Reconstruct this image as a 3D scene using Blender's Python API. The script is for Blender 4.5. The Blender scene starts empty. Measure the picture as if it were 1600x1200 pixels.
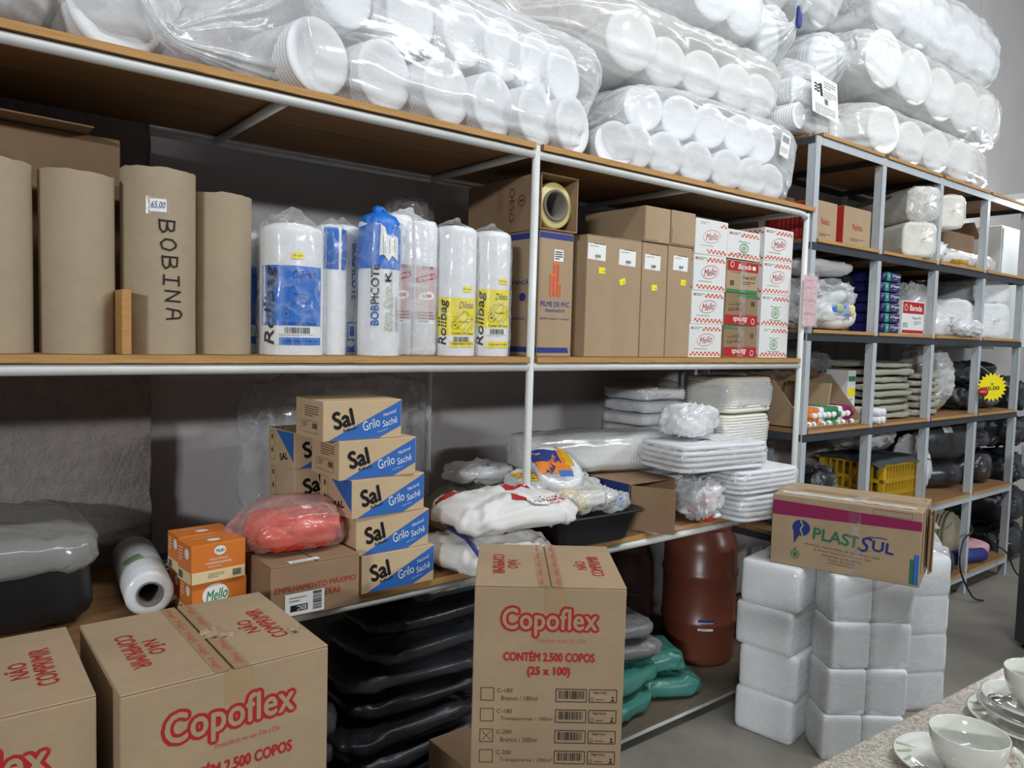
import bpy, bmesh, math, random
from mathutils import Vector, Matrix, noise
C = bpy.context.scene.collection
scene = bpy.context.scene
PI = math.pi

# ------------------------------------------------------------------ camera, light, exposure
cam_data = bpy.data.cameras.new('camera')
cam = bpy.data.objects.new('camera', cam_data); C.objects.link(cam)
cam_data.sensor_width = 36.0
cam_data.lens = 36.0 * 1193.6 / 1600
cam_data.clip_start = 0.02
def cam_axes(yaw, pitch, roll):
    f = Vector((math.sin(yaw)*math.cos(pitch), math.cos(yaw)*math.cos(pitch), -math.sin(pitch)))
    r0 = Vector((math.cos(yaw), -math.sin(yaw), 0)); u0 = r0.cross(f)
    return math.cos(roll)*r0 + math.sin(roll)*u0, -math.sin(roll)*r0 + math.cos(roll)*u0, f
_r, _u, _f = cam_axes(0.6711, 0.0623, 0.0264)
cam.matrix_world = Matrix(((_r.x, _u.x, -_f.x, -1.778), (_r.y, _u.y, -_f.y, -2.134), (_r.z, _u.z, -_f.z, 1.72), (0, 0, 0, 1)))
scene.camera = cam
world = bpy.data.worlds.new('world'); scene.world = world; world.use_nodes = True
world.node_tree.nodes['Background'].inputs[0].default_value = (0.80, 0.88, 1.0, 1)
world.node_tree.nodes['Background'].inputs[1].default_value = 0.055
def area(name, loc, target, sx, sy, power, col=(0.93, 0.97, 1.0)):
    l = bpy.data.lights.new(name, 'AREA'); l.shape = 'RECTANGLE'; l.size = sx; l.size_y = sy
    l.energy = power; l.color = col
    o = bpy.data.objects.new(name, l); C.objects.link(o); o.location = loc
    o.rotation_euler = (Vector(target) - Vector(loc)).to_track_quat('-Z', 'Y').to_euler()
area('shop_front_light', (-13.5, -10.6, 4.9), (-0.5, 0.5, 1.3), 2.4, 0.6, 1000)
area('added_front_fill', (5.6, -11.0, 4.9), (0.8, 0.4, 1.3), 2.6, 0.4, 350)  # unseen fill light, added to brighten the lower bay wall and front faces
area('ceiling_tube_near', (-1.3, -2.3, 5.0), (-1.1, -0.4, 1.2), 2.4, 0.2, 44)
area('ceiling_tube_middle', (1.3, -2.2, 5.0), (0.9, 0.0, 1.2), 2.4, 0.2, 80)
area('ceiling_tube_far', (4.4, -1.9, 5.0), (4.2, 0.0, 1.2), 2.4, 0.2, 50)
scene.view_settings.view_transform = 'Standard'; scene.view_settings.look = 'None'
scene.view_settings.gamma = 1.0; scene.view_settings.use_curve_mapping = False
scene.view_settings.exposure = 0.04
scene.cycles.transparent_max_bounces = 24

# ------------------------------------------------------------------ materials
def s(r, g, b):
    f = lambda c: ((c/255+0.055)/1.055)**2.4 if c > 10 else c/255/12.92
    return (f(r), f(g), f(b), 1)
def mat(name, col, rough=0.6, metal=0.0, spec=0.5, var=0.0, vscale=8.0, stretch=(1, 1, 1), bump=0.0, bscale=60.0, dark=None, coat=0.0):
    """principled material: colour varied by noise towards `dark`, optional bump"""
    m = bpy.data.materials.new(name); m.use_nodes = True
    nt = m.node_tree; b = nt.nodes['Principled BSDF']
    b.inputs['Base Color'].default_value = col; b.inputs['Roughness'].default_value = rough
    b.inputs['Metallic'].default_value = metal; b.inputs['Specular IOR Level'].default_value = spec
    b.inputs['Coat Weight'].default_value = coat
    tc = nt.nodes.new('ShaderNodeTexCoord'); mp = nt.nodes.new('ShaderNodeMapping')
    mp.inputs['Scale'].default_value = stretch
    nt.links.new(tc.outputs['Object'], mp.inputs[0])
    if var > 0:
        n = nt.nodes.new('ShaderNodeTexNoise'); n.inputs['Scale'].default_value = vscale
        n.inputs['Detail'].default_value = 6; n.inputs['Roughness'].default_value = 0.65
        nt.links.new(mp.outputs[0], n.inputs['Vector'])
        r = nt.nodes.new('ShaderNodeValToRGB'); r.color_ramp.elements[0].position = 0.3; r.color_ramp.elements[1].position = 0.7
        d = dark or tuple(c*(1-var) for c in col[:3]) + (1,)
        r.color_ramp.elements[0].color = d; r.color_ramp.elements[1].color = col
        nt.links.new(n.outputs['Fac'], r.inputs[0]); nt.links.new(r.outputs[0], b.inputs['Base Color'])
    if bump > 0:
        n2 = nt.nodes.new('ShaderNodeTexNoise'); n2.inputs['Scale'].default_value = bscale; n2.inputs['Detail'].default_value = 4
        nt.links.new(mp.outputs[0], n2.inputs['Vector'])
        bp = nt.nodes.new('ShaderNodeBump'); bp.inputs['Strength'].default_value = bump; bp.inputs['Distance'].default_value = 0.01
        nt.links.new(n2.outputs['Fac'], bp.inputs['Height']); nt.links.new(bp.outputs[0], b.inputs['Normal'])
    return m
def film(name, tint=(0.95, 0.96, 0.97, 1), base=0.05, edge=0.45, streak=0.22, rough=0.17, sc=7.0, st=(1, 1, 1), bump=0.5):
    """clear plastic film: mostly transparent, milky along creases and at grazing angles, glossy"""
    m = bpy.data.materials.new(name); m.use_nodes = True; nt = m.node_tree
    b = nt.nodes['Principled BSDF']; out = nt.nodes['Material Output']
    b.inputs['Base Color'].default_value = tint; b.inputs['Roughness'].default_value = rough
    b.inputs['Specular IOR Level'].default_value = 0.4
    tc = nt.nodes.new('ShaderNodeTexCoord'); mp = nt.nodes.new('ShaderNodeMapping'); mp.inputs['Scale'].default_value = st
    nt.links.new(tc.outputs['Object'], mp.inputs[0])
    n = nt.nodes.new('ShaderNodeTexNoise'); n.inputs['Scale'].default_value = sc; n.inputs['Detail'].default_value = 7
    n.inputs['Distortion'].default_value = 0.5; nt.links.new(mp.outputs[0], n.inputs['Vector'])
    sub = nt.nodes.new('ShaderNodeMath'); sub.operation = 'SUBTRACT'; sub.inputs[1].default_value = 0.5
    ab = nt.nodes.new('ShaderNodeMath'); ab.operation = 'ABSOLUTE'
    mr = nt.nodes.new('ShaderNodeMapRange'); mr.inputs[1].default_value = 0.0; mr.inputs[2].default_value = 0.055
    mr.inputs[3].default_value = 1.0; mr.inputs[4].default_value = 0.0
    nt.links.new(n.outputs['Fac'], sub.inputs[0]); nt.links.new(sub.outputs[0], ab.inputs[0]); nt.links.new(ab.outputs[0], mr.inputs[0])
    lw = nt.nodes.new('ShaderNodeLayerWeight'); lw.inputs[0].default_value = 0.35
    p = nt.nodes.new('ShaderNodeMath'); p.operation = 'POWER'; p.inputs[1].default_value = 1.6
    nt.links.new(lw.outputs['Facing'], p.inputs[0])
    m1 = nt.nodes.new('ShaderNodeMath'); m1.operation = 'MULTIPLY_ADD'; m1.inputs[1].default_value = edge; m1.inputs[2].default_value = base
    nt.links.new(p.outputs[0], m1.inputs[0])
    m2 = nt.nodes.new('ShaderNodeMath'); m2.operation = 'MULTIPLY_ADD'; m2.inputs[1].default_value = streak; m2.use_clamp = True
    nt.links.new(mr.outputs[0], m2.inputs[0]); nt.links.new(m1.outputs[0], m2.inputs[2])
    bp = nt.nodes.new('ShaderNodeBump'); bp.inputs['Strength'].default_value = bump; bp.inputs['Distance'].default_value = 0.008
    nt.links.new(n.outputs['Fac'], bp.inputs['Height']); nt.links.new(bp.outputs[0], b.inputs['Normal'])
    gl = nt.nodes.new('ShaderNodeBsdfGlossy'); gl.inputs['Roughness'].default_value = rough
    nt.links.new(bp.outputs[0], gl.inputs['Normal'])
    tr = nt.nodes.new('ShaderNodeBsdfTransparent'); mx = nt.nodes.new('ShaderNodeMixShader')
    nt.links.new(m2.outputs[0], mx.inputs[0]); nt.links.new(tr.outputs[0], mx.inputs[1]); nt.links.new(b.outputs[0], mx.inputs[2])
    mx2 = nt.nodes.new('ShaderNodeMixShader'); fr = nt.nodes.new('ShaderNodeMath'); fr.operation = 'POWER'; fr.inputs[1].default_value = 4.0
    l2 = nt.nodes.new('ShaderNodeLayerWeight'); l2.inputs[0].default_value = 0.5; nt.links.new(bp.outputs[0], l2.inputs['Normal'])
    nt.links.new(l2.outputs['Facing'], fr.inputs[0])
    f2 = nt.nodes.new('ShaderNodeMath'); f2.operation = 'MULTIPLY_ADD'; f2.inputs[1].default_value = 0.35; f2.inputs[2].default_value = 0.035
    nt.links.new(fr.outputs[0], f2.inputs[0]); nt.links.new(f2.outputs[0], mx2.inputs[0]); nt.links.new(mx.outputs[0], mx2.inputs[1]); nt.links.new(gl.outputs[0], mx2.inputs[2])
    nt.links.new(mx2.outputs[0], out.inputs['Surface'])
    return m
M = {}
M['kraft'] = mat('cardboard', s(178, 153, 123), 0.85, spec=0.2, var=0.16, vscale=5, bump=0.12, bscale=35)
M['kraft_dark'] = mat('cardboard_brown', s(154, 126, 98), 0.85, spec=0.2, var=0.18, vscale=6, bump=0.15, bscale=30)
M['kraft_paper'] = mat('kraft_wrapping_paper', s(172, 155, 130), 0.8, spec=0.25, var=0.1, vscale=7, bump=0.25, bscale=22)
M['kraft_light'] = mat('pale_cardboard', s(204, 178, 142), 0.8, spec=0.2, var=0.1, vscale=6, bump=0.1, bscale=35)
M['kraft_edge'] = mat('cardboard_edge', s(150, 120, 88), 0.9, spec=0.1, var=0.3, vscale=60)
M['dark_gap'] = mat('shadow_gap_paper', s(60, 46, 34), 0.9, spec=0.1)
M['tape'] = mat('packing_tape', s(176, 146, 110), 0.22, spec=0.6, var=0.1, vscale=20)
M['foam'] = mat('white_foam', s(238, 240, 242), 0.55, spec=0.3, bump=0.1, bscale=150)
M['foam_cream'] = mat('cream_foam', s(232, 230, 218), 0.6, spec=0.3, bump=0.1, bscale=150)
M['white_paint'] = mat('white_enamel_paint', s(222, 224, 220), 0.35, spec=0.5, var=0.12, vscale=14, bump=0.08, bscale=40)
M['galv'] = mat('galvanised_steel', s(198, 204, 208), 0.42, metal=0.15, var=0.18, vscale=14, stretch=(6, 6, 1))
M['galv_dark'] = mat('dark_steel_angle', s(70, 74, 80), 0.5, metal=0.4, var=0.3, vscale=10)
M['ply'] = mat('plywood_face', s(150, 112, 74), 0.7, spec=0.25, var=0.35, vscale=5, stretch=(0.6, 7, 7), bump=0.1, bscale=20)
M['ply_edge'] = mat('plywood_edge', s(196, 150, 92), 0.7, spec=0.25, var=0.3, vscale=9, stretch=(0.7, 4, 14), bump=0.2, bscale=30)
M['worn_board'] = mat('worn_grey_board', s(112, 102, 88), 0.75, spec=0.2, var=0.3, vscale=6, stretch=(0.6, 6, 6))
M['wall'] = mat('plastered_wall', s(190, 185, 184), 0.85, spec=0.15, var=0.1, vscale=2.0, bump=0.15, bscale=40)
M['wall_light'] = mat('pale_painted_wall', s(190, 191, 194), 0.8, spec=0.2, var=0.06, vscale=1.5)
M['rough_concrete'] = mat('rough_concrete_pillar', s(150, 141, 136), 0.95, spec=0.1, var=0.22, vscale=26, bump=0.7, bscale=90)
M['floor'] = mat('worn_concrete_floor', s(150, 144, 134), 0.55, spec=0.35, var=0.3, vscale=3.0, bump=0.06, bscale=30)
M['white'] = mat('white_plastic_sheet', s(232, 233, 235), 0.45, spec=0.4, bump=0.25, bscale=18)
M['paper_white'] = mat('white_paper', s(236, 236, 232), 0.6, spec=0.3)
M['white_card'] = mat('white_printed_board', s(226, 226, 224), 0.6, spec=0.3, var=0.04, vscale=6)
M['red'] = mat('red_ink', s(176, 44, 42), 0.7, spec=0.2)
M['red_soft'] = mat('faded_red_ink', s(196, 96, 84), 0.8, spec=0.2)
M['orange_ink'] = mat('orange_ink', s(214, 92, 52), 0.7, spec=0.2)
M['black_ink'] = mat('black_ink', s(24, 22, 24), 0.6, spec=0.3)
M['brown_ink'] = mat('brown_ink', s(92, 58, 44), 0.8, spec=0.2)
M['marker'] = mat('marker_ink', s(48, 36, 30), 0.7, spec=0.2)
M['grey_ink'] = mat('grey_ink', s(110, 110, 116), 0.7, spec=0.2)
M['blue_ink'] = mat('navy_ink', s(52, 62, 130), 0.6, spec=0.3)
M['blue'] = mat('blue_print', s(24, 112, 206), 0.4, spec=0.5)
M['salt_blue'] = mat('salt_carton_blue', s(48, 104, 182), 0.55, spec=0.4)
M['yellow'] = mat('yellow_print', s(244, 226, 22), 0.4, spec=0.5)
M['yellow_tag'] = mat('yellow_price_sticker', s(250, 232, 20), 0.5, spec=0.4)
M['green_ink'] = mat('green_ink', s(52, 130, 84), 0.6, spec=0.3)
M['magenta'] = mat('magenta_band', s(140, 38, 82), 0.7, spec=0.2)
M['plast_blue'] = mat('logo_blue', s(44, 58, 118), 0.7, spec=0.2)
M['plast_green'] = mat('logo_green', s(56, 112, 84), 0.7, spec=0.2)
M['orange'] = mat('orange_carton', s(218, 122, 44), 0.5, spec=0.4)
M['cream'] = mat('cream_carton', s(226, 206, 160), 0.55, spec=0.3)
M['black_plastic'] = mat('black_plastic', s(22, 23, 25), 0.4, spec=0.5)
M['black_bag'] = mat('black_polythene', s(40, 42, 46), 0.34, spec=0.5, bump=0.5, bscale=14)
M['charcoal_bag'] = mat('charcoal_polythene', s(70, 73, 78), 0.36, spec=0.5, bump=0.5, bscale=14)
M['grey_bag'] = mat('grey_polythene', s(120, 118, 120), 0.35, spec=0.5, bump=0.5, bscale=16)
M['olive_bag'] = mat('pale_olive_grey_polythene', s(160, 158, 142), 0.38, spec=0.5, bump=0.4, bscale=16)
M['green_bag'] = mat('green_polythene', s(66, 128, 116), 0.32, spec=0.5, bump=0.5, bscale=14)
M['napkin'] = mat('white_napkin_paper', s(230, 231, 234), 0.7, spec=0.2, var=0.05, vscale=3, stretch=(1, 1, 30), bump=0.3, bscale=20)
M['sack'] = mat('woven_white_sack', s(224, 222, 218), 0.6, spec=0.3, bump=0.35, bscale=16)
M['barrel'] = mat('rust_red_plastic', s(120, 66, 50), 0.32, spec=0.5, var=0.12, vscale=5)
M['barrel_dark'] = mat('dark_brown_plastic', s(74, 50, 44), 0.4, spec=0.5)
M['orange_bag'] = mat('red_orange_packets', s(232, 84, 56), 0.35, spec=0.5, var=0.35, vscale=14, dark=s(206, 44, 40), bump=0.4, bscale=12)
M['core'] = mat('cardboard_core', s(120, 112, 104), 0.8, spec=0.2)
M['tape_yellow'] = mat('pale_yellow_film_roll', s(232, 216, 148), 0.35, spec=0.5)
M['pink'] = mat('pink_paper_tag', s(226, 172, 178), 0.7, spec=0.2)
M['crate_yellow'] = mat('yellow_crate_plastic', s(200, 160, 30), 0.45, spec=0.4)
M['cloth_dark'] = mat('dark_grey_felt', s(72, 80, 82), 0.9, spec=0.1, bump=0.3, bscale=60)
M['navy_pack'] = mat('navy_glossy_pack', s(34, 36, 96), 0.25, spec=0.6)
M['teal_print'] = mat('teal_print', s(40, 150, 116), 0.4, spec=0.5)
M['porcelain'] = mat('cream_porcelain', s(222, 223, 214), 0.12, spec=0.6, coat=0.4)
M['leaf_print'] = mat('green_leaf_decal', s(166, 186, 140), 0.2, spec=0.5)
M['steel'] = mat('polished_steel', s(200, 198, 190), 0.18, metal=1.0)
M['machine'] = mat('machine_grey', s(84, 88, 90), 0.5, spec=0.4, var=0.2, vscale=6)
M['motor'] = mat('worn_cream_motor_housing', s(176, 166, 140), 0.55, spec=0.4, var=0.3, vscale=9)
M['panel_white'] = mat('white_laminate', s(206, 210, 208), 0.5, spec=0.4)
M['red_candy'] = mat('red_candy_wrapper', s(206, 48, 44), 0.35, spec=0.5)
M['film'] = film('clear_film', base=0.24, edge=0.5, streak=0.16, st=(0.45, 1.5, 1.5), rough=0.12)
M['film_milky'] = film('milky_film', base=0.38, edge=0.5, streak=0.16, st=(0.6, 1.5, 1.5))
M['film_thin'] = film('thin_clear_film', base=0.03, edge=0.35, streak=0.14, sc=11)
M['film_cream'] = film('yellowed_clear_film', tint=(0.92, 0.91, 0.86, 1), base=0.3, edge=0.5, streak=0.14, st=(0.45, 1.5, 1.5))
M['film_red'] = film('red_tinted_film', tint=(0.9, 0.5, 0.44, 1), base=0.2, edge=0.55, streak=0.10, sc=11, st=(0.6, 1.5, 1.5))
M['film_cover'] = film('grey_sheet_film', tint=(0.40, 0.40, 0.37, 1), base=0.6, edge=0.3, streak=0.05, sc=5)
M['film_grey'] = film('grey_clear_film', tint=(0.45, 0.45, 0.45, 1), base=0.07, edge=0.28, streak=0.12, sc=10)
M['film_dark'] = film('dark_film', tint=(0.12, 0.125, 0.13, 1), base=0.08, edge=0.25, streak=0.1, sc=10)
M['film_lids'] = film('crinkled_clear_film', tint=(0.75, 0.75, 0.76, 1), base=0.09, edge=0.4, streak=0.26, sc=5, rough=0.1, bump=0.9)
M['film_cloudy'] = film('cloudy_white_film', base=0.5, edge=0.45, streak=0.07, sc=9, st=(0.6, 1.4, 1.4))
lamp_m = bpy.data.materials.new('lit_fluorescent_tube'); lamp_m.use_nodes = True
_b = lamp_m.node_tree.nodes['Principled BSDF']; _b.inputs['Emission Color'].default_value = (0.95, 0.98, 1, 1); _b.inputs['Emission Strength'].default_value = 30
M['lamp'] = lamp_m
def granite():
    m = mat('speckled_granite', s(168, 158, 142), 0.2, spec=0.5)
    nt = m.node_tree; b = nt.nodes['Principled BSDF']; tc = nt.nodes.new('ShaderNodeTexCoord')
    v = nt.nodes.new('ShaderNodeTexVoronoi'); v.inputs['Scale'].default_value = 330; nt.links.new(tc.outputs['Object'], v.inputs['Vector'])
    n = nt.nodes.new('ShaderNodeTexNoise'); n.inputs['Scale'].default_value = 110; n.inputs['Detail'].default_value = 6; nt.links.new(tc.outputs['Object'], n.inputs['Vector'])
    r = nt.nodes.new('ShaderNodeValToRGB'); e = r.color_ramp.elements
    e[0].position = 0.0; e[0].color = s(84, 74, 68); e[1].position = 1.0; e[1].color = s(218, 212, 200)
    x = r.color_ramp.elements.new(0.35); x.color = s(160, 148, 132); x = r.color_ramp.elements.new(0.6); x.color = s(194, 186, 172)
    mx = nt.nodes.new('ShaderNodeMix'); mx.inputs[0].default_value = 0.5
    sp = nt.nodes.new('ShaderNodeSeparateColor'); nt.links.new(v.outputs['Color'], sp.inputs[0])
    nt.links.new(sp.outputs[0], mx.inputs[2]); nt.links.new(n.outputs['Fac'], mx.inputs[3])
    nt.links.new(mx.outputs[0], r.inputs[0]); nt.links.new(r.outputs[0], b.inputs['Base Color'])
    return m
M['granite'] = granite()

# ------------------------------------------------------------------ mesh helpers
def frame(o, x, y, z):
    return Matrix(((x[0], y[0], z[0], o[0]), (x[1], y[1], z[1], o[1]), (x[2], y[2], z[2], o[2]), (0, 0, 0, 1)))
def axis_frame(p0, p1, up=(0, 0, 1)):
    """z of the frame runs p0 -> p1"""
    z = (Vector(p1)-Vector(p0)).normalized(); up = Vector(up)
    if abs(z.dot(up)) > 0.98: up = Vector((0, 1, 0))
    x = up.cross(z).normalized(); y = z.cross(x)
    return frame(p0, x, y, z)
def FM(k, w, d, h):
    """frame on a face of a carton standing on its base centre: x right, y up, z out"""
    if k == 'F': return frame((0, -d/2, h/2), (1, 0, 0), (0, 0, 1), (0, -1, 0))
    if k == 'L': return frame((-w/2, 0, h/2), (0, -1, 0), (0, 0, 1), (-1, 0, 0))
    if k == 'R': return frame((w/2, 0, h/2), (0, 1, 0), (0, 0, 1), (1, 0, 0))
    return frame((0, 0, h), (1, 0, 0), (0, 1, 0), (0, 0, 1))
def at(Mx, x, y, rot=0, z=0.0):
    return Mx @ Matrix.Translation((x, y, z)) @ Matrix.Rotation(rot, 4, 'Z')
_tc = {}
def text_mesh(body, bold=0.0, shear=0.0, space=1.0):
    k = (body, bold, shear, space)
    if k not in _tc:
        cu = bpy.data.curves.new('lettering', 'FONT'); cu.body = body; cu.size = 1; cu.offset = bold; cu.shear = shear
        cu.space_character = space; cu.resolution_u = 3; cu.align_x = 'CENTER'; cu.space_line = 0.85
        ob = bpy.data.objects.new('lettering', cu)
        me = bpy.data.meshes.new_from_object(ob)
        v = [tuple(p.co[:2]) for p in me.vertices]; f = [tuple(p.vertices) for p in me.polygons]
        bpy.data.objects.remove(ob); bpy.data.curves.remove(cu); bpy.data.meshes.remove(me)
        _tc[k] = (v, f)
    return _tc[k]
class MB:
    def __init__(self): self.v = []; self.f = []; self.mi = []; self.sm = []; self.mats = []
    def idx(self, m):
        m = M[m] if isinstance(m, str) else m
        if m not in self.mats: self.mats.append(m)
        return self.mats.index(m)
    def add(self, vs, fs, m, smooth=False, X=None):
        o = len(self.v); k = self.idx(m)
        self.v += [tuple(X @ Vector(p)) if X is not None else tuple(p) for p in vs]
        for q in fs: self.f.append([i+o for i in q]); self.mi.append(k); self.sm.append(smooth)
    def box(self, c, d, m, X=None, bev=0.0, seg=2, jit=0.0):
        bm = bmesh.new(); bmesh.ops.create_cube(bm, size=1)
        for v in bm.verts:
            v.co = Vector((v.co.x*d[0], v.co.y*d[1], v.co.z*d[2]))
            if jit: v.co += Vector((random.uniform(-jit, jit), random.uniform(-jit, jit), 0))
        if bev: bmesh.ops.bevel(bm, geom=bm.edges[:], offset=bev, segments=seg, affect='EDGES', profile=0.5)
        bm.verts.index_update()
        self.add([v.co + Vector(c) for v in bm.verts], [[v.index for v in f.verts] for f in bm.faces], m, False, X); bm.free()
    def grid(self, fn, nu, nv, m, cu=False, X=None, smooth=True):
        vs = [fn(i/(nu if cu else nu-1), j/(nv-1)) for j in range(nv) for i in range(nu)]
        fs = [[j*nu+i, j*nu+(i+1) % nu, (j+1)*nu+(i+1) % nu, (j+1)*nu+i] for j in range(nv-1) for i in range(nu if cu else nu-1)]
        self.add(vs, fs, m, smooth, X)
    def lathe(self, prof, n, m, X=None, smooth=True, rx=1.0, ry=1.0):
        vs = []; fs = []
        for (r, z) in prof:
            for i in range(n):
                a = 2*PI*i/n; vs.append((r*rx*math.cos(a), r*ry*math.sin(a), z))
        for j in range(len(prof)-1):
            for i in range(n): fs.append([j*n+i, j*n+(i+1) % n, (j+1)*n+(i+1) % n, (j+1)*n+i])
        self.add(vs, fs, m, smooth, X)
    def cyl(self, p0, p1, r, m, n=16, X=None, r2=None):
        L = (Vector(p1)-Vector(p0)).length; r2 = r if r2 is None else r2
        A = axis_frame(p0, p1); A = X @ A if X is not None else A
        self.lathe([(0.0001, 0), (r*0.92, 0), (r, min(r*0.08, L*0.2)), (r2, L-min(r*0.08, L*0.2)), (r2*0.92, L), (0.0001, L)], n, m, A)
    def tube(self, pts, r, m, n=8, X=None):
        pts = [Vector(p) for p in pts]; vs = []; fs = []
        for k, p in enumerate(pts):
            t = (pts[min(k+1, len(pts)-1)]-pts[max(k-1, 0)]).normalized()
            a = Vector((0, 0, 1)) if abs(t.z) < 0.9 else Vector((1, 0, 0))
            x = a.cross(t).normalized(); y = t.cross(x)
            rr = r[k] if isinstance(r, (list, tuple)) else r
            for i in range(n): vs.append(p + x*rr*math.cos(2*PI*i/n) + y*rr*math.sin(2*PI*i/n))
        for k in range(len(pts)-1):
            for i in range(n): fs.append([k*n+i, k*n+(i+1) % n, (k+1)*n+(i+1) % n, (k+1)*n+i])
        fs.append(list(range(n))[::-1]); fs.append([(len(pts)-1)*n+i for i in range(n)])
        self.add(vs, fs, m, True, X)
    def quad(self, Mx, x, y, w, h, m, rot=0, z=0.0006):
        self.add([(-w/2, -h/2, z), (w/2, -h/2, z), (w/2, h/2, z), (-w/2, h/2, z)], [[0, 1, 2, 3]], m, False, at(Mx, x, y, rot))
    def poly(self, Mx, pts, m, z=0.0006):
        self.add([(p[0], p[1], z) for p in pts], [list(range(len(pts)))], m, False, Mx)
    def ring(self, Mx, x, y, rx, ry, t, m, n=28, rot=0, z=0.0008):
        vs = [((rx-k*t)*math.cos(2*PI*i/n), (ry-k*t)*math.sin(2*PI*i/n), z) for k in (0, 1) for i in range(n)]
        self.add(vs, [[i, (i+1) % n, n+(i+1) % n, n+i] for i in range(n)], m, False, at(Mx, x, y, rot))
    def disc(self, Mx, x, y, rx, ry, m, n=24, rot=0, z=0.0007):
        self.add([(rx*math.cos(2*PI*i/n), ry*math.sin(2*PI*i/n), z) for i in range(n)], [list(range(n))], m, False, at(Mx, x, y, rot))
    def frame_rect(self, Mx, x, y, w, h, t, m, z=0.0006):
        for dx, dy, a, b in ((0, h/2, w, t), (0, -h/2, w, t), (-w/2, 0, t, h), (w/2, 0, t, h)): self.quad(Mx, x+dx, y+dy, a, b, m, 0, z)
    def text(self, Mx, x, y, body, m, w=None, h=None, rot=0, bold=0.0, shear=0.0, space=1.0, z=0.0009):
        """lettering fitted into w x h; bold > 0 thickens the strokes by that share of the height"""
        v, f = text_mesh(body, 0.0, shear, space)
        x0 = min(p[0] for p in v); x1 = max(p[0] for p in v); y0 = min(p[1] for p in v); y1 = max(p[1] for p in v)
        sx = w/(x1-x0) if w else None; sy = h/(y1-y0) if h else None
        sx = sx or sy; sy = sy or sx; A = at(Mx, x, y, rot); r = max(0.0, bold)*sy
        n = 0 if r <= 0 else (4 if bold < 0.04 else 12)
        for k in range(n+1):
            dx, dy = (0, 0) if k == 0 else (r*math.cos(2*PI*k/n), r*math.sin(2*PI*k/n))
            self.add([((p[0]-(x0+x1)/2)*sx+dx, (p[1]-(y0+y1)/2)*sy+dy, z+0.00001*k) for p in v], f, m, False, A)
    def stroke(self, Mx, pts, t, m, z=0.0009):
        """hand-drawn line of thickness t through pts, as flat quads"""
        for a, b in zip(pts, pts[1:]):
            dx, dy = b[0]-a[0], b[1]-a[1]; L = math.hypot(dx, dy) or 1e-6
            self.quad(Mx, (a[0]+b[0])/2, (a[1]+b[1])/2, L+t*0.6, t, m, math.atan2(dy, dx), z)
    def barcode(self, Mx, x, y, w, h, m='black_ink', seed=1, rot=0, z=0.0009):
        r = random.Random(seed); p = -w/2; A = at(Mx, x, y, rot)
        while p < w/2:
            b = r.choice((1, 1, 2, 3))*w/70; self.quad(A, p+b/2, 0, b, h, m, 0, z); p += b + r.choice((1, 2, 2))*w/70
    def lines(self, Mx, x, y, w, h, n, m, seed=1, rot=0, z=0.0009, t=0.35):
        """rows of tiny unreadable print"""
        r = random.Random(seed); A = at(Mx, x, y, rot); st = h/n
        for k in range(n):
            p = -w/2; e = w/2*(1 if k < n-1 else 0.2)
            while p < e:
                b = r.uniform(0.03, 0.12)*w; b = min(b, e-p)
                self.quad(A, p+b/2, h/2-(k+0.5)*st, b, st*t, m, 0, z); p += b + 0.02*w
    def checker(self, Mx, x, y, w, h, n, m):
        c = w/n
        for i in range(n):
            self.quad(Mx, x-w/2+(i+0.5)*c, y+(h/4 if i % 2 else -h/4), c, h/2, m)
    def blob(self, c, d, m, e1=0.5, e2=0.45, nu=40, nv=20, amp=0.06, freq=5.0, fine=0.0, seed=0, X=None, floor=True, sag=0.0):
        """soft cushion: superellipsoid of full size d, wrinkled by noise; base centre c when floor"""
        sp = lambda t, e: math.copysign(abs(t)**e, t); off = Vector((seed*7.31, seed*3.17, seed*1.9)); mn = min(d)
        def fn(u, v):
            a = u*2*PI; b = (v-0.5)*PI*0.998
            x = sp(math.cos(b), e1)*sp(math.cos(a), e2); y = sp(math.cos(b), e1)*sp(math.sin(a), e2); z = sp(math.sin(b), e1)
            p = Vector((x*d[0]/2, y*d[1]/2, z*d[2]/2)); nrm = Vector((x/d[0], y/d[1], z/d[2])).normalized()
            q = p*freq + off
            dsp = amp*mn*(noise.noise(q) + 0.5*noise.noise(q*2.3))
            if fine: dsp += fine*mn*((1-abs(noise.noise(q*2.7)))**3 - 0.45 + 0.4*noise.noise(q*6.1))
            p = p + nrm*dsp
            if sag: p.z -= sag*((x*x+y*y))
            return p
        pts = [fn(i/nu, j/(nv-1)) for j in range(nv) for i in range(nu)]; sc = []
        for q in range(3):
            lo_, hi_ = min(t[q] for t in pts), max(t[q] for t in pts); sc.append((d[q]/(hi_-lo_), (hi_+lo_)/2))
        vs = [(Vector(((t[0]-sc[0][1])*sc[0][0], (t[1]-sc[1][1])*sc[1][0], (t[2]-sc[2][1])*sc[2][0] + (d[2]/2 if floor else 0))) + Vector(c)) for t in pts]
        if floor: vs = [Vector((t.x, t.y, c[2] + max(0.0, (t.z-c[2]-0.03*d[2])/0.97))) for t in vs]
        fs = [[j*nu+i, j*nu+(i+1) % nu, (j+1)*nu+(i+1) % nu, (j+1)*nu+i] for j in range(nv-1) for i in range(nu)]
        self.add(vs, fs, m, True, X)
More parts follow.
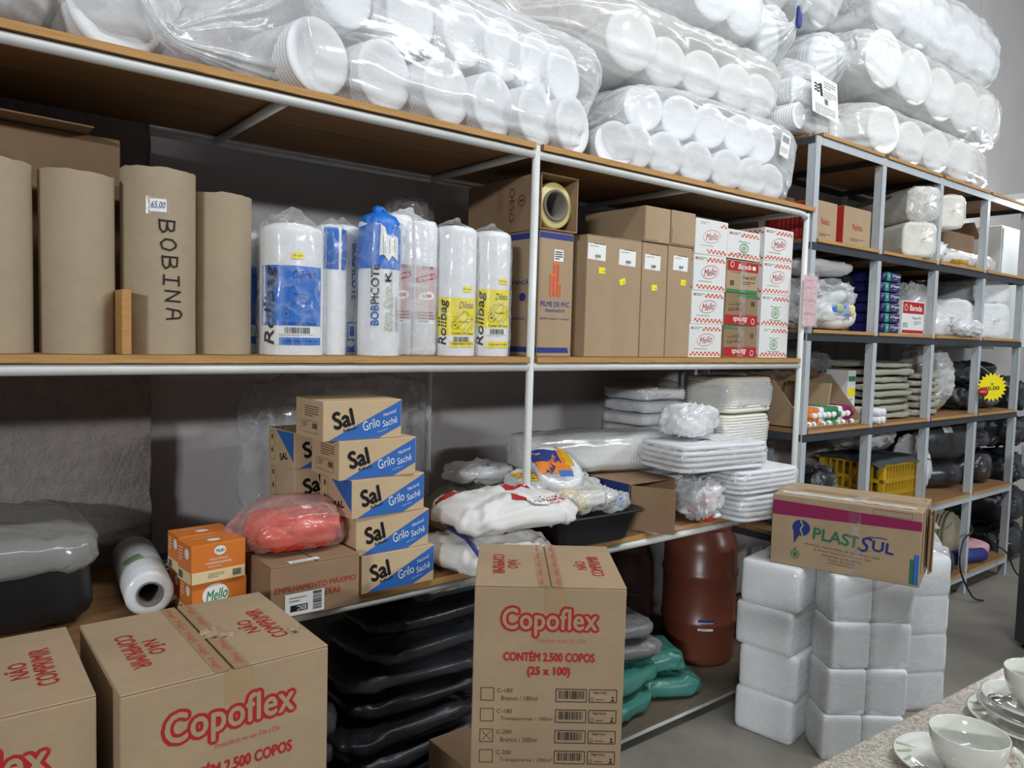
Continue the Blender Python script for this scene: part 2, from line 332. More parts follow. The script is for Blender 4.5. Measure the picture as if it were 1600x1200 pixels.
    def shell(self, path, m, n=56, sub=7, e=0.8, pl=0, pa=0.06, amp=0.05, freq=6.0, fine=0.03, seed=0, up=(0, 0, 1), X=None, lo=None):
        """film skin swept along path of (x, y, z, ra, rb); ra sideways, rb along up; pleats gather where it narrows"""
        P = [Vector(p) for p in ([q[:3] for q in path])]; R = [q[3:5] for q in path]; up = Vector(up); rm = max(r[0] for r in R)
        off = Vector((seed*5.1, seed*2.7, seed*9.3)); rings = []
        def cr(a, b, c, d, t): return 0.5*((2*b)+(c-a)*t+(2*a-5*b+4*c-d)*t*t+(3*b-a-3*c+d)*t**3)
        K = len(P)
        for k in range(K-1):
            for j in range(sub + (1 if k == K-2 else 0)):
                t = j/sub; ids = [max(k-1, 0), k, k+1, min(k+2, K-1)]
                pos = Vector([cr(*[P[i][q] for i in ids], t) for q in range(3)])
                r = [max(0.002, cr(*[R[i][q] for i in ids], t)) for q in range(2)]
                rings.append((pos, r))
        sp = lambda t: math.copysign(abs(t)**e, t); vs = []; fs = []
        for k, (pos, r) in enumerate(rings):
            t = (rings[min(k+1, len(rings)-1)][0]-rings[max(k-1, 0)][0]).normalized()
            x = up.cross(t).normalized(); y = t.cross(x)
            for i in range(n):
                a = 2*PI*i/n; d = x*r[0]*sp(math.cos(a)) + y*r[1]*sp(math.sin(a)); nn = d.normalized()
                q = (pos+d)*freq + off
                g = amp*rm*min(1, d.length/rm*1.5)*(noise.noise(q)+0.5*noise.noise(q*2.2)) + fine*rm*((1-abs(noise.noise(q*2.9)))**3-0.4)
                if pl: g += pa*d.length*(1.0-min(0.9, d.length/rm*0.8))*math.sin(a*pl + 2*noise.noise(q*0.5))
                w = pos + d + nn*g
                if lo is not None: w.z = max(w.z, lo)
                vs.append(w)
        for k in range(len(rings)-1):
            for i in range(n): fs.append([k*n+i, k*n+(i+1) % n, (k+1)*n+(i+1) % n, (k+1)*n+i])
        fs.append(list(range(n))[::-1]); fs.append([(len(rings)-1)*n+i for i in range(n)])
        self.add(vs, fs, m, True, X)
    def build(self, name, parent=None, loc=None, rz=0.0):
        me = bpy.data.meshes.new(name); me.from_pydata(self.v, [], self.f)
        for m in self.mats: me.materials.append(m)
        me.polygons.foreach_set('material_index', self.mi); me.polygons.foreach_set('use_smooth', self.sm)
        me.update()
        o = bpy.data.objects.new(name, me); C.objects.link(o)
        if loc is not None: o.location = loc
        o.rotation_euler = (0, 0, rz)
        if parent: o.parent = parent
        return o
def tag(o, label, cat, group=None):
    o['label'] = label; o['category'] = cat
    if group: o['group'] = group
    return o
def thing(name, label, cat, loc=(0, 0, 0), rz=0.0, group=None, rot=None):
    o = bpy.data.objects.new(name, None); C.objects.link(o); o.empty_display_size = 0.05
    o.location = loc; o.rotation_euler = rot or (0, 0, rz)
    return tag(o, label, cat, group)
def struct(name, mb):
    o = mb.build(name); o['kind'] = 'structure'; return o
def copy_tree(root, loc, rz=0.0, label=None, group=None):
    """a thing with copies of its parts and sub-parts"""
    r = root.copy(); C.objects.link(r); r.location = loc; r.rotation_euler = (0, 0, rz)
    if label: r['label'] = label
    if group: r['group'] = group
    for ch in list(root.children):
        c = ch.copy(); C.objects.link(c); c.parent = r
        for g in list(ch.children):
            d = g.copy(); C.objects.link(d); d.parent = c
    return r
def foam_stack(mb, p0, p1, r, m='foam', pitch=0.016, n=36, dish=True, taper=0.0):
    """nested round foam lids or bowls: open face at p0, ribbed flank to p1"""
    L = (Vector(p1)-Vector(p0)).length; A = axis_frame(p0, p1)
    pr = [(0.0001, r*0.10), (r*0.60, r*0.10), (r*0.68, r*0.05), (r*0.84, 0.0), (r*0.95, 0.0), (r, r*0.03)] if dish else [(0.0001, 0), (r*0.86, 0.0), (r*0.97, r*0.03), (r, r*0.09)]
    z = pr[-1][1]
    while z < L-pitch:
        k = 1-taper*z/L
        pr += [(r*k, z+pitch*0.55), (r*0.955*k, z+pitch*0.62), (r*0.955*k, z+pitch*0.92), (r*k, z+pitch)]; z += pitch
    pr += [(r*0.9*(1-taper), L), (0.0001, L)]
    mb.lathe(pr, n, m, A)
def tray_stack(mb, p0, p1, w, h, m='foam', pitch=0.018, rc=0.25, up=(0, 0, 1), dish=True):
    """nested rounded-square foam trays: face at p0, ribbed flank to p1"""
    L = (Vector(p1)-Vector(p0)).length; A = axis_frame(p0, p1, up)
    def loop(k, ins=0.0):
        o = []; a = w/2*k-ins; b = h/2*k-ins; r = min(w, h)*rc*k
        for qx, qy, a0 in ((1, 1, 0), (-1, 1, PI/2), (-1, -1, PI), (1, -1, 1.5*PI)):
            for j in range(6): t = a0 + PI/2*j/5; o.append((qx*(a-r)+r*math.cos(t), qy*(b-r)+r*math.sin(t)))
        return o
    st = [(0.02, 0.012), (0.72, 0.012), (0.80, 0.004), (0.93, 0.0), (1, 0.004)] if dish else [(0.02, 0.0), (0.9, 0.0), (0.98, 0.004), (1, 0.012)]
    z = st[-1][1]
    while z < L-pitch:
        st += [(1, z+pitch*0.6), (0.965, z+pitch*0.66), (0.965, z+pitch*0.94), (1, z+pitch)]; z += pitch
    st += [(0.94, L), (0.02, L)]
    vs = []; fs = []; n = 24
    for k, zz in st: vs += [(x, y, zz) for x, y in loop(k)]
    for j in range(len(st)-1):
        for i in range(n): fs.append([j*n+i, j*n+(i+1) % n, (j+1)*n+(i+1) % n, (j+1)*n+i])
    mb.add(vs, fs, m, True, A)
def carton_body(w, d, h, m='kraft', bev=0.003, jit=0.001):
    mb = MB(); mb.box((0, 0, h/2), (w, d, h), m, bev=bev, jit=jit); return mb

# ------------------------------------------------------------------ setting: floor, walls, pillar
random.seed(4)
mb = MB(); mb.box((1.5, -2.3, -0.05), (13.2, 6.2, 0.1), 'floor'); struct('floor', mb)
mb = MB(); mb.box((1.5, 0.79, 2.6), (13.2, 0.1, 5.2), 'wall'); struct('wall_back', mb)
mb = MB(); mb.box((8.0, -2.3, 2.6), (0.12, 6.08, 5.2), 'wall_light'); struct('wall_right', mb)
mb = MB()
def pil(u, v):
    x = -2.6 + 1.465*u; z = 5.2*v; p = Vector((x, z, 0))
    return (x + 0.012*noise.noise(p*14)*(u > 0.98), 0.63 + 0.010*noise.noise(p*3) + 0.004*noise.noise(p*16) + 0.005*noise.noise(p*55), z)
mb.grid(pil, 150, 330, 'rough_concrete')
mb.grid(lambda u, v: (-1.135 + 0.012*noise.noise(Vector((-1.135, 5.2*v, 0))*14) + 0.005*noise.noise(Vector((u, 5.2*v*9, 2))), 0.63 + 0.11*u, 5.2*v), 8, 330, 'rough_concrete')
o = struct('trim_1', mb); o['label'] = 'rough concrete pillar standing out from the back wall'

# ------------------------------------------------------------------ white tube rack
R_ = 0.0145
rack = thing('tube_rack', 'white painted steel tube rack holding the wooden shelves, two bays wide', 'shelving rack', (0, 0, 0))
def part(name, parent, fn):
    mb = MB(); fn(mb); return mb.build(name, parent)
for x, y in ((-2.5, 0), (0, 0), (1.777, 0), (-2.5, 0.655), (-0.02, 0.655), (1.777, 0.655)):
    part('post', rack, lambda mb: mb.tube([(x, y, 0.001), (x-0.004*(y == 0), y, 1.2), (x, y, 2.372 if x > 1 else (2.4 if y == 0 else 2.383))], R_, 'white_paint', 14))
for z, yf in ((2.37, 0), (1.61, 0), (0.89, -0.057), (0.062, -0.035)):
    part('front_rail', rack, lambda mb: mb.tube([(-2.5, yf, z), (-0.016, yf, z)], R_, 'white_paint', 14))
    part('front_rail', rack, lambda mb: mb.tube([(0.012, yf, z)] + ([(1.70, yf, z), (1.745, yf, z-0.004), (1.768, yf, z-0.02)] if z > 2 else [(1.765, yf, z)]), R_, 'white_paint', 14))
    part('back_rail', rack, lambda mb: mb.tube([(-2.5, 0.655, z), (1.777, 0.655, z)], R_, 'white_paint', 12))
    for x in (-1.83, -0.92, -0.03, 0.87, 1.74):
        part('crossbar', rack, lambda mb: mb.tube([(x, yf+0.012, z), (x, 0.645, z)], R_*0.95, 'white_paint', 12))
def board(x0, x1, y0, z, label, seam=0.31, d1=0.632, t=0.022, m='ply', me='ply_edge'):
    mb = MB(); n = 60
    for a, b in ((y0, seam-0.002), (seam+0.002, d1)):
        mb.box(((x0+x1)/2, (a+b)/2, z+t/2), (x1-x0, b-a, t), m)
    # raw front edge with slight chips
    def ed(u, v):
        x = x0+(x1-x0)*u; return (x, y0-0.0015-0.0015*abs(noise.noise(Vector((x*9, z, v)))), z+0.0005+(t-0.001)*v - (0.004*max(0, noise.noise(Vector((x*13, z*5, 1)))) if v < 0.1 else 0)*-1)
    mb.grid(ed, n, 3, me, smooth=False)
    return tag(mb.build('shelf_board'), label, 'shelf')
board(-2.48, -0.018, -0.018, 2.3855, 'plywood top shelf of the left bay, under the bagged foam lids at left')
board(0.018, 1.822, -0.018, 2.3855, 'plywood top shelf of the right bay, above the tall cartons')
board(-2.48, -0.018, -0.016, 1.6255, 'plywood middle shelf of the left bay carrying brown paper rolls and bag rolls')
board(0.018, 1.757, -0.016, 1.6255, 'plywood middle shelf of the right bay carrying tall cartons and small white boxes')
board(-2.48, -0.018, -0.075, 0.9055, 'lower wooden shelf of the left bay under the salt cartons')
board(0.018, 1.757, -0.06, 0.9055, 'lower wooden shelf of the right bay under the tray and napkin packs')
board(-2.48, -0.018, -0.055, 0.078, 'bottom board of the left bay under the charcoal packs', m='worn_board', me='worn_board')
board(0.018, 1.757, -0.055, 0.078, 'bottom board of the right bay under the green packs and drums', m='worn_board', me='worn_board')

# ------------------------------------------------------------------ galvanised rack
gr = thing('angle_rack', 'galvanised steel angle rack with wooden shelves at the right', 'shelving rack', (0, 0, 0))
GX = (1.852, 2.5475, 3.29, 4.03, 4.77)
for x in GX:
    for y, sg in ((0.0, 1), (0.64, -1)):
        def f(mb):
            mb.box((x, y, 1.385), (0.044, 0.004, 2.77), 'galv'); mb.box((x-0.020, y+sg*0.022, 1.385), (0.004, 0.042, 2.77), 'galv')
        part('post', gr, f)
GZ = (2.79, 2.26, 1.797, 1.272, 0.715, 0.16)
for z in GZ:
    for y in (-0.001, 0.641):
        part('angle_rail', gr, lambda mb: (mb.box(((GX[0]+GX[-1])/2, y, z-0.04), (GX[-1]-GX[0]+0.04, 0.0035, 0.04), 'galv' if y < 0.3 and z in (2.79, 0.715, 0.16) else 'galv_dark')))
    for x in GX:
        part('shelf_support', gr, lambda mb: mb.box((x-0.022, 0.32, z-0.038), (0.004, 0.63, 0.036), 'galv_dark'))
part('brace', gr, lambda mb: mb.tube([(2.56, 0.60, 2.42), (3.28, 0.05, 2.75)], 0.006, 'galv_dark', 6))
for z, nm in zip(GZ, ('plywood top board of the galvanised rack under bagged foam lids', 'second highest board of the galvanised rack, under the foam tray bundles',
                      'board of the galvanised rack under the navy packs and clear bags', 'board of the galvanised rack under the open sweet carton and grey bag packs',
                      'board of the galvanised rack under the yellow crate', 'lowest board of the galvanised rack under the old motor')):
    mb = MB(); t = 0.018
    mb.box((3.31, 0.18, z-t/2), (2.95, 0.268, t), 'ply'); mb.box((3.31, 0.456, z-t/2), (2.95, 0.28, t), 'ply')
    for a, c in zip((GX[0]-0.03,)+GX, GX):
        if c-a > 0.1: mb.box(((a+c)/2, 0.018, z-t/2), (c-a-0.05, 0.054, t), 'ply'); mb.box(((a+c)/2, -0.0095, z-t/2), (c-a-0.05, 0.002, t-0.001), 'ply_edge')
    tag(mb.build('shelf_board'), nm, 'shelf')

# ------------------------------------------------------------------ bagged foam on top of the racks
def bundle(name, label, cat, path, stacks, fm='film', group=None, sticker=None, **kw):
    """one sealed bag: film skin plus the nested foam stacks it was packed with"""
    root = thing(name, label, cat, (0, 0, 0), group=group)
    for st in stacks:
        mb = MB(); foam_stack(mb, *st[:3], **(st[3] if len(st) > 3 else {})); mb.build('foam_lid_stack', root)
    mb = MB(); mb.shell(path, fm, **kw); mb.build('film_bag', root)
    return root
TZ = 2.409
def ax(deg, L): return Vector((-math.sin(math.radians(deg))*L, math.cos(math.radians(deg))*L, 0))
def row(pts, r, deg, L, **kw):
    return [(p, tuple(Vector(p)+ax(deg, L)), r, dict(pitch=0.014, **kw)) for p in pts]
# far left bags
bundle('foam_bundle', 'bag of nested white foam at the far left end of the top shelf', 'packaged foam', [(-2.35, 0.3, 2.5, 0.05, 0.05), (-2.2, 0.3, 2.52, 0.24, 0.1), (-1.9, 0.3, 2.56, 0.29, 0.16), (-1.62, 0.3, 2.55, 0.28, 0.15), (-1.5, 0.3, 2.52, 0.2, 0.11), (-1.46, 0.3, 2.5, 0.05, 0.04)],
       row([(-1.98, 0.06, 2.53), (-1.72, 0.07, 2.53)], 0.115, 10, 0.48, dish=False), 'film_milky', seed=3, pl=14, fine=0.06, lo=TZ)
bundle('foam_bundle', 'bag of nested white foam beside the knotted neck of the long bag', 'packaged foam', [(-1.49, 0.3, 2.5, 0.04, 0.04), (-1.46, 0.3, 2.54, 0.22, 0.12), (-1.38, 0.3, 2.57, 0.26, 0.155), (-1.29, 0.32, 2.57, 0.25, 0.15), (-1.21, 0.34, 2.54, 0.17, 0.11), (-1.18, 0.34, 2.52, 0.05, 0.05)],
       row([(-1.335, 0.09, 2.535)], 0.12, 8, 0.46, dish=False), 'film_milky', seed=5, pl=14, fine=0.06, lo=TZ)
# the long clear bag above the left bay
b3 = row([(-0.80, 0.06, 2.535), (-0.57, 0.075, 2.535), (-0.345, 0.06, 2.53), (-0.14, 0.07, 2.53), (0.05, 0.06, 2.527), (0.235, 0.065, 2.527)], 0.112, 13, 0.52) + \
     row([(-0.70, 0.10, 2.765), (-0.47, 0.09, 2.755), (-0.25, 0.10, 2.755), (-0.08, 0.10, 2.745), (0.08, 0.10, 2.735), (0.22, 0.11, 2.725)], 0.108, 13, 0.5)
r3 = bundle('foam_bundle', 'long clear bag of round foam lid stacks above the left bay, tied at its left', 'packaged foam',
       [(-1.30, 0.05, 2.66, 0.05, 0.06), (-1.235, 0.06, 2.50, 0.022, 0.022), (-1.12, 0.13, 2.52, 0.085, 0.075), (-0.98, 0.27, 2.60, 0.26, 0.17), (-0.78, 0.30, 2.64, 0.31, 0.235), (-0.4, 0.30, 2.645, 0.315, 0.24), (-0.1, 0.30, 2.64, 0.315, 0.235), (0.22, 0.30, 2.63, 0.31, 0.225), (0.33, 0.29, 2.61, 0.27, 0.19), (0.36, 0.28, 2.58, 0.10, 0.08)],
       b3, 'film', seed=11, pl=17, pa=0.10, fine=0.03, amp=0.02, sub=10, n=96, lo=TZ, e=0.42)
mb = MB(); Fs = frame((-0.70, -0.045, 2.79), (0.93, -0.12, -0.28), (0.28, 0.2, 0.93), (0, -1, 0.2)); mb.quad(Fs, 0, 0, 0.09, 0.075, 'paper_white'); mb.lines(Fs, 0, 0, 0.078, 0.06, 9, 'grey_ink', 4); mb.build('printed_sticker', r3)
# two bags above the right bay
b4 = row([(0.47, 0.07, 2.5), (0.58, 0.07, 2.51), (0.765, 0.065, 2.51), (0.98, 0.07, 2.508), (1.2, 0.065, 2.51), (1.4, 0.075, 2.508), (1.57, 0.09, 2.508)], 0.094, -16, 0.5) + \
     row([(0.66, 0.1, 2.69), (0.87, 0.08, 2.685), (1.09, 0.09, 2.69), (1.31, 0.085, 2.69), (1.5, 0.1, 2.685)], 0.096, -16, 0.5)
r4 = bundle('foam_bundle', 'clear bag of foam lid stacks above the right bay, barcode at its right end', 'packaged foam',
       [(0.41, 0.28, 2.52, 0.05, 0.05), (0.425, 0.28, 2.53, 0.24, 0.10), (0.55, 0.29, 2.58, 0.30, 0.17), (0.85, 0.29, 2.60, 0.31, 0.2), (1.2, 0.29, 2.60, 0.31, 0.2), (1.55, 0.29, 2.60, 0.30, 0.2), (1.70, 0.29, 2.58, 0.24, 0.17), (1.745, 0.29, 2.56, 0.06, 0.06)],
       b4, 'film', seed=21, pl=10, fine=0.035, amp=0.02, sub=9, n=90, lo=TZ, e=0.42)
mb = MB(); Fs = frame((1.50, -0.036, 2.655), (0.98, 0, -0.18), (0.18, 0, 0.98), (0, -1, 0)); mb.quad(Fs, 0, 0, 0.075, 0.11, 'paper_white'); mb.barcode(Fs, 0, 0.028, 0.055, 0.03, seed=8); mb.lines(Fs, 0, -0.025, 0.06, 0.03, 4, 'grey_ink'); mb.build('barcode_sticker', r4)
b5 = row([(0.575, 0.10, 2.945)], 0.125, -14, 0.48) + row([(0.83, 0.14, 2.925), (1.08, 0.14, 2.93), (1.33, 0.14, 2.93), (1.53, 0.15, 2.93)], 0.11, -16, 0.46)
r5 = bundle('foam_bundle', 'slack yellowed clear bag of foam stacks lying over the barcoded bag', 'packaged foam',
       [(0.02, 0.30, 3.10, 0.06, 0.06), (0.09, 0.26, 2.97, 0.03, 0.03), (0.25, 0.27, 2.97, 0.17, 0.09), (0.46, 0.30, 2.95, 0.28, 0.155), (0.8, 0.31, 2.95, 0.29, 0.155), (1.15, 0.31, 2.95, 0.29, 0.155), (1.45, 0.31, 2.95, 0.28, 0.15), (1.63, 0.30, 2.93, 0.22, 0.12), (1.69, 0.28, 2.88, 0.06, 0.05)],
       b5, 'film_cream', seed=31, pl=15, fine=0.04, amp=0.03, sub=9, n=84, lo=2.795, e=0.5)
mb = MB(); mb.box((0.11, 0.20, 3.03), (0.03, 0.012, 0.05), 'green_ink', bev=0.004); mb.build('green_tie_label', r5)
b6 = row([(1.10, 0.10, 3.29), (1.34, 0.11, 3.285)], 0.13, -12, 0.45)
bundle('foam_bundle', 'topmost bag over the right bay showing two large round foam lids', 'packaged foam',
       [(0.82, 0.30, 3.25, 0.05, 0.05), (0.90, 0.30, 3.27, 0.24, 0.12), (1.12, 0.31, 3.29, 0.28, 0.165), (1.34, 0.31, 3.29, 0.28, 0.16), (1.46, 0.31, 3.28, 0.2, 0.12), (1.485, 0.31, 3.27, 0.05, 0.05)],
       b6, 'film', seed=35, pl=10, fine=0.03, amp=0.02, lo=3.135, e=0.5)
# knotted bags seen end-on: body runs back from the camera, gathered neck in front
def knotted(label, c, r, L, seed, fm='film_milky', back=6, printed=None, tail=(0.02, 0.07)):
    root = thing('knotted_bag', label, 'packaged foam', c, group='knotted bags of foam cups above the galvanised rack')
    d = Vector((-math.sin(math.radians(back)), math.cos(math.radians(back)), 0))
    mb = MB(); foam_stack(mb, d*0.13, d*L, r*0.86, pitch=0.02, dish=False); mb.build('foam_lid_stack', root)
    pp = []
    for q, rr, up in ((-0.045, 0.032, tail[1]), (-0.01, 0.012, 0.03), (0.03, r*0.42, 0.0), (0.10, r*0.88, 0), (0.2, r, 0), (L*0.7, r, 0), (L, r*0.9, 0), (L+0.05, r*0.1, 0)):
        p = d*q; pp.append((p.x+tail[0]*(up > 0.05), p.y, p.z+up, rr, rr))
    mb = MB(); mb.shell(pp, fm, n=72, sub=7, e=0.95, pl=15, pa=0.16, fine=0.05, amp=0.05, seed=seed); mb.build('film_bag', root)
    if printed:
        mb = MB(); mb.blob((tail[0]-0.015, -0.03, 0.05), (0.035, 0.02, 0.11), printed, seed=seed, floor=False, fine=0.1); mb.build('printed_neck_band', root)
    return root
knotted('knotted bag of foam cups with a dark blue printed neck, left of two', (1.665, 0.06, 3.265), 0.15, 0.5, 41, printed='blue_ink', tail=(0.02, 0.12))
knotted('knotted bag of foam cups above the labelled pack, tied in a loose bow', (2.16, 0.05, 3.262), 0.155, 0.52, 43, back=-4, tail=(0.03, 0.04))
# labelled pack standing on the left end of the galvanised rack
lp = thing('foam_plate_pack', 'clear pack of foam plates with a big black and white printed label', 'packaged foam', (1.90, 0.12, 2.792))
mb = MB()
for k in range(3): foam_stack(mb, (-0.135+0.13*k, -0.06+0.02*k, 0.075), (-0.16+0.13*k, 0.34, 0.078), 0.066, pitch=0.014)
mb.build('foam_lid_stack', lp)
mb = MB(); tray_stack(mb, (0.0, -0.04, 0.215), (0.0, 0.30, 0.215), 0.34, 0.12, pitch=0.02, dish=False); mb.build('foam_tray_stack', lp)
mb = MB(); mb.shell([(0, 0.16, 0.0, 0.18, 0.12), (0, 0.16, 0.02, 0.2, 0.235), (0, 0.16, 0.16, 0.2, 0.24), (0, 0.16, 0.26, 0.19, 0.22), (0, 0.18, 0.295, 0.14, 0.12), (0, 0.18, 0.305, 0.03, 0.03)], 'film', n=64, e=0.55, pl=12, fine=0.06, up=(0, 1, 0), seed=51, lo=0.0); mb.build('film_bag', lp)
mb = MB(); Fs = frame((0.01, -0.108, 0.185), (1, 0.02, -0.05), (0.05, 0.12, 0.99), (0, -1, 0.12))
mb.quad(Fs, 0, 0, 0.26, 0.21, 'paper_white')
for k in range(3): mb.stroke(Fs, [(-0.10, 0.045-0.016*k), (-0.085, 0.05-0.016*k), (-0.07, 0.042-0.016*k), (-0.055, 0.05-0.016*k)], 0.009, 'black_ink')
mb.poly(Fs, [(-0.055, 0.06), (-0.03, 0.06), (-0.02, -0.005), (-0.045, -0.005)], 'black_ink', 0.001)
mb.lines(Fs, 0.05, 0.065, 0.12, 0.04, 3, 'black_ink', 3); mb.lines(Fs, 0.05, 0.015, 0.13, 0.04, 4, 'black_ink', 4); mb.barcode(Fs, 0.01, -0.025, 0.035, 0.03, seed=5); mb.lines(Fs, 0, -0.075, 0.2, 0.05, 5, 'black_ink', 6)
mb.ring(Fs, 0.095, 0.08, 0.018, 0.018, 0.002, 'grey_ink'); mb.build('printed_label', lp)
# long bags on the galvanised rack top
g1 = row([(2.60, 0.04, 2.945), (2.97, 0.06, 2.935), (3.30, 0.05, 2.94), (3.68, 0.06, 2.94)], 0.135, -12, 0.5)
g1 += [((2.40, 0.22, 2.91), (2.40, 0.58, 2.91), 0.11, dict(pitch=0.02, dish=False)), ((4.02, 0.1, 2.935), (3.9, 0.6, 2.935), 0.13, dict(pitch=0.02))]
bundle('foam_bundle', 'long clear bag of foam lid stacks lying directly on the galvanised rack', 'packaged foam',
       [(2.24, 0.33, 2.9, 0.04, 0.04), (2.28, 0.33, 2.90, 0.2, 0.09), (2.5, 0.32, 2.95, 0.28, 0.155), (2.9, 0.32, 2.955, 0.3, 0.158), (3.4, 0.32, 2.955, 0.3, 0.158), (3.9, 0.32, 2.95, 0.29, 0.155), (4.22, 0.32, 2.93, 0.22, 0.13), (4.32, 0.32, 2.88, 0.05, 0.05)],
       g1, 'film_cream', seed=61, pl=12, fine=0.04, amp=0.03, sub=10, n=84, lo=2.793, e=0.5)
g2 = row([(2.64, 0.08, 3.36), (2.98, 0.06, 3.33), (3.36, 0.07, 3.31), (3.74, 0.08, 3.31), (4.12, 0.08, 3.31)], 0.165, -10, 0.5)
bundle('foam_bundle', 'middle long bag of large foam lids in the pile over the galvanised rack', 'packaged foam',
       [(2.40, 0.33, 3.38, 0.06, 0.06), (2.46, 0.33, 3.38, 0.24, 0.13), (2.75, 0.33, 3.345, 0.29, 0.19), (3.2, 0.33, 3.335, 0.3, 0.19), (3.7, 0.33, 3.335, 0.3, 0.19), (4.15, 0.33, 3.33, 0.29, 0.19), (4.42, 0.33, 3.3, 0.22, 0.16), (4.5, 0.33, 3.26, 0.05, 0.05)],
       g2, 'film_cream', seed=63, pl=12, fine=0.04, amp=0.03, sub=10, n=84, lo=3.13, e=0.5)
g3 = row([(2.88, 0.18, 3.76), (3.18, 0.14, 3.75), (3.5, 0.15, 3.74), (3.9, 0.16, 3.74), (4.25, 0.18, 3.74)], 0.18, -8, 0.46, dish=False)
bundle('foam_bundle', 'topmost bag of foam over the galvanised rack, cloudy film, below the ceiling', 'packaged foam',
       [(2.66, 0.36, 3.78, 0.05, 0.05), (2.72, 0.36, 3.80, 0.22, 0.16), (3.0, 0.36, 3.80, 0.28, 0.24), (3.5, 0.36, 3.785, 0.29, 0.24), (4.1, 0.36, 3.78, 0.28, 0.24), (4.42, 0.36, 3.76, 0.22, 0.18), (4.52, 0.36, 3.72, 0.05, 0.05)],
       g3, 'film_cloudy', seed=65, pl=14, fine=0.06, amp=0.05, sub=9, n=72, lo=3.545, e=0.65)
k2 = row([(1.72, 0.2, 3.58), (2.1, 0.18, 3.585)], 0.16, 6, 0.46, dish=False)
bundle('foam_bundle', 'bag of foam cups over the two knotted bags, cut by the photo top', 'packaged foam',
       [(1.5, 0.36, 3.6, 0.05, 0.05), (1.56, 0.36, 3.6, 0.22, 0.15), (1.8, 0.36, 3.62, 0.27, 0.18), (2.1, 0.36, 3.62, 0.27, 0.18), (2.28, 0.36, 3.6, 0.2, 0.14), (2.33, 0.36, 3.58, 0.05, 0.05)],
       k2, 'film_cloudy', seed=67, pl=14, fine=0.05, lo=3.435, e=0.6)

# ------------------------------------------------------------------ helpers for print on soft things and for cartons
from mathutils.bvhtree import BVHTree
def drape(src, dst, Mx, off=0.0012, L=0.6):
    """lay the flat print dst (built in frame coordinates) onto the surface of src along the frame's -z"""
    bm = bmesh.new(); vs = [bm.verts.new(p) for p in dst.v]
    for f, k, sm in zip(dst.f, dst.mi, dst.sm):
        try: q = bm.faces.new([vs[i] for i in f]); q.material_index = k; q.smooth = sm
        except ValueError: pass
    bmesh.ops.triangulate(bm, faces=[f for f in bm.faces if len(f.verts) > 4])
    for _ in range(4):
        es = [e for e in bm.edges if e.calc_length() > 0.014]
        if not es: break
        bmesh.ops.subdivide_edges(bm, edges=es, cuts=1)
    bmesh.ops.triangulate(bm, faces=[f for f in bm.faces if len(f.verts) > 4])
    bm.verts.index_update(); dst.v = [tuple(v.co) for v in bm.verts]; dst.f = [[v.index for v in f.verts] for f in bm.faces]
    dst.mi = [f.material_index for f in bm.faces]; dst.sm = [True for f in bm.faces]; bm.free()
    t = BVHTree.FromPolygons([Vector(p) for p in src.v], src.f); d = -(Mx.to_3x3() @ Vector((0, 0, 1))).normalized(); out = []
    for p in dst.v:
        w = Mx @ Vector((p[0], p[1], 0)); h = t.ray_cast(w - d*L, d)
        out.append(tuple(h[0] - d*(off + p[2])) if h[0] is not None else None)
    keep = [i for i, f in enumerate(dst.f) if all(out[j] is not None for j in f) and max((Vector(out[f[0]])-Vector(out[j])).length for j in f) < 0.06]
    use = sorted({j for i in keep for j in dst.f[i]}); new = {j: k for k, j in enumerate(use)}
    dst.v = [out[j] for j in use]; dst.mi = [dst.mi[i] for i in keep]; dst.sm = [dst.sm[i] for i in keep]; dst.f = [[new[j] for j in dst.f[i]] for i in keep]
def patch(mb, x, y, w, h, m, n=10, k=10, rot=0, z=0.0):
    A = Matrix.Translation((x, y, 0)) @ Matrix.Rotation(rot, 4, 'Z')
    mb.grid(lambda u, v: ((u-0.5)*w, (v-0.5)*h, z), n, k, m, X=A)
I4 = Matrix.Identity(4)
F_ = lambda o: frame(o, (1, 0, 0), (0, 0, 1), (0, -1, 0))
MZ = 1.6478   # top of the middle shelf boards
LZ = 0.9278   # top of the lower shelf boards
BZ = 0.1002   # top of the bottom shelf board
# ------------------------------------------------------------------ middle shelf, left bay
def kraft_roll(label, x, y, r, h, seed, tear=0.005):
    mb = MB(); off = Vector((seed*3.3, 0, 0))
    def side(u, v):
        a = 2*PI*u; z = v*h; q = Vector((math.cos(a), math.sin(a), z*3)) + off
        rr = r*(1+0.012*noise.noise(q*1.3)+0.004*noise.noise(q*5))
        zz = z + (v > 0.99)*(tear*noise.noise(q*2.2)+0.0012*noise.noise(q*4)); return (rr*math.cos(a), rr*math.sin(a), max(zz, 0))
    mb.grid(side, 72, 40, 'kraft_paper', True)
    def top(u, v):
        a = 2*PI*u; q = Vector((math.cos(a), math.sin(a), h*3)) + off; rr = r*(1-v*0.97)*(1+0.012*noise.noise(q*1.3))
        return (rr*math.cos(a), rr*math.sin(a), h - 0.014*min(1, v*6) + (v < 0.01)*(tear*noise.noise(q*2.2)+0.0012*noise.noise(q*4)) + 0.005*noise.noise(q*4+Vector((v*5, 0, 0))))
    mb.grid(top, 72, 12, 'kraft_paper', True)
    o = mb.build('paper_roll', None, (x, y, MZ)); tag(o, label, 'paper roll', 'brown paper wrapped rolls')
    return o, mb
kraft_roll('brown paper wrapped roll at the left edge of the photo, leftmost on the middle shelf', -1.615, 0.13, 0.089, 0.462, 1)
kraft_roll('plain brown paper wrapped roll between the leftmost roll and the BOBINA roll', -1.428, 0.125, 0.086, 0.455, 2)
root = thing('paper_roll', 'brown paper wrapped roll with BOBINA written on it and a 65,00 price tag', 'paper roll', (-1.232, 0.125, MZ), group='brown paper wrapped rolls')
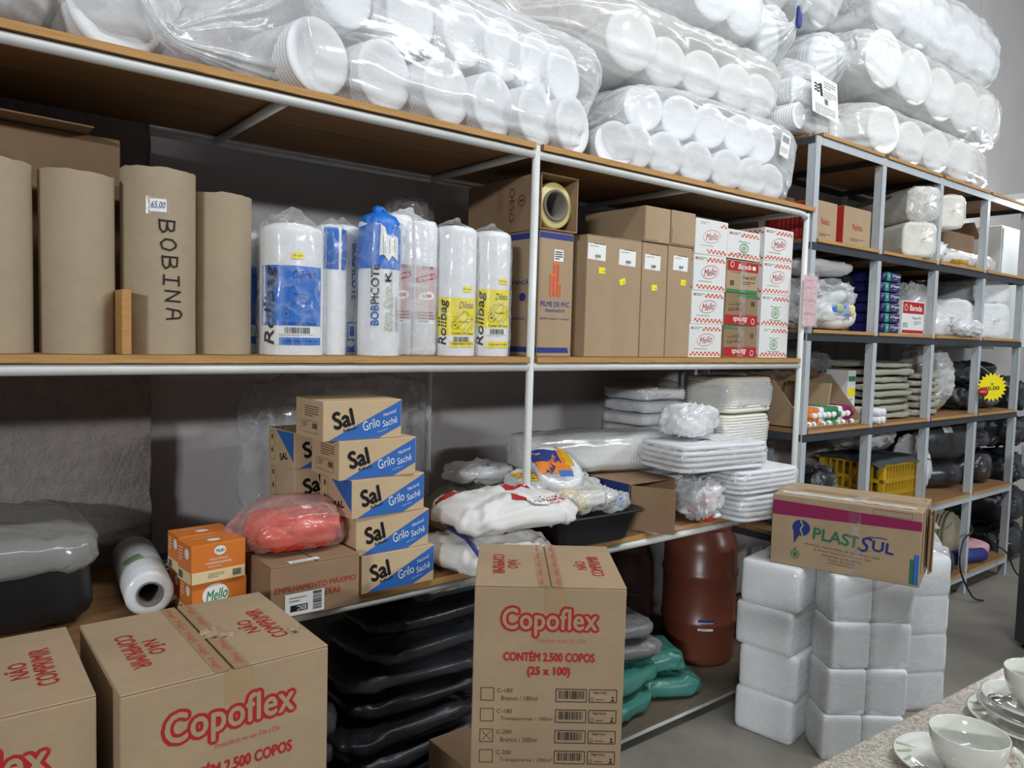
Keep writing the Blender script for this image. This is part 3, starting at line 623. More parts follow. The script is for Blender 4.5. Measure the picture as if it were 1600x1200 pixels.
o, rmb = kraft_roll('', -1.232, 0.125, 0.094, 0.49, 3)
for k in ('label', 'category', 'group'): del o[k]
o.name = 'wrapped_body'; o.parent = root; o.location = (0, 0, 0)
Fr = frame((-0.018, -0.1, 0.24), (0.98, -0.2, 0), (0, 0, 1), (-0.2, -0.98, 0))
mb = MB(); patch(mb, -0.006, 0.150, 0.058, 0.046, 'film_thin', 8, 6); patch(mb, -0.006, 0.150, 0.040, 0.034, 'paper_white', 8, 6, z=0.0006)
mb.text(I4, -0.006, 0.150, '65,00', 'blue_ink', 0.034, 0.02, 0, 0.0, 0.2, z=0.0014); drape(rmb, mb, Fr); mb.build('price_tag', root)
mb = MB()
def hand(ch, y0, x0, sc, sl):
    """hand-drawn capital lying on its side: reads downwards, tops to the right"""
    G = {'B': [[(0, 0), (0, 1)], [(0, 1), (.55, .95), (.62, .72), (.45, .55), (0, .5)], [(0.05, .52), (.6, .45), (.72, .22), (.5, .04), (-.05, 0)]],
         'O': [[(.3, 1), (.05, .75), (.02, .3), (.28, 0), (.6, .12), (.7, .6), (.5, .95), (.3, 1)]],
         'I': [[(.3, 0), (.34, 1)], [(0, .02), (.62, 0)], [(.05, .98), (.66, 1)]],
         'N': [[(0, 0), (.04, 1)], [(.04, 1), (.62, 0.02)], [(.62, .02), (.66, 1)]],
         'A': [[(0, 0), (.12, .85), (.35, 1), (.58, .85), (.66, 0)], [(.06, .42), (.62, .4)]]}
    for st in G[ch]:
        pts = []
        for a, b in zip(st, st[1:]):
            for q in range(4): pts.append((a[0]+(b[0]-a[0])*q/4, a[1]+(b[1]-a[1])*q/4))
        pts.append(st[-1])
        mb.stroke(I4, [(x0 + p[1]*sc*0.9, y0 - p[0]*sc) for p in pts], 0.0042, 'marker')
yy = 0.112
for i, ch in enumerate('BOBINA'):
    hand(ch, yy, -0.004+0.0035*i, 0.042, 0); yy -= 0.047 if ch != 'I' else 0.042
drape(rmb, mb, Fr); mb.build('handwriting', root)
kraft_roll('shorter brown paper wrapped roll set back to the right of the BOBINA roll', -1.055, 0.15, 0.082, 0.452, 4)
mb = MB(); mb.box((0, 0.145, 0.0825), (0.022, 0.29, 0.165), 'ply_edge', bev=0.001)
tag(mb.build('wood_plank', None, (-1.338, 0.0, MZ), 0.0), 'narrow wooden plank standing on edge between two brown paper rolls', 'plank')

def soft_roll(root, w, d, h, seed, m='white', top=0.9, e2=0.85):
    mb = MB(); off = Vector((seed*4.1, 1, 2)); sp = lambda t, e: math.copysign(abs(t)**e, t)
    def fn(u, v):
        a = 2*PI*u; k = 1.0
        z = h*v; tv = (v-top)/(1-top)
        if v > top: k = max(0.02, math.sqrt(max(0, 1-tv*tv))) if v < 0.999 else 0.02
        q = Vector((math.cos(a), math.sin(a), z*6))+off
        k *= 1 + 0.018*noise.noise(q*1.2) + 0.012*((1-abs(noise.noise(q*2.5)))**3-0.4)
        return (w/2*k*sp(math.cos(a), e2), d/2*k*sp(math.sin(a), e2), z if v <= top else h*top + h*(1-top)*tv*0.8)
    mb.grid(fn, 48, 40, m, True); mb.build('bag_roll', root); return mb
def film_sleeve(root, w, d, h, seed, fm='film_thin', flare=0.0, knot=0.03):
    mb = MB(); mb.shell([(0, 0, 0.0, w/2*0.9, d/2*0.9), (0, 0, 0.006, w/2, d/2), (0, 0, h*0.5, w/2, d/2), (0, 0, h*0.88, w/2*0.98, d/2*0.98), (0.004, 0, h*0.97, w/2*0.72, d/2*0.72), (0.008, 0, h+knot*0.5, w/2*0.3, d/2*0.3), (0.012, 0, h+knot, w/2*0.16, d/2*0.12)],
                       fm, n=60, sub=8, e=0.82, pl=13, pa=0.1, fine=0.05, amp=0.02, freq=9, seed=seed, up=(0, 1, 0), lo=0.0)
    mb.build('film_sleeve', root); return mb
def rollbag_print(surf, root, fm, w, h, col, seed, bands=(0.075, 0.36), big=None, txt2='Contém 500 Sacos', fr=None):
    """printed sleeve label: colour field, upright word, sun, roll drawing, barcode strip"""
    Fr = fr or frame((0, 0, 0), (0.94, -0.34, 0), (0, 0, 1), (-0.34, -0.94, 0)); mb = MB(); y0, y1 = bands; x0 = 0.0
    patch(mb, 0, (0.030+y1)/2, w, y1-0.030, 'paper_white', 14, 14)
    patch(mb, 0, (y0+y1)/2, w, y1-y0, col, 14, 14, z=0.0004); patch(mb, w*0.14, 0.041, w*0.72, 0.022, col, 12, 3, z=0.0004)
    mb.text(I4, -w*0.36, (0.034+y1-0.004)/2, 'Rollbag', 'black_ink', big or (y1-0.045), w*0.2, PI/2, 0.03, 0.15, z=0.001)
    mb.text(I4, w*0.2, y1-0.024, 'Dileao', 'blue_ink' if col == 'blue' else 'black_ink', w*0.42, 0.024, 0.05, 0, 0.4, z=0.001)
    cx, cy, ink = w*0.14, y1-0.082, 'blue_ink' if col == 'blue' else 'black_ink'
    for i in range(26):
        a = 2*PI*i/26; r0, r1 = 0.030, 0.040+0.004*(i % 2)
        mb.stroke(I4, [(cx+r0*math.cos(a), cy+r0*math.sin(a)*0.85), (cx+r1*math.cos(a), cy+r1*math.sin(a)*0.85)], 0.0012, ink)
    mb.text(I4, cx, cy, '30cmx40cm', 'black_ink', 0.04, 0.006, 0, 0.01, z=0.001)
    mb.ring(I4, w*-0.10, y0+0.035, 0.012, 0.014, 0.0012, ink); mb.disc(I4, w*-0.10, y0+0.035, 0.003, 0.003, 'black_ink')
    mb.stroke(I4, [(w*-0.14, y0+0.046), (w*0.16, y0+0.085), (w*0.24, y0+0.08), (w*0.25, y0+0.062), (w*-0.04, y0+0.024)], 0.0012, ink)
    mb.stroke(I4, [(w*0.2, y0+0.055), (w*0.4, y0+0.06), (w*0.1, y0+0.018)], 0.001, ink)
    mb.text(I4, w*0.12, y0+0.008, txt2, 'black_ink', w*0.6, 0.008, 0, 0.01, z=0.001)
    mb.barcode(I4, w*0.08, y0-0.013, w*0.42, 0.018, seed=seed); mb.lines(I4, w*0.08, y0-0.027, w*0.6, 0.006, 2, 'grey_ink', seed)
    mb.text(I4, w*0.14, 0.041, 'Capacidade 30 x 40 cm', 'black_ink', w*0.6, 0.009, 0, 0.0, z=0.001)
    drape(surf, mb, Fr, 0.0016); mb.build('printed_label', root)
def price(surf, root, x, y, fr=None, w=0.034, h=0.02):
    mb = MB(); patch(mb, x, y, w, h, 'yellow_tag', 6, 5); mb.text(I4, x, y, 'R$ 15,44', 'grey_ink', w*0.8, h*0.35, 0, 0, z=0.0006); drape(surf, mb, fr or frame((0, 0, 0), (0.94, -0.34, 0), (0, 0, 1), (-0.34, -0.94, 0)), 0.0022); mb.build('price_sticker', root)
pk = thing('bag_roll_pack', 'front blue labelled pack of plastic bag rolls with a yellow price sticker', 'bag roll', (-0.858, 0.115, MZ), group='plastic bag roll packs on the middle shelf')
sf = soft_roll(pk, 0.182, 0.17, 0.405, 3); film_sleeve(pk, 0.196, 0.182, 0.41, 7); rollbag_print(sf, pk, None, 0.168, 0.4, 'blue', 3, (0.086, 0.262), 0.23, 'Contém 700 Sacos'); price(sf, pk, 0.015, 0.292)
pk = thing('bag_roll_pack', 'blue labelled pack of plastic bag rolls half hidden behind the front one', 'bag roll', (-0.968, 0.27, MZ), group='plastic bag roll packs on the middle shelf')
sf = soft_roll(pk, 0.17, 0.16, 0.385, 5); film_sleeve(pk, 0.18, 0.17, 0.388, 8, knot=0.012); rollbag_print(sf, pk, None, 0.15, 0.38, 'blue', 4, (0.086, 0.262), 0.23)
pk = thing('bag_roll_pack', 'pack of bag rolls with a black print behind the front blue pack at its right', 'bag roll', (-0.752, 0.29, MZ), group='plastic bag roll packs on the middle shelf')
sf = soft_roll(pk, 0.15, 0.15, 0.40, 6); film_sleeve(pk, 0.158, 0.158, 0.402, 9, knot=0.01)
mb = MB(); patch(mb, 0, 0.16, 0.13, 0.24, 'black_ink', 8, 8); mb.stroke(I4, [(-0.05, 0.26), (0.0, 0.22), (0.03, 0.16), (-0.02, 0.12)], 0.006, 'paper_white', 0.001); drape(sf, mb, F_((0, -0.08, 0)), 0.0016); mb.build('printed_label', pk)
# picote rolls
def picote(label, x, y, r, h, seed, kind):
    pk = thing('bag_roll', label, 'bag roll', (x, y, MZ), group='perforated bag rolls on the middle shelf')
    sf = soft_roll(pk, 2*r, 2*r, h, seed, top=0.93, e2=1.0); Fr = frame((0, -0.05, 0), (0.98, -0.19, 0), (0, 0, 1), (-0.19, -0.98, 0))
    mb = MB()
    if kind == 'front':
        bs = MB(); bs.lathe([(r*1.016, h-0.172), (r*1.018, h-0.10), (r*1.018, h-0.045), (r*0.97, h-0.022), (r*0.80, h-0.004), (r*0.45, h+0.006)], 48, 'blue'); bs.build('blue_top', pk)
        mb.poly(I4, [(-0.026, h-0.035), (-0.012, h-0.045), (-0.008, h-0.065), (0.014, h-0.075), (0.02, h-0.066), (0.036, h-0.072), (0.036, h-0.145), (0.012, h-0.13), (0.0, h-0.148), (-0.016, h-0.128), (-0.03, h-0.132)], 'paper_white', 0.001)
        for q in (-0.018, -0.012, 0.002, 0.02): mb.stroke(I4, [(q, h-0.07-(0.01 if q > 0 else 0)), (q, h-0.125)], 0.001, 'grey_ink', 0.0016)
        mb.text(I4, -r*0.62, h*0.43+0.032, 'PICOTE', 'black_ink', 0.122, 0.022, PI/2, 0.03, z=0.001); mb.text(I4, -r*0.62, h*0.43-0.064, 'BOB', 'salt_blue', 0.062, 0.022, PI/2, 0.03, z=0.001)
        mb.text(I4, -r*0.05, h*0.33, 'Série Ouro', 'leaf_print', 0.14, 0.018, PI/2, 0.0, 0.3, z=0.001)
        mb.text(I4, 0.0, h*0.56, 'K', 'black_ink', 0.03, 0.02, PI/2, 0.02, z=0.001); mb.lines(I4, r*0.2, h*0.4, 0.2, 0.012, 3, 'grey_ink', 3, PI/2); mb.lines(I4, r*0.55, h*0.3, 0.11, 0.016, 3, 'grey_ink', 4, PI/2)
        drape(sf, mb, Fr, 0.0028); mb.build('printed_sleeve', pk)
        mb = MB(); mb.blob((-0.004, -0.01, h-0.02), (0.05, 0.045, 0.05), 'blue', e1=0.8, e2=0.8, amp=0.2, fine=0.25, freq=22, seed=3); mb.build('twisted_top', pk)
    elif kind == 'side':
        patch(mb, -r*0.2, 0.05, 1.6*r, 0.11, 'blue', 24, 10); mb.disc(I4, r*0.1, 0.035, 0.011, 0.011, 'paper_white', z=0.001)
        mb.poly(I4, [(-0.002, 0.05), (0.024, 0.05), (0.024, 0.1), (-0.002, 0.1)], 'paper_white', 0.001)
        mb.text(I4, -r*0.45, h*0.66, 'Série Ouro', 'leaf_print', 0.13, 0.018, -PI/2, 0.0, 0.3, z=0.001); mb.text(I4, r*0.3, h*0.62, 'BOBPICOTE', 'salt_blue', 0.18, 0.022, -PI/2, 0.01, z=0.001); mb.text(I4, -r*0.5, h*0.36, 'K', 'black_ink', 0.03, 0.02, -PI/2, 0.02, z=0.001)
        drape(sf, mb, Fr, 0.0014); mb.build('printed_sleeve', pk)
    else:
        patch(mb, -r*0.35, h-0.085, 0.9*r, 0.13, 'salt_blue', 16, 10); patch(mb, r*0.55, h-0.085, 0.5*r, 0.13, 'salt_blue', 16, 10); drape(sf, mb, Fr, 0.0014); mb.build('printed_sleeve', pk)
    film_sleeve(pk, 2*r*1.05, 2*r*1.05, h-0.004, seed+20, 'film_thin', knot=0.012); return pk
picote('blue topped perforated bag roll standing in front of its two neighbours', -0.585, 0.07, 0.066, 0.445, 11, 'front')
picote('perforated bag roll with a blue foot band just behind the blue topped roll', -0.652, 0.20, 0.062, 0.43, 12, 'side')
picote('perforated bag roll with two blue stripes at its top, leftmost of three', -0.728, 0.125, 0.05, 0.415, 13, 'back')
# twin red-printed pack
pk = thing('bag_roll_pack', 'twin pack of white bag rolls with faded red print beside the blue topped roll', 'bag roll', (-0.437, 0.13, MZ), group='plastic bag roll packs on the middle shelf')
mb = MB()
for dx in (-0.048, 0.05):
    sp2 = MB(); sp2.v = []
    mb.lathe([(0.0001, 0), (0.046, 0), (0.05, 0.005), (0.05, 0.445-0.01*(dx > 0)), (0.044, 0.462-0.01*(dx > 0)), (0.0001, 0.468-0.01*(dx > 0))], 32, 'white', Matrix.Translation((dx, 0, 0)))
mb.build('bag_roll', pk); sf = mb
mb = MB()
for dx in (-0.042, 0.054):
    patch(mb, dx, 0.205, 0.075, 0.2, 'red_soft' if False else 'white', 8, 10)
    for q in range(18): mb.quad(I4, dx-0.036+0.0042*q, 0.21, 0.0014, 0.18, 'red_soft', 0, 0.0006)
    mb.quad(I4, dx, 0.262, 0.078, 0.018, 'red', 0.25, 0.0012); mb.text(I4, dx, 0.262, 'EMBAROL', 'white', 0.06, 0.011, 0.25, 0.02, z=0.0018)
    mb.disc(I4, dx, 0.2, 0.03, 0.014, 'paper_white', 20, 0.1, 0.0012); mb.text(I4, dx, 0.2, '100', 'red', 0.03, 0.012, 0.1, 0.02, z=0.0018); mb.lines(I4, dx, 0.13, 0.06, 0.04, 4, 'grey_ink', 7); mb.text(I4, dx, 0.295, 'sacos', 'grey_ink', 0.04, 0.01, z=0.0012)
drape(sf, mb, frame((0, 0, 0), (0.96, -0.27, 0), (0, 0, 1), (-0.27, -0.96, 0)), 0.0012); mb.build('printed_label', pk); film_sleeve(pk, 0.205, 0.112, 0.472, 33, 'film', knot=0.006)
for lab, x, y, sd, w, hh, b in (('yellow labelled pack of bag rolls with the lower label, beside the red printed twin pack', -0.262, 0.115, 41, 0.15, 0.46, (0.07, 0.20)), ('yellow labelled pack of bag rolls next to the film carton, its label set higher', -0.122, 0.095, 42, 0.138, 0.455, (0.10, 0.235))):
    pk = thing('bag_roll_pack', lab, 'bag roll', (x, y, MZ), group='plastic bag roll packs on the middle shelf')
    sf = soft_roll(pk, w*0.96, 0.14, hh, sd, top=0.94); film_sleeve(pk, w*1.03, 0.152, hh, sd, knot=0.004)
    rollbag_print(sf, pk, None, w*0.92, 0.4, 'yellow', sd, b, None); price(sf, pk, 0.03, b[1]+0.03)

# ------------------------------------------------------------------ cartons
def carton(name, label, cat, loc, w, d, h, rz=0.0, group=None, m='kraft', tape=None, flap=True, bev=0.0025):
    """closed carton: body, two top flaps meeting along x or y seam, tape strip"""
    t = thing(name, label, cat, loc, rz, group)
    body = MB(); body.box((0, 0, (h-0.004)/2), (w, d, h-0.004), m, bev=bev, jit=0.0008)
    if flap:
        for sg in (-1, 1):
            f = MB()
            if tape == 'y': f.box((sg*(w/4+0.0008), 0, h-0.0018), (w/2-0.0035, d-0.001, 0.0036), m, bev=0.0012, seg=1)
            else: f.box((0, sg*(d/4+0.0008), h-0.0018), (w-0.001, d/2-0.0035, 0.0036), m, bev=0.0012, seg=1)
            f.build('flap', t)
    return t, body
def tape_strip(t, w, d, h, along, wd=0.05, drop=0.07):
    mb = MB(); T = FM('T', w, d, h)
    if along == 'y':
        mb.quad(T, 0, 0, wd, d, 'tape', 0, 0.0007); mb.quad(FM('F', w, d, h), 0, h/2-drop/2, wd, drop, 'tape', 0, 0.0007)
    else:
        mb.quad(T, 0, 0, w, wd, 'tape', 0, 0.0007); mb.quad(FM('L', w, d, h), 0, h/2-drop/2, wd, drop, 'tape', 0, 0.0007)
    mb.build('packing_tape', t)
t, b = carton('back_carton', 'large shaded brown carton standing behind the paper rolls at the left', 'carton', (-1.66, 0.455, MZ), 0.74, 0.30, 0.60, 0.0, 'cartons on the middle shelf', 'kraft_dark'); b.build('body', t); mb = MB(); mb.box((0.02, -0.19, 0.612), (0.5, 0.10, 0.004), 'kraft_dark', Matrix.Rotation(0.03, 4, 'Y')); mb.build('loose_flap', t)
# film carton with navy bands, open roll carton on top
t, b = carton('film_carton', 'tall cardboard carton with navy bands reading FILME DE PVC', 'carton', (0.141, 0.185, MZ), 0.172, 0.30, 0.468, group='cartons on the middle shelf')
for k, ww in (('F', 0.172), ('L', 0.30)):
    A = FM(k, 0.172, 0.30, 0.464)
    b.quad(A, 0, 0.218, ww-0.006, 0.022, 'blue_ink'); b.quad(A, 0, -0.208, ww-0.006, 0.02, 'blue_ink')
A = FM('F', 0.172, 0.30, 0.464)
b.text(A, 0, -0.035, 'FILME DE PVC', 'blue_ink', 0.142, 0.018, 0, 0.02); b.text(A, 0, -0.06, 'TRANSPARENTE', 'blue_ink', 0.1, 0.011, 0, 0.015); b.text(A, 0, -0.09, 'RESISTENTE - HIGIENICO - ECONOMICO', 'blue_ink', 0.145, 0.006, 0, 0.01)
for x, y0, y1, w in ((0.0, 0.0, 0.118, 0.03), (-0.018, -0.006, 0.075, 0.026), (0.016, -0.008, 0.045, 0.018)):
    b.quad(A, x, (y0+y1)/2, w, y1-y0, 'orange_ink' if False else 'red_soft', 0, 0.0008 + 0.0002*(x != 0)); b.disc(A, x, y1, w/2, 0.006, 'orange', z=0.0013); b.quad(A, x-w*0.1, (y0+y1)/2, w*0.25, y1-y0-0.004, 'orange', 0, 0.0012)
A = FM('L', 0.172, 0.30, 0.464); b.text(A, 0.05, 0.045, 'ATENÇÃO', 'blue_ink', 0.13, 0.022, 0, 0.02); b.text(A, 0.03, -0.09, 'FRÁGIL', 'blue_ink', 0.1, 0.012, 0, 0.01); b.disc(A, 0.06, -0.01, 0.02, 0.016, 'blue_ink')
b.build('body', t)
mb = MB(); A = FM('F', 0.172, 0.30, 0.464); mb.quad(A, 0.012, 0.148, 0.046, 0.044, 'paper_white', 0, 0.001); mb.lines(A, 0.012, 0.148, 0.036, 0.034, 4, 'black_ink', 9, 0, 0.0014, 0.55); mb.build('price_sticker', t)
t = thing('roll_carton', 'open ended carton lying on the film carton, yellow film roll showing in its mouth', 'carton', (0.145, 0.26, MZ+0.470), group='cartons on the middle shelf')
mb = MB(); w, d, h, th = 0.186, 0.46, 0.205, 0.005
mb.box((0, 0, th/2), (w, d, th), 'kraft_dark'); mb.box((0, 0, h-th/2), (w, d, th), 'kraft_dark')
for sg in (-1, 1): mb.box((sg*(w/2-th/2), 0, h/2), (th, d, h-2*th), 'kraft_dark')
mb.box((0, d/2-th/2, h/2), (w-2*th, th, h-2*th), 'kraft_dark')
A = FM('L', w, d, h)
mb.text(A, 0.06, 0.0, 'OESO', 'brown_ink', 0.13, 0.03, -PI/2, 0.0); mb.ring(A, 0.12, 0.012, 0.022, 0.022, 0.004, 'brown_ink'); mb.text(A, 0.12, 0.012, '$', 'brown_ink', None, 0.025, -PI/2, 0.01)
for q in range(3): mb.lines(A, 0.0-0.014*q, 0.0, 0.15, 0.008, 1, 'brown_ink', q, -PI/2)
mb.quad(A, 0.212, -0.035, 0.024, 0.04, 'paper_white'); mb.build('body', t)
mb = MB(); Ay = frame((0.004, -0.20, 0.098), (1, 0, 0), (0, 0, 1), (0, 1, 0))
mb.lathe([(0.054, 0.0), (0.083, 0.0), (0.086, 0.004), (0.086, 0.40)], 48, 'tape_yellow', Ay); mb.build('film_roll', t)
mb = MB(); mb.lathe([(0.050, 0.395), (0.050, -0.008), (0.060, -0.008), (0.060, 0.0)], 40, 'core', Ay); mb.lathe([(0.0001, 0.1), (0.05, 0.1)], 24, 'dark_gap', Ay); mb.build('roll_core', t)
# four tall cartons in a row
for i, (lab, x, z0, hh, sx, sy, py) in enumerate((
        ('leftmost of the four tall plain cartons with white labels, beside the film carton', 0.378, 0.0, 0.476, -0.026, 0.175, 0.105),
        ('second from the left of the four tall plain cartons, tilted yellow price sticker', 0.536, 0.0, 0.478, -0.006, 0.165, 0.068),
        ('third from the left of the four tall plain cartons with white labels', 0.695, 0.0, 0.476, -0.016, 0.160, 0.056),
        ('rightmost of the four tall plain cartons, beside the small white boxes', 0.862, 0.0, 0.480, 0.002, 0.168, 0.088))):
    w, d = 0.157, 0.30
    t, b = carton('tall_carton', lab, 'carton', (x, 0.185 + 0.004*(i % 2), MZ), w, d, hh, 0.0, 'cartons on the middle shelf'); b.build('body', t); A = FM('F', w, d, hh-0.004)
    mb = MB(); mb.quad(A, sx, sy, 0.098, 0.062, 'paper_white', -0.03); mb.lines(A, sx, sy+0.022, 0.08, 0.006, 1, 'black_ink', i); mb.barcode(A, sx+0.005, sy-0.016, 0.03, 0.012, seed=i+3); mb.lines(A, sx+0.004, sy-0.026, 0.03, 0.004, 1, 'grey_ink', i)
    for q in range(4): mb.quad(A, sx-0.01+0.015*q, sy+0.0325, 0.008, 0.004, 'black_ink')
    mb.build('paper_label', t)
    mb = MB(); r = (0.0, 0.3, 0.05, 0.0)[i]; mb.quad(A, (0.005, -0.03, 0.0, 0.025)[i], py, 0.034, 0.024, 'yellow_tag', r); mb.text(A, (0.005, -0.03, 0.0, 0.025)[i]+0.006, py-0.003, '1,98', 'grey_ink', 0.016, 0.007, r); mb.build('price_sticker', t)
for i, (lab, x, w, hh) in enumerate((('plain carton lying across the tops of the tall cartons, its flap end forward', 0.703, 0.158, 0.150), ('smaller plain carton lying on the rightmost tall carton', 0.871, 0.158, 0.152))):
    t, b = carton('lying_carton', lab, 'carton', (x, 0.215, MZ+0.481), w, 0.36, hh, 0, 'cartons on the middle shelf', flap=False); A = FM('F', w, 0.36, hh-0.004); b.build('body', t)
    mb = MB(); mb.box((0.0 if i else -0.038, -0.1812, hh*0.5 if i == 0 else hh*0.27), (w-0.006 if i else 0.076, 0.0022, hh-0.012 if i == 0 else hh*0.46), 'kraft', bev=0.0008, seg=1); mb.build('flap', t)
# small white boxes with orange checks
def check_box(label, loc, w, d, h, kind, rz=0.0, group='small printed boxes on the middle shelf'):
    t = thing('white_check_box', label, 'small box', loc, rz, group); b = MB(); b.box((0, 0, h/2), (w, d, h), 'white_card', bev=0.002, jit=0.001)
    for k, ww in (('F', w), ('L', d)):
        A = FM(k, w, d, h)
        b.checker(A, ww*0.18, h/2-0.018, ww*0.56, 0.018, 9, 'orange_ink'); b.quad(A, -ww*0.42, h/2-0.016, ww*0.07, 0.01, 'orange_ink')
        b.checker(A, 0.0, -h/2+0.017, ww*0.94, 0.018, 15, 'orange_ink')
        b.lines(A, -ww*0.24, h/2-0.016, ww*0.26, 0.014, 2, 'green_ink', 3)
    A = FM('F', w, d, h)
    if kind == 'logo':
        b.ring(A, 0, 0.006, w*0.27, h*0.19, 0.0022, 'red_soft', rot=0.14); b.text(A, 0, 0.006, 'Mello', 'red', w*0.4, h*0.2, 0.14, 0.0, 0.45); b.lines(A, 0.0, -h*0.235, w*0.7, 0.006, 1, 'green_ink', 5)
    else:
        b.text(A, 0, h*0.13, 'Mexedores', 'green_ink', w*0.34, 0.007); b.ring(A, 0, -0.012, w*0.14, h*0.16, 0.004, 'green_ink'); b.disc(A, 0, -0.012, w*0.08, h*0.09, 'leaf_print'); b.text(A, 0, -h*0.29, '500 unidades', 'green_ink', w*0.4, 0.008)
    b.build('body', t)
    mb = MB(); mb.box((0, -d/4-0.0008, h+0.0008), (w-0.002, d/2-0.004, 0.0015), 'white_card'); mb.box((0, d/4+0.0008, h+0.0008), (w-0.002, d/2-0.004, 0.0015), 'white_card'); mb.build('flap', t)
    return t
W1 = 0.232
for k, (z, h, dx, lab) in enumerate(((0.0, 0.147, -0.006, 'bottom white checked box of the column nearest the tall cartons'), (0.149, 0.148, 0.002, 'second white checked box up in the column nearest the tall cartons'), (0.299, 0.158, 0.006, 'third white checked box up in the column nearest the tall cartons'), (0.459, 0.155, 0.008, 'topmost white checked box of the column nearest the tall cartons'))):
    check_box(lab, (1.060+dx, 0.145, MZ+z), W1, 0.22, h, 'logo')
for k, (z, h, kind, lab) in enumerate(((0.0, 0.152, 'g', 'bottom white checked box with green print beside the right rack post'), (0.154, 0.155, 'g', 'second white box with green print up from the bottom beside the rack post'), (0.311, 0.16, 'logo', 'second checked box from the top in the column beside the rack post'), (0.473, 0.158, 'logo', 'topmost checked box of the column beside the right rack post'))):
    check_box(lab, (1.600+0.003*k, 0.150, MZ+z), 0.245, 0.22, h, kind)
check_box('flatter white checked box topping the column of brown and red boxes', (1.318, 0.15, MZ+0.460), 0.262, 0.22, 0.132, 'g', 0.03)
def needle_box(label, loc, w, d, h, flip, rz=0.0):
    t = thing('red_band_box', label, 'small box', loc, rz, 'small printed boxes on the middle shelf'); b = MB(); b.box((0, 0, h/2), (w, d, h), 'kraft_dark' if flip else 'kraft', bev=0.002, jit=0.002)
    A = FM('F', w, d, h) @ (Matrix.Rotation(PI, 4, 'Z') if flip else I4)
    b.quad(A, 0, h/2-0.027, w-0.004, 0.044, 'red'); b.text(A, 0.01, h/2-0.027, 'Bareda', 'paper_white', w*0.42, 0.024, 0.02, 0.01, 0.3)
    b.ring(A, -w*0.35, h/2-0.022, 0.014, 0.014, 0.003, 'paper_white', 18); b.quad(A, 0, -h/2+0.010, w-0.004, 0.014, 'green_ink')
    b.text(A, -w*0.33, -h*0.2, 'BB', 'black_ink', 0.03, 0.022, 0, 0.0); b.text(A, w*0.2, 0.0, 'Prato N°3', 'brown_ink', w*0.42, 0.017, 0, 0.01, 0.2); b.lines(A, w*0.2, -0.026, w*0.4, 0.018, 2, 'brown_ink', 5); b.lines(A, -w*0.1, 0.02, w*0.6, 0.006, 1, 'green_ink', 4)
    b.build('body', t); mb = MB(); mb.quad(A, w*0.0, 0, 0.05, h-0.01, 'film_thin', 0, 0.0016)
    if not flip: mb.quad(A, w*0.34, h/2-0.03, 0.026, 0.018, 'paper_white', 0, 0.002)
    mb.build('tape_and_sticker', t); return t
needle_box('brown box with an upside down red band at the bottom of the middle column', (1.322, 0.148, MZ), 0.262, 0.22, 0.149, True)
needle_box('brown box with an upside down red band, second up in the middle column', (1.325, 0.15, MZ+0.151), 0.258, 0.22, 0.15, True)
needle_box('upright brown box with a red band, under the flatter white checked box', (1.320, 0.15, MZ+0.303), 0.254, 0.22, 0.152, False, 0.02)
check_box('tall white checked box behind the front boxes under the top shelf', (1.36, 0.42, MZ), 0.30, 0.22, 0.69, 'logo')
mb = MB(); mb.box((0, 0, 0.31), (0.22, 0.2, 0.62), 'white_card', bev=0.003); mb.box((0.001, -0.101, 0.31), (0.004, 0.002, 0.61), 'dark_gap'); tag(mb.build('white_box', None, (1.63, 0.42, MZ)), 'plain pale box at the back behind the rightmost checked column', 'small box', 'small printed boxes on the middle shelf')
# film crumple hanging behind the bag rolls
mb = MB(); mb.blob((0, 0, 0), (0.30, 0.14, 0.30), 'film_grey', e1=0.7, e2=0.6, amp=0.12, fine=0.2, freq=9, seed=71)
t = thing('film_bag_of_lids', 'crumpled clear bag of round clear lids at the back beside the dark carton', 'plastic bag', (-0.20, 0.56, MZ+0.002))
o = MB()
for k in range(3): o.lathe([(0.065, 0), (0.07, 0.004), (0.07, 0.012), (0.065, 0.016)], 28, 'film_lids', frame((0.02*k-0.02, -0.04+0.02*k, 0.53+0.004*k), (1, 0, 0), (0, 0.2, 1), (0, -1, 0.2)))
o.build('clear_lid_stack', t)
mb2 = MB(); mb2.blob((0, 0, 0), (0.26, 0.14, 0.62), 'film_lids', e1=0.5, e2=0.6, amp=0.1, fine=0.14, freq=8, seed=72, nu=48, nv=36); mb2.build('film_bag', t)

# ------------------------------------------------------------------ lower shelf, left bay
t = thing('film_wrapped_pack', 'large black pack under grey film at the far left of the lower shelf', 'plastic sheeting', (-1.70, 0.36, LZ))
mb = MB(); mb.blob((0, 0, 0), (0.62, 0.58, 0.245), 'black_plastic', e1=0.35, e2=0.3, amp=0.05, fine=0.05, freq=5, seed=1, nu=64, nv=30); mb.build('black_sheeting', t)
mb = MB(); mb.blob((0, 0, 0.195), (0.66, 0.61, 0.13), 'film_cover', e1=0.45, e2=0.35, amp=0.08, fine=0.10, freq=7, seed=2, nu=72, nv=24, floor=False); mb.build('film_cover', t)
mb = MB(); mb.blob((0, 0, 0), (0.24, 0.16, 0.075), 'black_bag', e1=0.8, e2=0.6, amp=0.25, fine=0.25, freq=9, seed=6); tag(mb.build('black_bag', None, (-1.10, 0.42, LZ)), 'flat crumpled black bag lying behind the orange boxes', 'plastic bag')
t = thing('film_roll', 'roll of clear plastic film lying on the lower shelf, core hole facing out', 'plastic film roll', (-1.272, 0.06, LZ+0.068))
A = frame((0, 0, 0), (1, 0, 0), (0, 0, 1), (0.12, 1, 0)); A = axis_frame((0, 0, 0), (0.05, 0.42, 0.0))
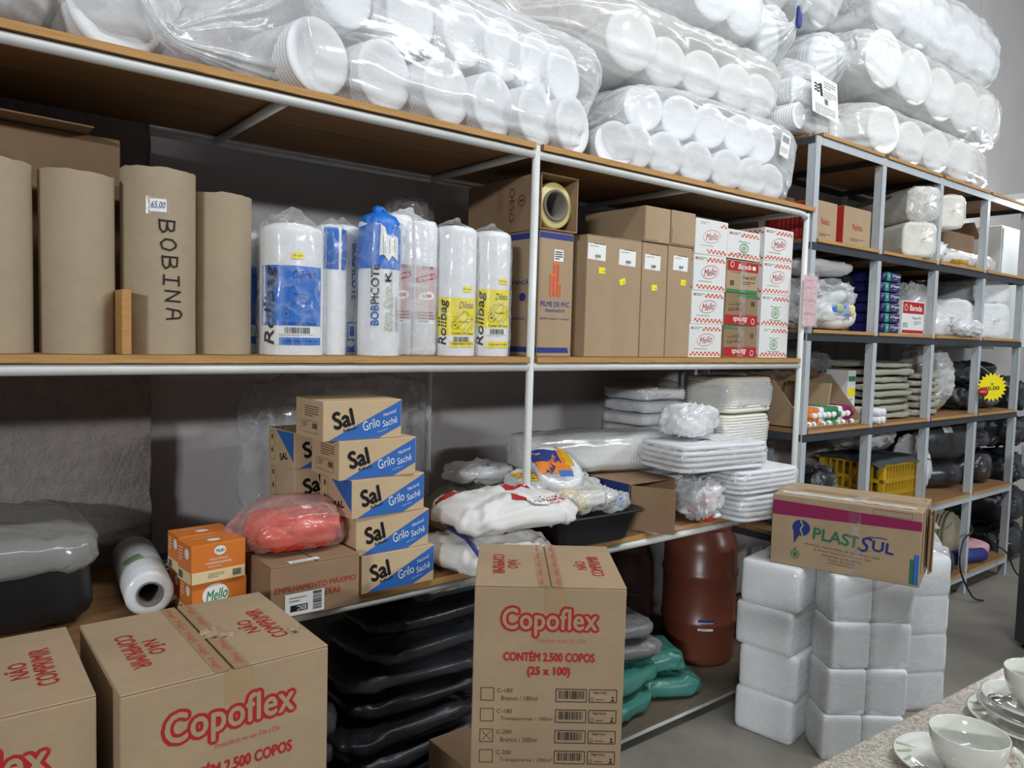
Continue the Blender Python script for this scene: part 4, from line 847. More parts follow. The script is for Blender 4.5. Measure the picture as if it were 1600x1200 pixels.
mb = MB(); mb.lathe([(0.034, 0), (0.050, 0.0), (0.058, 0.002), (0.062, 0.008), (0.064, 0.2), (0.062, 0.41), (0.03, 0.42)], 40, 'film_cloudy', A); mb.lathe([(0.033, 0.004), (0.056, 0.004), (0.060, 0.01), (0.060, 0.41), (0.03, 0.415)], 36, 'white', A); mb.build('film_winding', t)
mb = MB(); mb.lathe([(0.029, 0.40), (0.029, -0.003), (0.034, -0.003), (0.034, 0.01)], 32, 'core', A); mb.lathe([(0.0001, 0.15), (0.029, 0.15)], 20, 'dark_gap', A); mb.build('roll_core', t)
mb = MB(); mb.grid(lambda u, v: (0.05+0.14*u, 0.03+0.10*v+0.02*math.sin(5*u), -0.06+0.02*math.sin(3*u+4*v)*0.5+0.012), 20, 12, 'film_cloudy'); mb.build('loose_film_end', t)
mb = MB(); patch(mb, 0, 0, 0.05, 0.06, 'leaf_print'); mb.lines(I4, 0, 0, 0.045, 0.05, 5, 'green_ink', 2)
s2 = MB(); s2.lathe([(0.0645, 0.05), (0.0645, 0.3)], 48, 'white', A); drape(s2, mb, frame((-0.01, 0.15, 0.1), (0.9, 0.1, 0), (-0.1, 0.9, 0), (-0.1, -0.3, 0.95)), 0.001); mb.build('printed_band', t)
def orange_box(label, loc, w, d, h, rz, big=False):
    t = thing('orange_box', label, 'small box', loc, rz, 'orange drink straw boxes on the lower shelf'); b = MB(); b.box((0, 0, h/2), (w, d, h), 'orange', bev=0.0015)
    for k, ww in (('F', w), ('L', d)):
        A = FM(k, w, d, h); b.quad(A, 0, -h*0.34, ww-0.003, h*0.30, 'cream')
    A = FM('F', w, d, h)
    if big: b.disc(A, -w*0.08, 0.012, w*0.24, h*0.30, 'paper_white', 28); b.text(A, -w*0.06, 0.012, 'Mello', 'green_ink', w*0.40, h*0.28, 0.1, 0.01, 0.4, z=0.0012)
    else:
        b.disc(A, w*0.02, h*0.30, w*0.11, h*0.12, 'paper_white', 24); b.text(A, w*0.02, h*0.30, 'Mello', 'green_ink', w*0.17, h*0.10, 0.05, 0.01, 0.4, z=0.0012)
        b.text(A, 0, h*0.09, 'CANUDO EMBALADO', 'paper_white', w*0.34, h*0.05); b.text(A, 0, 0.0, 'E BIODEGRADÁVEL', 'paper_white', w*0.48, h*0.07, 0, 0.01); b.lines(A, 0, -h*0.10, w*0.4, h*0.04, 1, 'paper_white', 2); b.barcode(A, w*0.33, -h*0.34, w*0.16, h*0.17, seed=4); b.lines(A, -w*0.05, -h*0.33, w*0.3, h*0.14, 3, 'brown_ink', 5)
    L = FM('L', w, d, h); b.disc(L, d*0.2, h*0.26, d*0.15, h*0.14, 'paper_white', 20); b.lines(L, -d*0.25, h*0.2, d*0.3, h*0.4, 5, 'paper_white', 3); b.barcode(L, -d*0.25, -h*0.34, d*0.3, h*0.2, seed=6)
    T = FM('T', w, d, h); b.disc(T, 0, -d*0.12, w*0.12, d*0.13, 'paper_white', 20); b.lines(T, 0, d*0.22, w*0.7, d*0.2, 2, 'cream', 4)
    b.build('body', t); return t
orange_box('lower front orange box with a large white oval, carrying another orange box', (-1.115, 0.025, LZ), 0.15, 0.098, 0.102, 0.06, True)
orange_box('lower back orange box, hidden behind the front stack of two', (-1.115, 0.135, LZ), 0.15, 0.098, 0.102, 0.05)
orange_box('upper front orange box of the four beside the clear film roll', (-1.122, 0.015, LZ+0.103), 0.15, 0.098, 0.106, 0.09)
orange_box('upper back orange box of the four, nearest the wall', (-1.120, 0.128, LZ+0.103), 0.15, 0.098, 0.106, 0.05)
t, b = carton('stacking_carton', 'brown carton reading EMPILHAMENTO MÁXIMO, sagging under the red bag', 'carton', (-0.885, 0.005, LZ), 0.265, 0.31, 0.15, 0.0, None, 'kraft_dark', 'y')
A = FM('F', 0.265, 0.31, 0.146); b.text(A, 0.0, 0.012, 'EMPILHAMENTO MÁXIMO', 'red', 0.24, 0.02, 0.0, 0.0); b.text(A, 0.035, -0.016, 'CAIXAS', 'red', 0.075, 0.018); b.text(A, -0.07, -0.016, '5', 'red', None, 0.018); b.build('body', t)
mb = MB(); mb.quad(A, -0.035, -0.036, 0.115, 0.062, 'paper_white', 0.0, 0.0014); mb.barcode(A, 0.002, -0.034, 0.05, 0.026, seed=9, rot=PI/2, z=0.002); mb.quad(A, -0.052, -0.047, 0.05, 0.018, 'black_ink', 0, 0.002); mb.text(A, -0.045, -0.047, 'ESC', 'paper_white', 0.026, 0.012, PI, 0.02, z=0.0026); mb.lines(A, -0.055, -0.022, 0.05, 0.018, 2, 'grey_ink', 7, 0, 0.002); mb.build('shipping_label', t)
mb = MB(); T = FM('T', 0.265, 0.31, 0.15); mb.quad(T, -0.03, -0.135, 0.09, 0.022, 'paper_white', 0.05, 0.001); mb.lines(T, -0.03, -0.135, 0.07, 0.012, 2, 'grey_ink', 3, 0.05, 0.0014); mb.build('torn_label', t)
t = thing('bag_of_cups', 'clear bag of red orange plastic pieces lying on the brown carton', 'plastic bag', (-0.885, 0.03, LZ+0.152))
mb = MB(); mb.blob((0, 0, 0), (0.285, 0.25, 0.115), 'orange_bag', e1=0.75, e2=0.8, amp=0.16, fine=0.12, freq=11, seed=9, nu=56, nv=28)
rr = random.Random(5)
for k in range(11):
    a = rr.uniform(0, 6.28); q = rr.uniform(0.03, 0.10); mb.cyl((q*math.cos(a)*1.1, q*math.sin(a)-0.02, 0.045+rr.uniform(0, 0.04)), (q*math.cos(a)*1.1+rr.uniform(-.03, .03), q*math.sin(a)-0.055, 0.05+rr.uniform(0, 0.045)), 0.022, 'orange_bag', 16, None, 0.018)
mb.build('plastic_pieces', t)
mb = MB(); mb.shell([(-0.175, -0.02, 0.02, 0.02, 0.012), (-0.14, 0, 0.045, 0.09, 0.045), (-0.05, 0, 0.07, 0.135, 0.07), (0.05, 0, 0.07, 0.135, 0.07), (0.13, -0.01, 0.06, 0.1, 0.055), (0.165, -0.03, 0.085, 0.03, 0.03), (0.185, -0.05, 0.11, 0.045, 0.05)], 'film_red', pl=13, pa=0.12, fine=0.07, seed=8, lo=0.0, sub=8); mb.build('film_bag', t)
# salt cartons
SW, SD, SH = 0.258, 0.20, 0.118
def salt(label, loc, rz=0.0, side='text'):
    t = thing('salt_carton', label, 'carton', loc, rz, 'salt cartons on the lower shelf'); b = MB(); w, d, h = SW, SD, SH; b.box((0, 0, h/2), (w, d, h-0.001), 'kraft_light', bev=0.0018, jit=0.0003)
    A = FM('F', w, d, h); P = lambda u, v: ((u-0.5)*(w-0.004), (v-0.5)*(h-0.004))
    b.poly(A, [P(.06, 0), P(.70, 0), P(1, .30), P(1, .98), P(.98, 1.0) if False else P(1, .99)], 'salt_blue')
    b.text(A, *P(.24, .55), 'Sal', 'black_ink', w*0.245, h*0.42, 0.22, 0.035); b.text(A, *P(.33, .28), 'Refinado', 'black_ink', w*0.17, h*0.085, 0.22, 0.015)
    b.text(A, *P(.60, .38), 'Grilo', 'paper_white', w*0.22, h*0.24, 0.26, 0.0, 0.1, z=0.0012); b.text(A, *P(.845, .66), 'Nacional', 'paper_white', w*0.18, h*0.09, 0.30, -0.01, 0.3, z=0.0012); b.text(A, *P(.845, .42), 'Sachê', 'paper_white', w*0.20, h*0.17, 0.26, 0.0, 0.2, z=0.0012); b.lines(A, *P(.80, .22), w*0.24, h*0.03, 1, 'paper_white', 3, 0.24, 0.0012)
    L = FM('L', w, d, h)
    if side == 'text':
        b.lines(L, 0.02, h*0.2, d*0.5, h*0.3, 5, 'brown_ink', 5); b.frame_rect(L, -0.0, -h*0.2, d*0.62, h*0.30, 0.0012, 'brown_ink'); b.lines(L, -0.03, -h*0.16, d*0.2, h*0.16, 3, 'brown_ink', 6); b.barcode(L, 0.04, -h*0.16, d*0.16, h*0.14, seed=3)
    else:
        b.frame_rect(L, -d*0.34, 0, d*0.2, h*0.8, 0.0014, 'brown_ink')
        for q in (0.22, -0.15): b.poly(L, [(-d*0.38, h*q), (-d*0.30, h*q), (-d*0.34, h*(q+0.12))], 'black_ink'); b.quad(L, -d*0.34, h*(q-0.03), 0.014, 0.004, 'black_ink')
        if side == 'blue': b.poly(L, [(-d*0.18, h*0.46), (d*0.49, h*0.48), (d*0.49, -h*0.3)], 'salt_blue'); b.text(L, d*0.12, -h*0.22, 'SAL', 'black_ink', d*0.3, h*0.18, 0.2, 0.03)
    b.build('body', t)
    mb = MB(); T = FM('T', w, d, h); mb.quad(T, 0, 0, w, 0.035, 'tape', 0, 0.0004); mb.build('packing_tape', t); return t
SYc = 0.012
salt('lowest salt carton of the front stack, standing on the shelf edge', (-0.585, SYc, LZ), 0.0, 'arrows')
salt('second salt carton up of the front stack', (-0.605, SYc+0.005, LZ+SH), 0.02, 'arrows')
salt('third salt carton up of the front stack', (-0.628, SYc, LZ+2*SH), 0.05, 'blue')
salt('fourth salt carton up, jutting left under the topmost one', (-0.660, SYc, LZ+3*SH), -0.02)
salt('topmost salt carton of the front stack', (-0.708, SYc+0.01, LZ+4*SH), -0.01)
for k in range(4): salt(('lowest', 'second', 'third', 'topmost')[k] + ' salt carton of the shaded stack at the wall behind the front salt stack', (-0.690-0.004*k, 0.26, LZ+k*SH), 0.01*k, 'blue' if k == 3 else 'arrows')
# clear bag of round lids hanging at the wall
t = thing('film_bag_of_lids', 'large clear bag of round clear lids against the wall behind the salt cartons', 'plastic bag', (-0.46, 0.60, LZ+0.001))
mb = MB(); rr = random.Random(8)
for i in range(6):
    for j in range(5):
        x, z = -0.31+0.125*i+rr.uniform(-.02, .02), 0.08+0.125*j+rr.uniform(-.02, .02)
        mb.lathe([(0.030, -0.004), (0.037, -0.004), (0.038, 0.0), (0.037, 0.006), (0.031, 0.007)], 22, 'film_lids', frame((x, -0.045+rr.uniform(-.01, .01), z), (1, 0, 0), (0, 0.1, 1), (0, -1, 0.1)))
mb.build('clear_lid', t)['kind'] = 'stuff'
mb = MB(); mb.blob((0, 0, 0), (0.80, 0.15, 0.64), 'film_lids', e1=0.35, e2=0.4, amp=0.14, fine=0.16, freq=6, seed=12, nu=84, nv=40); mb.build('film_bag', t)
# sacks
def sack(label, loc, d, rz, seed, prints, rot=None, strap=False):
    t = thing('flour_sack', label, 'sack', loc, rz, 'white sacks at the middle of the lower shelf', rot); mb = MB()
    mb.blob((0, 0, 0), d, 'sack', e1=0.72, e2=0.42, amp=0.10, fine=0.16, freq=6, seed=seed, nu=72, nv=32, sag=0.02); pr = MB()
    for x, y, w, h, r in prints: patch(pr, x, y, w, h, 'red', 8, 6, r)
    pr.text(I4, 0.13, -0.135, 'SUPERFORT', 'paper_white', 0.125, 0.020, 0.1, 0.03, z=0.0012); pr.text(I4, 0.14, -0.166, 'DIENE KM ', 'red', 0.1, 0.01, 0.1, 0.0, z=0.001)
    for q in range(7): pr.quad(I4, 0.245, -0.06-0.011*q, 0.05, 0.003, 'red_soft', 0.5, 0.001)
    drape(mb, pr, frame((0, 0, 0.2), (1, 0, 0), (0, 0.9, 0.4), (0, -0.4, 0.9)), 0.002)
    n0 = len(mb.v); base = MB(); base.v, base.f = list(mb.v), list(mb.f)
    for m_ in pr.mats: mb.idx(m_)
    mb.v += pr.v; mb.f += [[i+n0 for i in f] for f in pr.f]; mb.mi += [mb.mats.index(pr.mats[k]) for k in pr.mi]; mb.sm += pr.sm
    mb.build('body', t); return t, base
t, sb = sack('lower white sack with a dark strap, under the sack priced 56,00', (-0.20, -0.03, LZ), (0.42, 0.38, 0.135), 0.1, 21, [(0.0, -0.10, 0.07, 0.03, 0.2)])
mb = MB(); pts = []
for k in range(20):
    a = k/19; pts.append((-0.15-0.075*math.sin(PI*a)*0.4+0.02*a, -0.19+0.1*math.cos(PI*a)*-0.3-0.02, 0.01))
mb.tube([(-0.135, 0.05, 0.135), (-0.155, -0.07, 0.125), (-0.165, -0.15, 0.085), (-0.15, -0.186, 0.045), (-0.12, -0.19, 0.007)], 0.007, 'blue_ink', 8); mb.build('strap', t)
t, sb = sack('upper white sack with red patches and a 56,00 price card', (-0.135, -0.035, LZ+0.128), (0.50, 0.36, 0.13), -0.06, 22,
     [(-0.17, 0.04, 0.10, 0.026, -0.35), (-0.10, 0.12, 0.09, 0.016, 0.05), (-0.01, 0.10, 0.055, 0.018, 0.0), (0.07, 0.0, 0.10, 0.055, -0.1), (0.0, -0.125, 0.06, 0.036, -0.4), (0.13, -0.135, 0.135, 0.026, 0.1)])
mb = MB(); patch(mb, 0.05, -0.165, 0.075, 0.05, 'paper_white', 8, 6, 0.12); mb.text(I4, 0.05, -0.173, '$56,00', 'black_ink', 0.055, 0.016, 0.12, -0.01, 0.3, z=0.0008); mb.lines(I4, 0.045, -0.152, 0.04, 0.012, 1, 'black_ink', 3, 0.12, 0.0008); drape(sb, mb, frame((0, 0, 0.2), (1, 0, 0), (0, 0.9, 0.4), (0, -0.4, 0.9)), 0.010); mb.build('price_card', t)
mb = MB(); mb.blob((0, 0, 0), (0.50, 0.26, 0.20), 'olive_bag', e1=0.7, e2=0.5, amp=0.12, fine=0.12, freq=7, seed=25, nu=56, nv=28); tag(mb.build('grey_sack', None, (0.06, 0.36, LZ)), 'pale olive sack lying behind the white sacks and the rack post', 'sack')
mb = MB(); mb.blob((0, 0, 0), (0.30, 0.2, 0.10), 'film_cloudy', e1=0.7, e2=0.5, amp=0.2, fine=0.2, freq=9, seed=26); tag(mb.build('film_bag', None, (0.02, 0.34, LZ+0.195)), 'crumpled cloudy film bag on top of the pale olive sack', 'plastic bag')

# ------------------------------------------------------------------ lower shelf, right bay
t = thing('black_tub', 'black plastic tub on the lower shelf filled with clear bags', 'tub', (0.285, 0.06, LZ), -0.05)
mb = MB(); w, d, h = 0.44, 0.36, 0.125
def tub(k, z): return (w*k/2, d*k/2, z)
vs = []; fs = []; prof = [(0.30, 0.004), (0.78, 0.004), (0.82, 0.012), (0.98, h-0.008), (1.05, h-0.006), (1.06, h), (1.04, h+0.004), (0.97, h), (0.80, 0.016), (0.3, 0.012)]
for k, z in prof:
    a, b2 = w/2*k, d/2*k; r = 0.05*k
    for qx, qy, a0 in ((1, 1, 0), (-1, 1, PI/2), (-1, -1, PI), (1, -1, 1.5*PI)):
        for j in range(7): tt = a0+PI/2*j/6; vs.append((qx*(a-r)+r*math.cos(tt), qy*(b2-r)+r*math.sin(tt), z))
n = 28
for j in range(len(prof)-1):
    for i in range(n): fs.append([j*n+i, j*n+(i+1) % n, (j+1)*n+(i+1) % n, (j+1)*n+i])
fs.append(list(range(n))); fs.append([(len(prof)-1)*n+i for i in range(n)])
mb.add(vs, fs, 'black_plastic', True); mb.build('body', t)
def clutter(label, loc, d, seed, inner=None, fm='film_cream', rz=0.0, rot=None, name='clear_bag', kw=None):
    t = thing(name, label, 'plastic bag', loc, rz, 'bags heaped in the black tub', rot)
    if inner: mb = MB(); inner(mb); mb.build('contents', t)
    mb = MB(); mb.blob((0, 0, 0), d, fm, e1=0.7, e2=0.55, amp=0.12, fine=0.2, freq=11, seed=seed, nu=52, nv=26); mb.build('film_bag', t); return t, mb
cup = lambda mb, p0, p1, r, m: mb.cyl(p0, p1, r, m, 20, None, r*0.8)
clutter('clear bag of beige bowls at the left front of the tub', (0.185, 0.02, LZ+0.11), (0.17, 0.15, 0.11), 31, lambda mb: (foam_stack(mb, (0.0, -0.06, 0.06), (0.03, 0.07, 0.05), 0.045, 'cream', 0.012), mb.blob((0.05, -0.05, 0.02), (0.05, 0.04, 0.07), 'tape_yellow')))
clutter('clear bag with a white sleeve marked DA in the middle of the tub', (0.30, 0.0, LZ+0.115), (0.26, 0.2, 0.11), 32, lambda mb: (mb.box((-0.02, -0.03, 0.06), (0.17, 0.05, 0.05), 'paper_white', Matrix.Rotation(-0.5, 4, 'Z'), 0.01), mb.text(Matrix.Rotation(-0.5, 4, 'Z') @ frame((-0.06, -0.05, 0.0865), (1, 0, 0), (0, 1, 0), (0, 0, 1)), 0, 0, 'DA', 'black_ink', 0.035, 0.022, PI, 0.0), cup(mb, (0.05, 0.0, 0.05), (0.09, 0.05, 0.06), 0.03, 'leaf_print')))
clutter('clear bag with a blue printed sticker at the right front of the tub', (0.43, -0.01, LZ+0.10), (0.14, 0.14, 0.09), 33, lambda mb: (cup(mb, (-0.03, -0.03, 0.04), (0.04, 0.02, 0.05), 0.032, 'white'), mb.box((0.0, -0.055, 0.05), (0.04, 0.003, 0.03), 'salt_blue')), 'film')
clutter('clear bag of greenish cups at the back of the tub', (0.38, 0.14, LZ+0.12), (0.2, 0.15, 0.12), 34, lambda mb: (cup(mb, (-0.03, -0.03, 0.06), (0.05, 0.03, 0.06), 0.04, 'leaf_print'), cup(mb, (-0.06, 0.02, 0.05), (0.0, 0.05, 0.06), 0.035, 'cream')))
t, fb = clutter('crumpled clear bag with a yellow printed band at the left back of the tub', (0.12, 0.13, LZ+0.15), (0.2, 0.16, 0.13), 35, None, 'film_cloudy')
mb = MB(); patch(mb, 0, 0, 0.13, 0.06, 'crate_yellow', 10, 8); mb.lines(I4, 0, 0, 0.11, 0.045, 4, 'brown_ink', 5, 0, 0.001); drape(fb, mb, frame((-0.02, -0.02, 0.1), (0.97, -0.2, 0), (0.1, 0.5, 0.86), (-0.1, -0.86, 0.5)), 0.003); mb.build('printed_band', t)
# plates bag
t = thing('plate_pack', 'pack of white plates in a blue and orange printed bag leaning on the tub heap', 'packaged plates', (0.22, 0.11, LZ+0.25), 0.0, None, (0.62, -0.1, 0.1))
mb = MB(); mb.lathe([(0.0001, 0.0), (0.07, 0.0), (0.105, 0.010), (0.108, 0.045), (0.100, 0.046), (0.07, 0.036), (0.0001, 0.036)], 44, 'white'); mb.build('plate_stack', t)
sf = MB(); sf.blob((0, 0, -0.004), (0.235, 0.235, 0.068), 'film', e1=0.5, e2=0.9, amp=0.06, fine=0.08, freq=9, seed=37, nu=56, nv=24)
sf.build('film_bag', t); mb = MB(); Pq = frame((0, 0, 0.1), (1, 0, 0), (0, 1, 0), (0, 0, 1))
patch(mb, -0.02, 0.02, 0.15, 0.13, 'orange', 12, 12, -0.35); patch(mb, -0.03, 0.055, 0.13, 0.07, 'plast_blue', 10, 8, -0.35, 0.0008); patch(mb, 0.068, 0.03, 0.04, 0.12, 'crate_yellow', 6, 8, -0.35, 0.0009); patch(mb, -0.005, -0.055, 0.06, 0.03, 'salt_blue', 6, 5, -0.35, 0.0009)
mb.text(I4, -0.02, 0.02, 'plast', 'orange', 0.08, 0.026, 0.6, 0.03, 0.2, z=0.0016); mb.text(I4, -0.055, -0.015, 'Total', 'plast_blue', 0.06, 0.024, 0.6, 0.03, 0.2, z=0.0016); mb.text(I4, -0.06, 0.075, 'Pratos', 'paper_white', 0.03, 0.01, -0.35, 0.01, z=0.0016); drape(sf, mb, Pq, 0.002); mb.build('printed_label', t)
# blue carton with open flap, foam pack on it
t = thing('open_carton', 'blue printed carton with its brown flap swung forward, beside the tub', 'carton', (0.70, 0.175, LZ))
mb = MB(); w, d, h, th = 0.29, 0.34, 0.195, 0.004
mb.box((0, 0, th/2), (w, d, th), 'kraft_dark'); mb.box((0, 0, h-th/2), (w, d, th), 'kraft_dark'); mb.box((-w/2+th/2, 0, h/2), (th, d, h-2*th), 'kraft_dark'); mb.box((w/2-th/2, 0, h/2), (th, d, h-2*th), 'kraft_dark'); mb.box((0, d/2-th/2, h/2), (w-2*th, th, h-2*th), 'kraft_dark')
A = FM('L', w, d, h); mb.quad(A, 0, 0, d-0.002, h-0.002, 'machine'); mb.quad(A, 0, 0, d-0.002, h-0.002, 'plast_blue', 0, 0.0009); mb.quad(A, 0.1, -h*0.36, 0.12, 0.03, 'orange_ink', 0, 0.0013); mb.text(A, 0.09, 0.03, 'Ponto\nde café', 'paper_white', 0.045, 0.022, PI, 0.01, z=0.0015); mb.ring(A, 0.135, 0.03, 0.014, 0.016, 0.003, 'paper_white', z=0.0015); mb.build('body', t)
mb = MB(); mb.box((0, 0, 0), (0.185, th, h-0.01), 'kraft_dark', axis_frame((0, 0, 0), (0, 0, 1)) if False else Matrix.Translation((-w/2+0.05, -d/2-0.085, h/2)) @ Matrix.Rotation(math.radians(-62), 4, 'Z')); mb.build('side_flap', t)
mb = MB(); mb.box((-0.01, -d/2-0.055, 0.004), (0.2, 0.11, 0.004), 'kraft'); mb.build('bottom_flap', t)
t = thing('foam_tray_pack', 'long film wrapped pack of foam trays lying on the blue carton', 'packaged foam', (0.62, 0.31, LZ+0.197))
mb = MB(); tray_stack(mb, (0.32, -0.06, 0.092), (-0.36, 0.06, 0.092), 0.18, 0.165, pitch=0.016); mb.build('foam_tray_stack', t)
mb = MB(); mb.shell([(0.44, -0.13, 0.02, 0.035, 0.03), (0.40, -0.11, 0.045, 0.05, 0.03), (0.36, -0.075, 0.08, 0.08, 0.075), (0.30, -0.06, 0.093, 0.1, 0.092), (0, 0, 0.093, 0.102, 0.094), (-0.3, 0.05, 0.093, 0.1, 0.092), (-0.37, 0.06, 0.09, 0.085, 0.08), (-0.385, 0.062, 0.09, 0.03, 0.03)], 'film_cream', e=0.55, pl=13, pa=0.13, fine=0.07, seed=44, sub=8, lo=0.0); mb.build('film_bag', t)
t = thing('candy_bag', 'clear bag of red and blue wrapped goods between the open carton and napkin packs', 'plastic bag', (0.945, -0.05, LZ))
mb = MB(); rr = random.Random(3)
for k in range(16):
    m = ('red_candy', 'white', 'salt_blue', 'paper_white', 'red_soft')[k % 5]; mb.blob((rr.uniform(-.055, .055), rr.uniform(-.06, .05), rr.uniform(0.02, 0.13)), (rr.uniform(.04, .09), rr.uniform(.03, .06), rr.uniform(.02, .04)), m, e1=0.8, e2=0.6, nu=18, nv=10, amp=0.1, seed=k, floor=False)
mb.build('wrapped_goods', t)['kind'] = 'stuff'
mb = MB(); mb.blob((0, 0, 0), (0.21, 0.22, 0.205), 'film_cloudy', e1=0.75, e2=0.6, amp=0.12, fine=0.2, freq=9, seed=46, nu=56, nv=28); mb.build('film_bag', t)
def napkins(label, loc, d, rz, seed):
    t = thing('napkin_pack', label, 'napkin pack', loc, rz, 'napkin packs at the right of the lower shelf'); mb = MB(); n = 5
    for k in range(n): mb.blob((0.004*((k*7) % 3), 0, d[2]*k/n), (d[0]*0.95, d[1]*0.95, d[2]/n*1.02), 'napkin', e1=0.35, e2=0.3, amp=0.10, fine=0.1, freq=6, seed=seed+k, nu=40, nv=12)
    mb.build('napkin_stack', t); mb = MB(); mb.blob((0, 0, 0), (d[0]*1.02, d[1]*1.02, d[2]*1.04), 'film', e1=0.4, e2=0.32, amp=0.08, fine=0.12, freq=7, seed=seed, nu=56, nv=24); mb.build('film_wrap', t)
napkins('bottom pack of white napkins overhanging the shelf edge', (1.29, -0.075, LZ), (0.46, 0.30, 0.118), -0.10, 51)
napkins('middle pack of white napkins in the pile of three', (1.26, -0.07, LZ+0.124), (0.46, 0.29, 0.105), -0.05, 57)
napkins('top pack of white napkins in the pile, under the clear film bundle', (1.015, -0.01, LZ+0.235), (0.56, 0.32, 0.12), -0.12, 63)
t = thing('film_bundle', 'clear film bundle on top of the napkin pile', 'plastic bag', (0.955, 0.03, LZ+0.362)); mb = MB(); mb.blob((0, 0, 0), (0.20, 0.16, 0.10), 'white', e1=0.7, e2=0.7, amp=0.15, fine=0.1, freq=9, seed=68); mb.build('white_packets', t); mb = MB(); mb.blob((0, 0, 0), (0.29, 0.22, 0.16), 'film_cloudy', e1=0.75, e2=0.7, amp=0.1, fine=0.18, freq=9, seed=69, nu=56, nv=28); mb.build('film_bag', t)
for k, (lab, z, h, dx) in enumerate((('bottom wrapped stack of foam trays beside the right rack post', 0.0, 0.235, 0.0), ('middle wrapped stack of foam trays beside the right rack post', 0.237, 0.20, -0.01), ('top wrapped stack of foam trays under the middle shelf at the right post', 0.439, 0.185, 0.008))):
    t = thing('foam_tray_pack', lab, 'packaged foam', (1.525+dx, 0.245, LZ+z), 0.03*k, 'foam tray packs stacked at the right of the lower shelf')
    mb = MB(); tray_stack(mb, (0, 0, 0.004), (0, 0, h-0.006), 0.405, 0.29, 'foam_cream', 0.014, 0.2, (0, 1, 0), False); mb.build('foam_tray_stack', t)
    mb = MB(); mb.blob((0, 0, 0), (0.425, 0.305, h), 'film_milky', e1=0.4, e2=0.35, amp=0.05, fine=0.1, freq=9, seed=80+k, nu=56, nv=24); mb.build('film_wrap', t)
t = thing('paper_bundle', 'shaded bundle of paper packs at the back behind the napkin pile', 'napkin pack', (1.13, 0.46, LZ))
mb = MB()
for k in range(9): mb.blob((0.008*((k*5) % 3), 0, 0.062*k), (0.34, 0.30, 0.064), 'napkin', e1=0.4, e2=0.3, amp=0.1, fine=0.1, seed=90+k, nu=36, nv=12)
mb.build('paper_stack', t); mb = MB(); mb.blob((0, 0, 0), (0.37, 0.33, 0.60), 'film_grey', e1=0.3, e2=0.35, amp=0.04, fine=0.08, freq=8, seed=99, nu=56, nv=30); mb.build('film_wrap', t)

# ------------------------------------------------------------------ bottom shelf: sacks, drums, small carton
def bagpack(label, loc, d, m, seed, rz=0.0, tilt=(0, 0), group='folded bag packs on the bottom shelf', nm='bag_pack', fl=True, e1=0.6):
    mb = MB(); mb.blob((0, 0, 0), d, m, e1=e1, e2=0.38, amp=0.16, fine=0.16, freq=6, seed=seed, nu=64, nv=26, floor=fl)
    o = mb.build(nm, None, loc); o.rotation_euler = (tilt[0], tilt[1], rz); return tag(o, label, 'plastic bag pack', group)
spec = [('bottom charcoal pack of the large dark pile under the lower shelf', -0.36, 0.0), ('second charcoal pack up in the large dark pile', -0.34, 0.094), ('third charcoal pack up in the large dark pile', -0.40, 0.188), ('fourth charcoal pack up in the large dark pile', -0.33, 0.282), ('fifth charcoal pack up in the large dark pile', -0.35, 0.376), ('sixth charcoal pack up, its grey corner catching the light', -0.30, 0.47), ('second charcoal pack from the top of the large dark pile', -0.26, 0.564), ('topmost charcoal pack of the large dark pile, under the shelf', -0.16, 0.658)]
for k, (lab, x, z) in enumerate(spec):
    bagpack(lab, (x, 0.31-0.012*(k % 3), BZ+z), (0.60-0.02*(k % 2), 0.42, 0.093), 'charcoal_bag' if k in (5, 4, 1) else 'black_bag', 101+k, 0.06*((k*3) % 4-1.5))
for k in range(4): bagpack(('bottom', 'second', 'third', 'top')[k] + ' charcoal pack of the lower pile at the left, behind the left carton', (-0.93+0.012*k, 0.24, BZ+0.102*k), (0.42, 0.40, 0.11), 'charcoal_bag', 121+k, 0.08*(k % 2))
for lab, x, y, z, m, sd, rz, d in (('bottom green pack at the front of the bottom shelf', 0.60, 0.12, 0.0, 'green_bag', 131, 0.2, (0.34, 0.30, 0.11)), ('green pack lying at the right front corner of the heap', 0.93, 0.13, 0.0, 'green_bag', 132, -0.35, (0.36, 0.27, 0.105)),
        ('upper left green pack with a folded corner', 0.62, 0.13, 0.112, 'green_bag', 133, 0.1, (0.36, 0.30, 0.11)), ('topmost green pack draped over the other green packs', 0.84, 0.17, 0.108, 'green_bag', 134, -0.3, (0.40, 0.28, 0.12)), ('lower grey pack resting on the green packs', 0.64, 0.17, 0.228, 'grey_bag', 135, -0.25, (0.42, 0.30, 0.09)), ('grey pack on top of the green packs', 0.60, 0.18, 0.322, 'grey_bag', 136, -0.2, (0.42, 0.30, 0.09))):
    bagpack(lab, (x, y, BZ+z), d, m, sd, rz)
def drum(label, loc, r, h, m):
    t = thing('plastic_drum', label, 'drum', loc, 0, 'plastic drums on the bottom shelf')
    mb = MB(); pr = [(0.0001, 0), (r*0.92, 0), (r*0.98, 0.02), (r, 0.05), (r, h*0.27), (r*1.035, h*0.285), (r*1.035, h*0.305), (r, h*0.32), (r, h*0.60), (r*1.04, h*0.615), (r*1.04, h*0.64), (r, h*0.655), (r*0.99, h*0.80), (r*0.93, h*0.87), (r*0.80, h*0.925), (r*0.78, h*0.94)]
    mb.lathe(pr, 48, m); mb.build('body', t)
    mb = MB(); mb.lathe([(r*0.78, h*0.93), (r*0.82, h*0.935), (r*0.82, h*0.985), (r*0.76, h), (0.0001, h)], 40, m); mb.build('lid', t); return t
t = drum('rust red plastic drum with a blue and white label, beside the foam stacks', (1.42, 0.29, BZ), 0.185, 0.72, 'barrel')
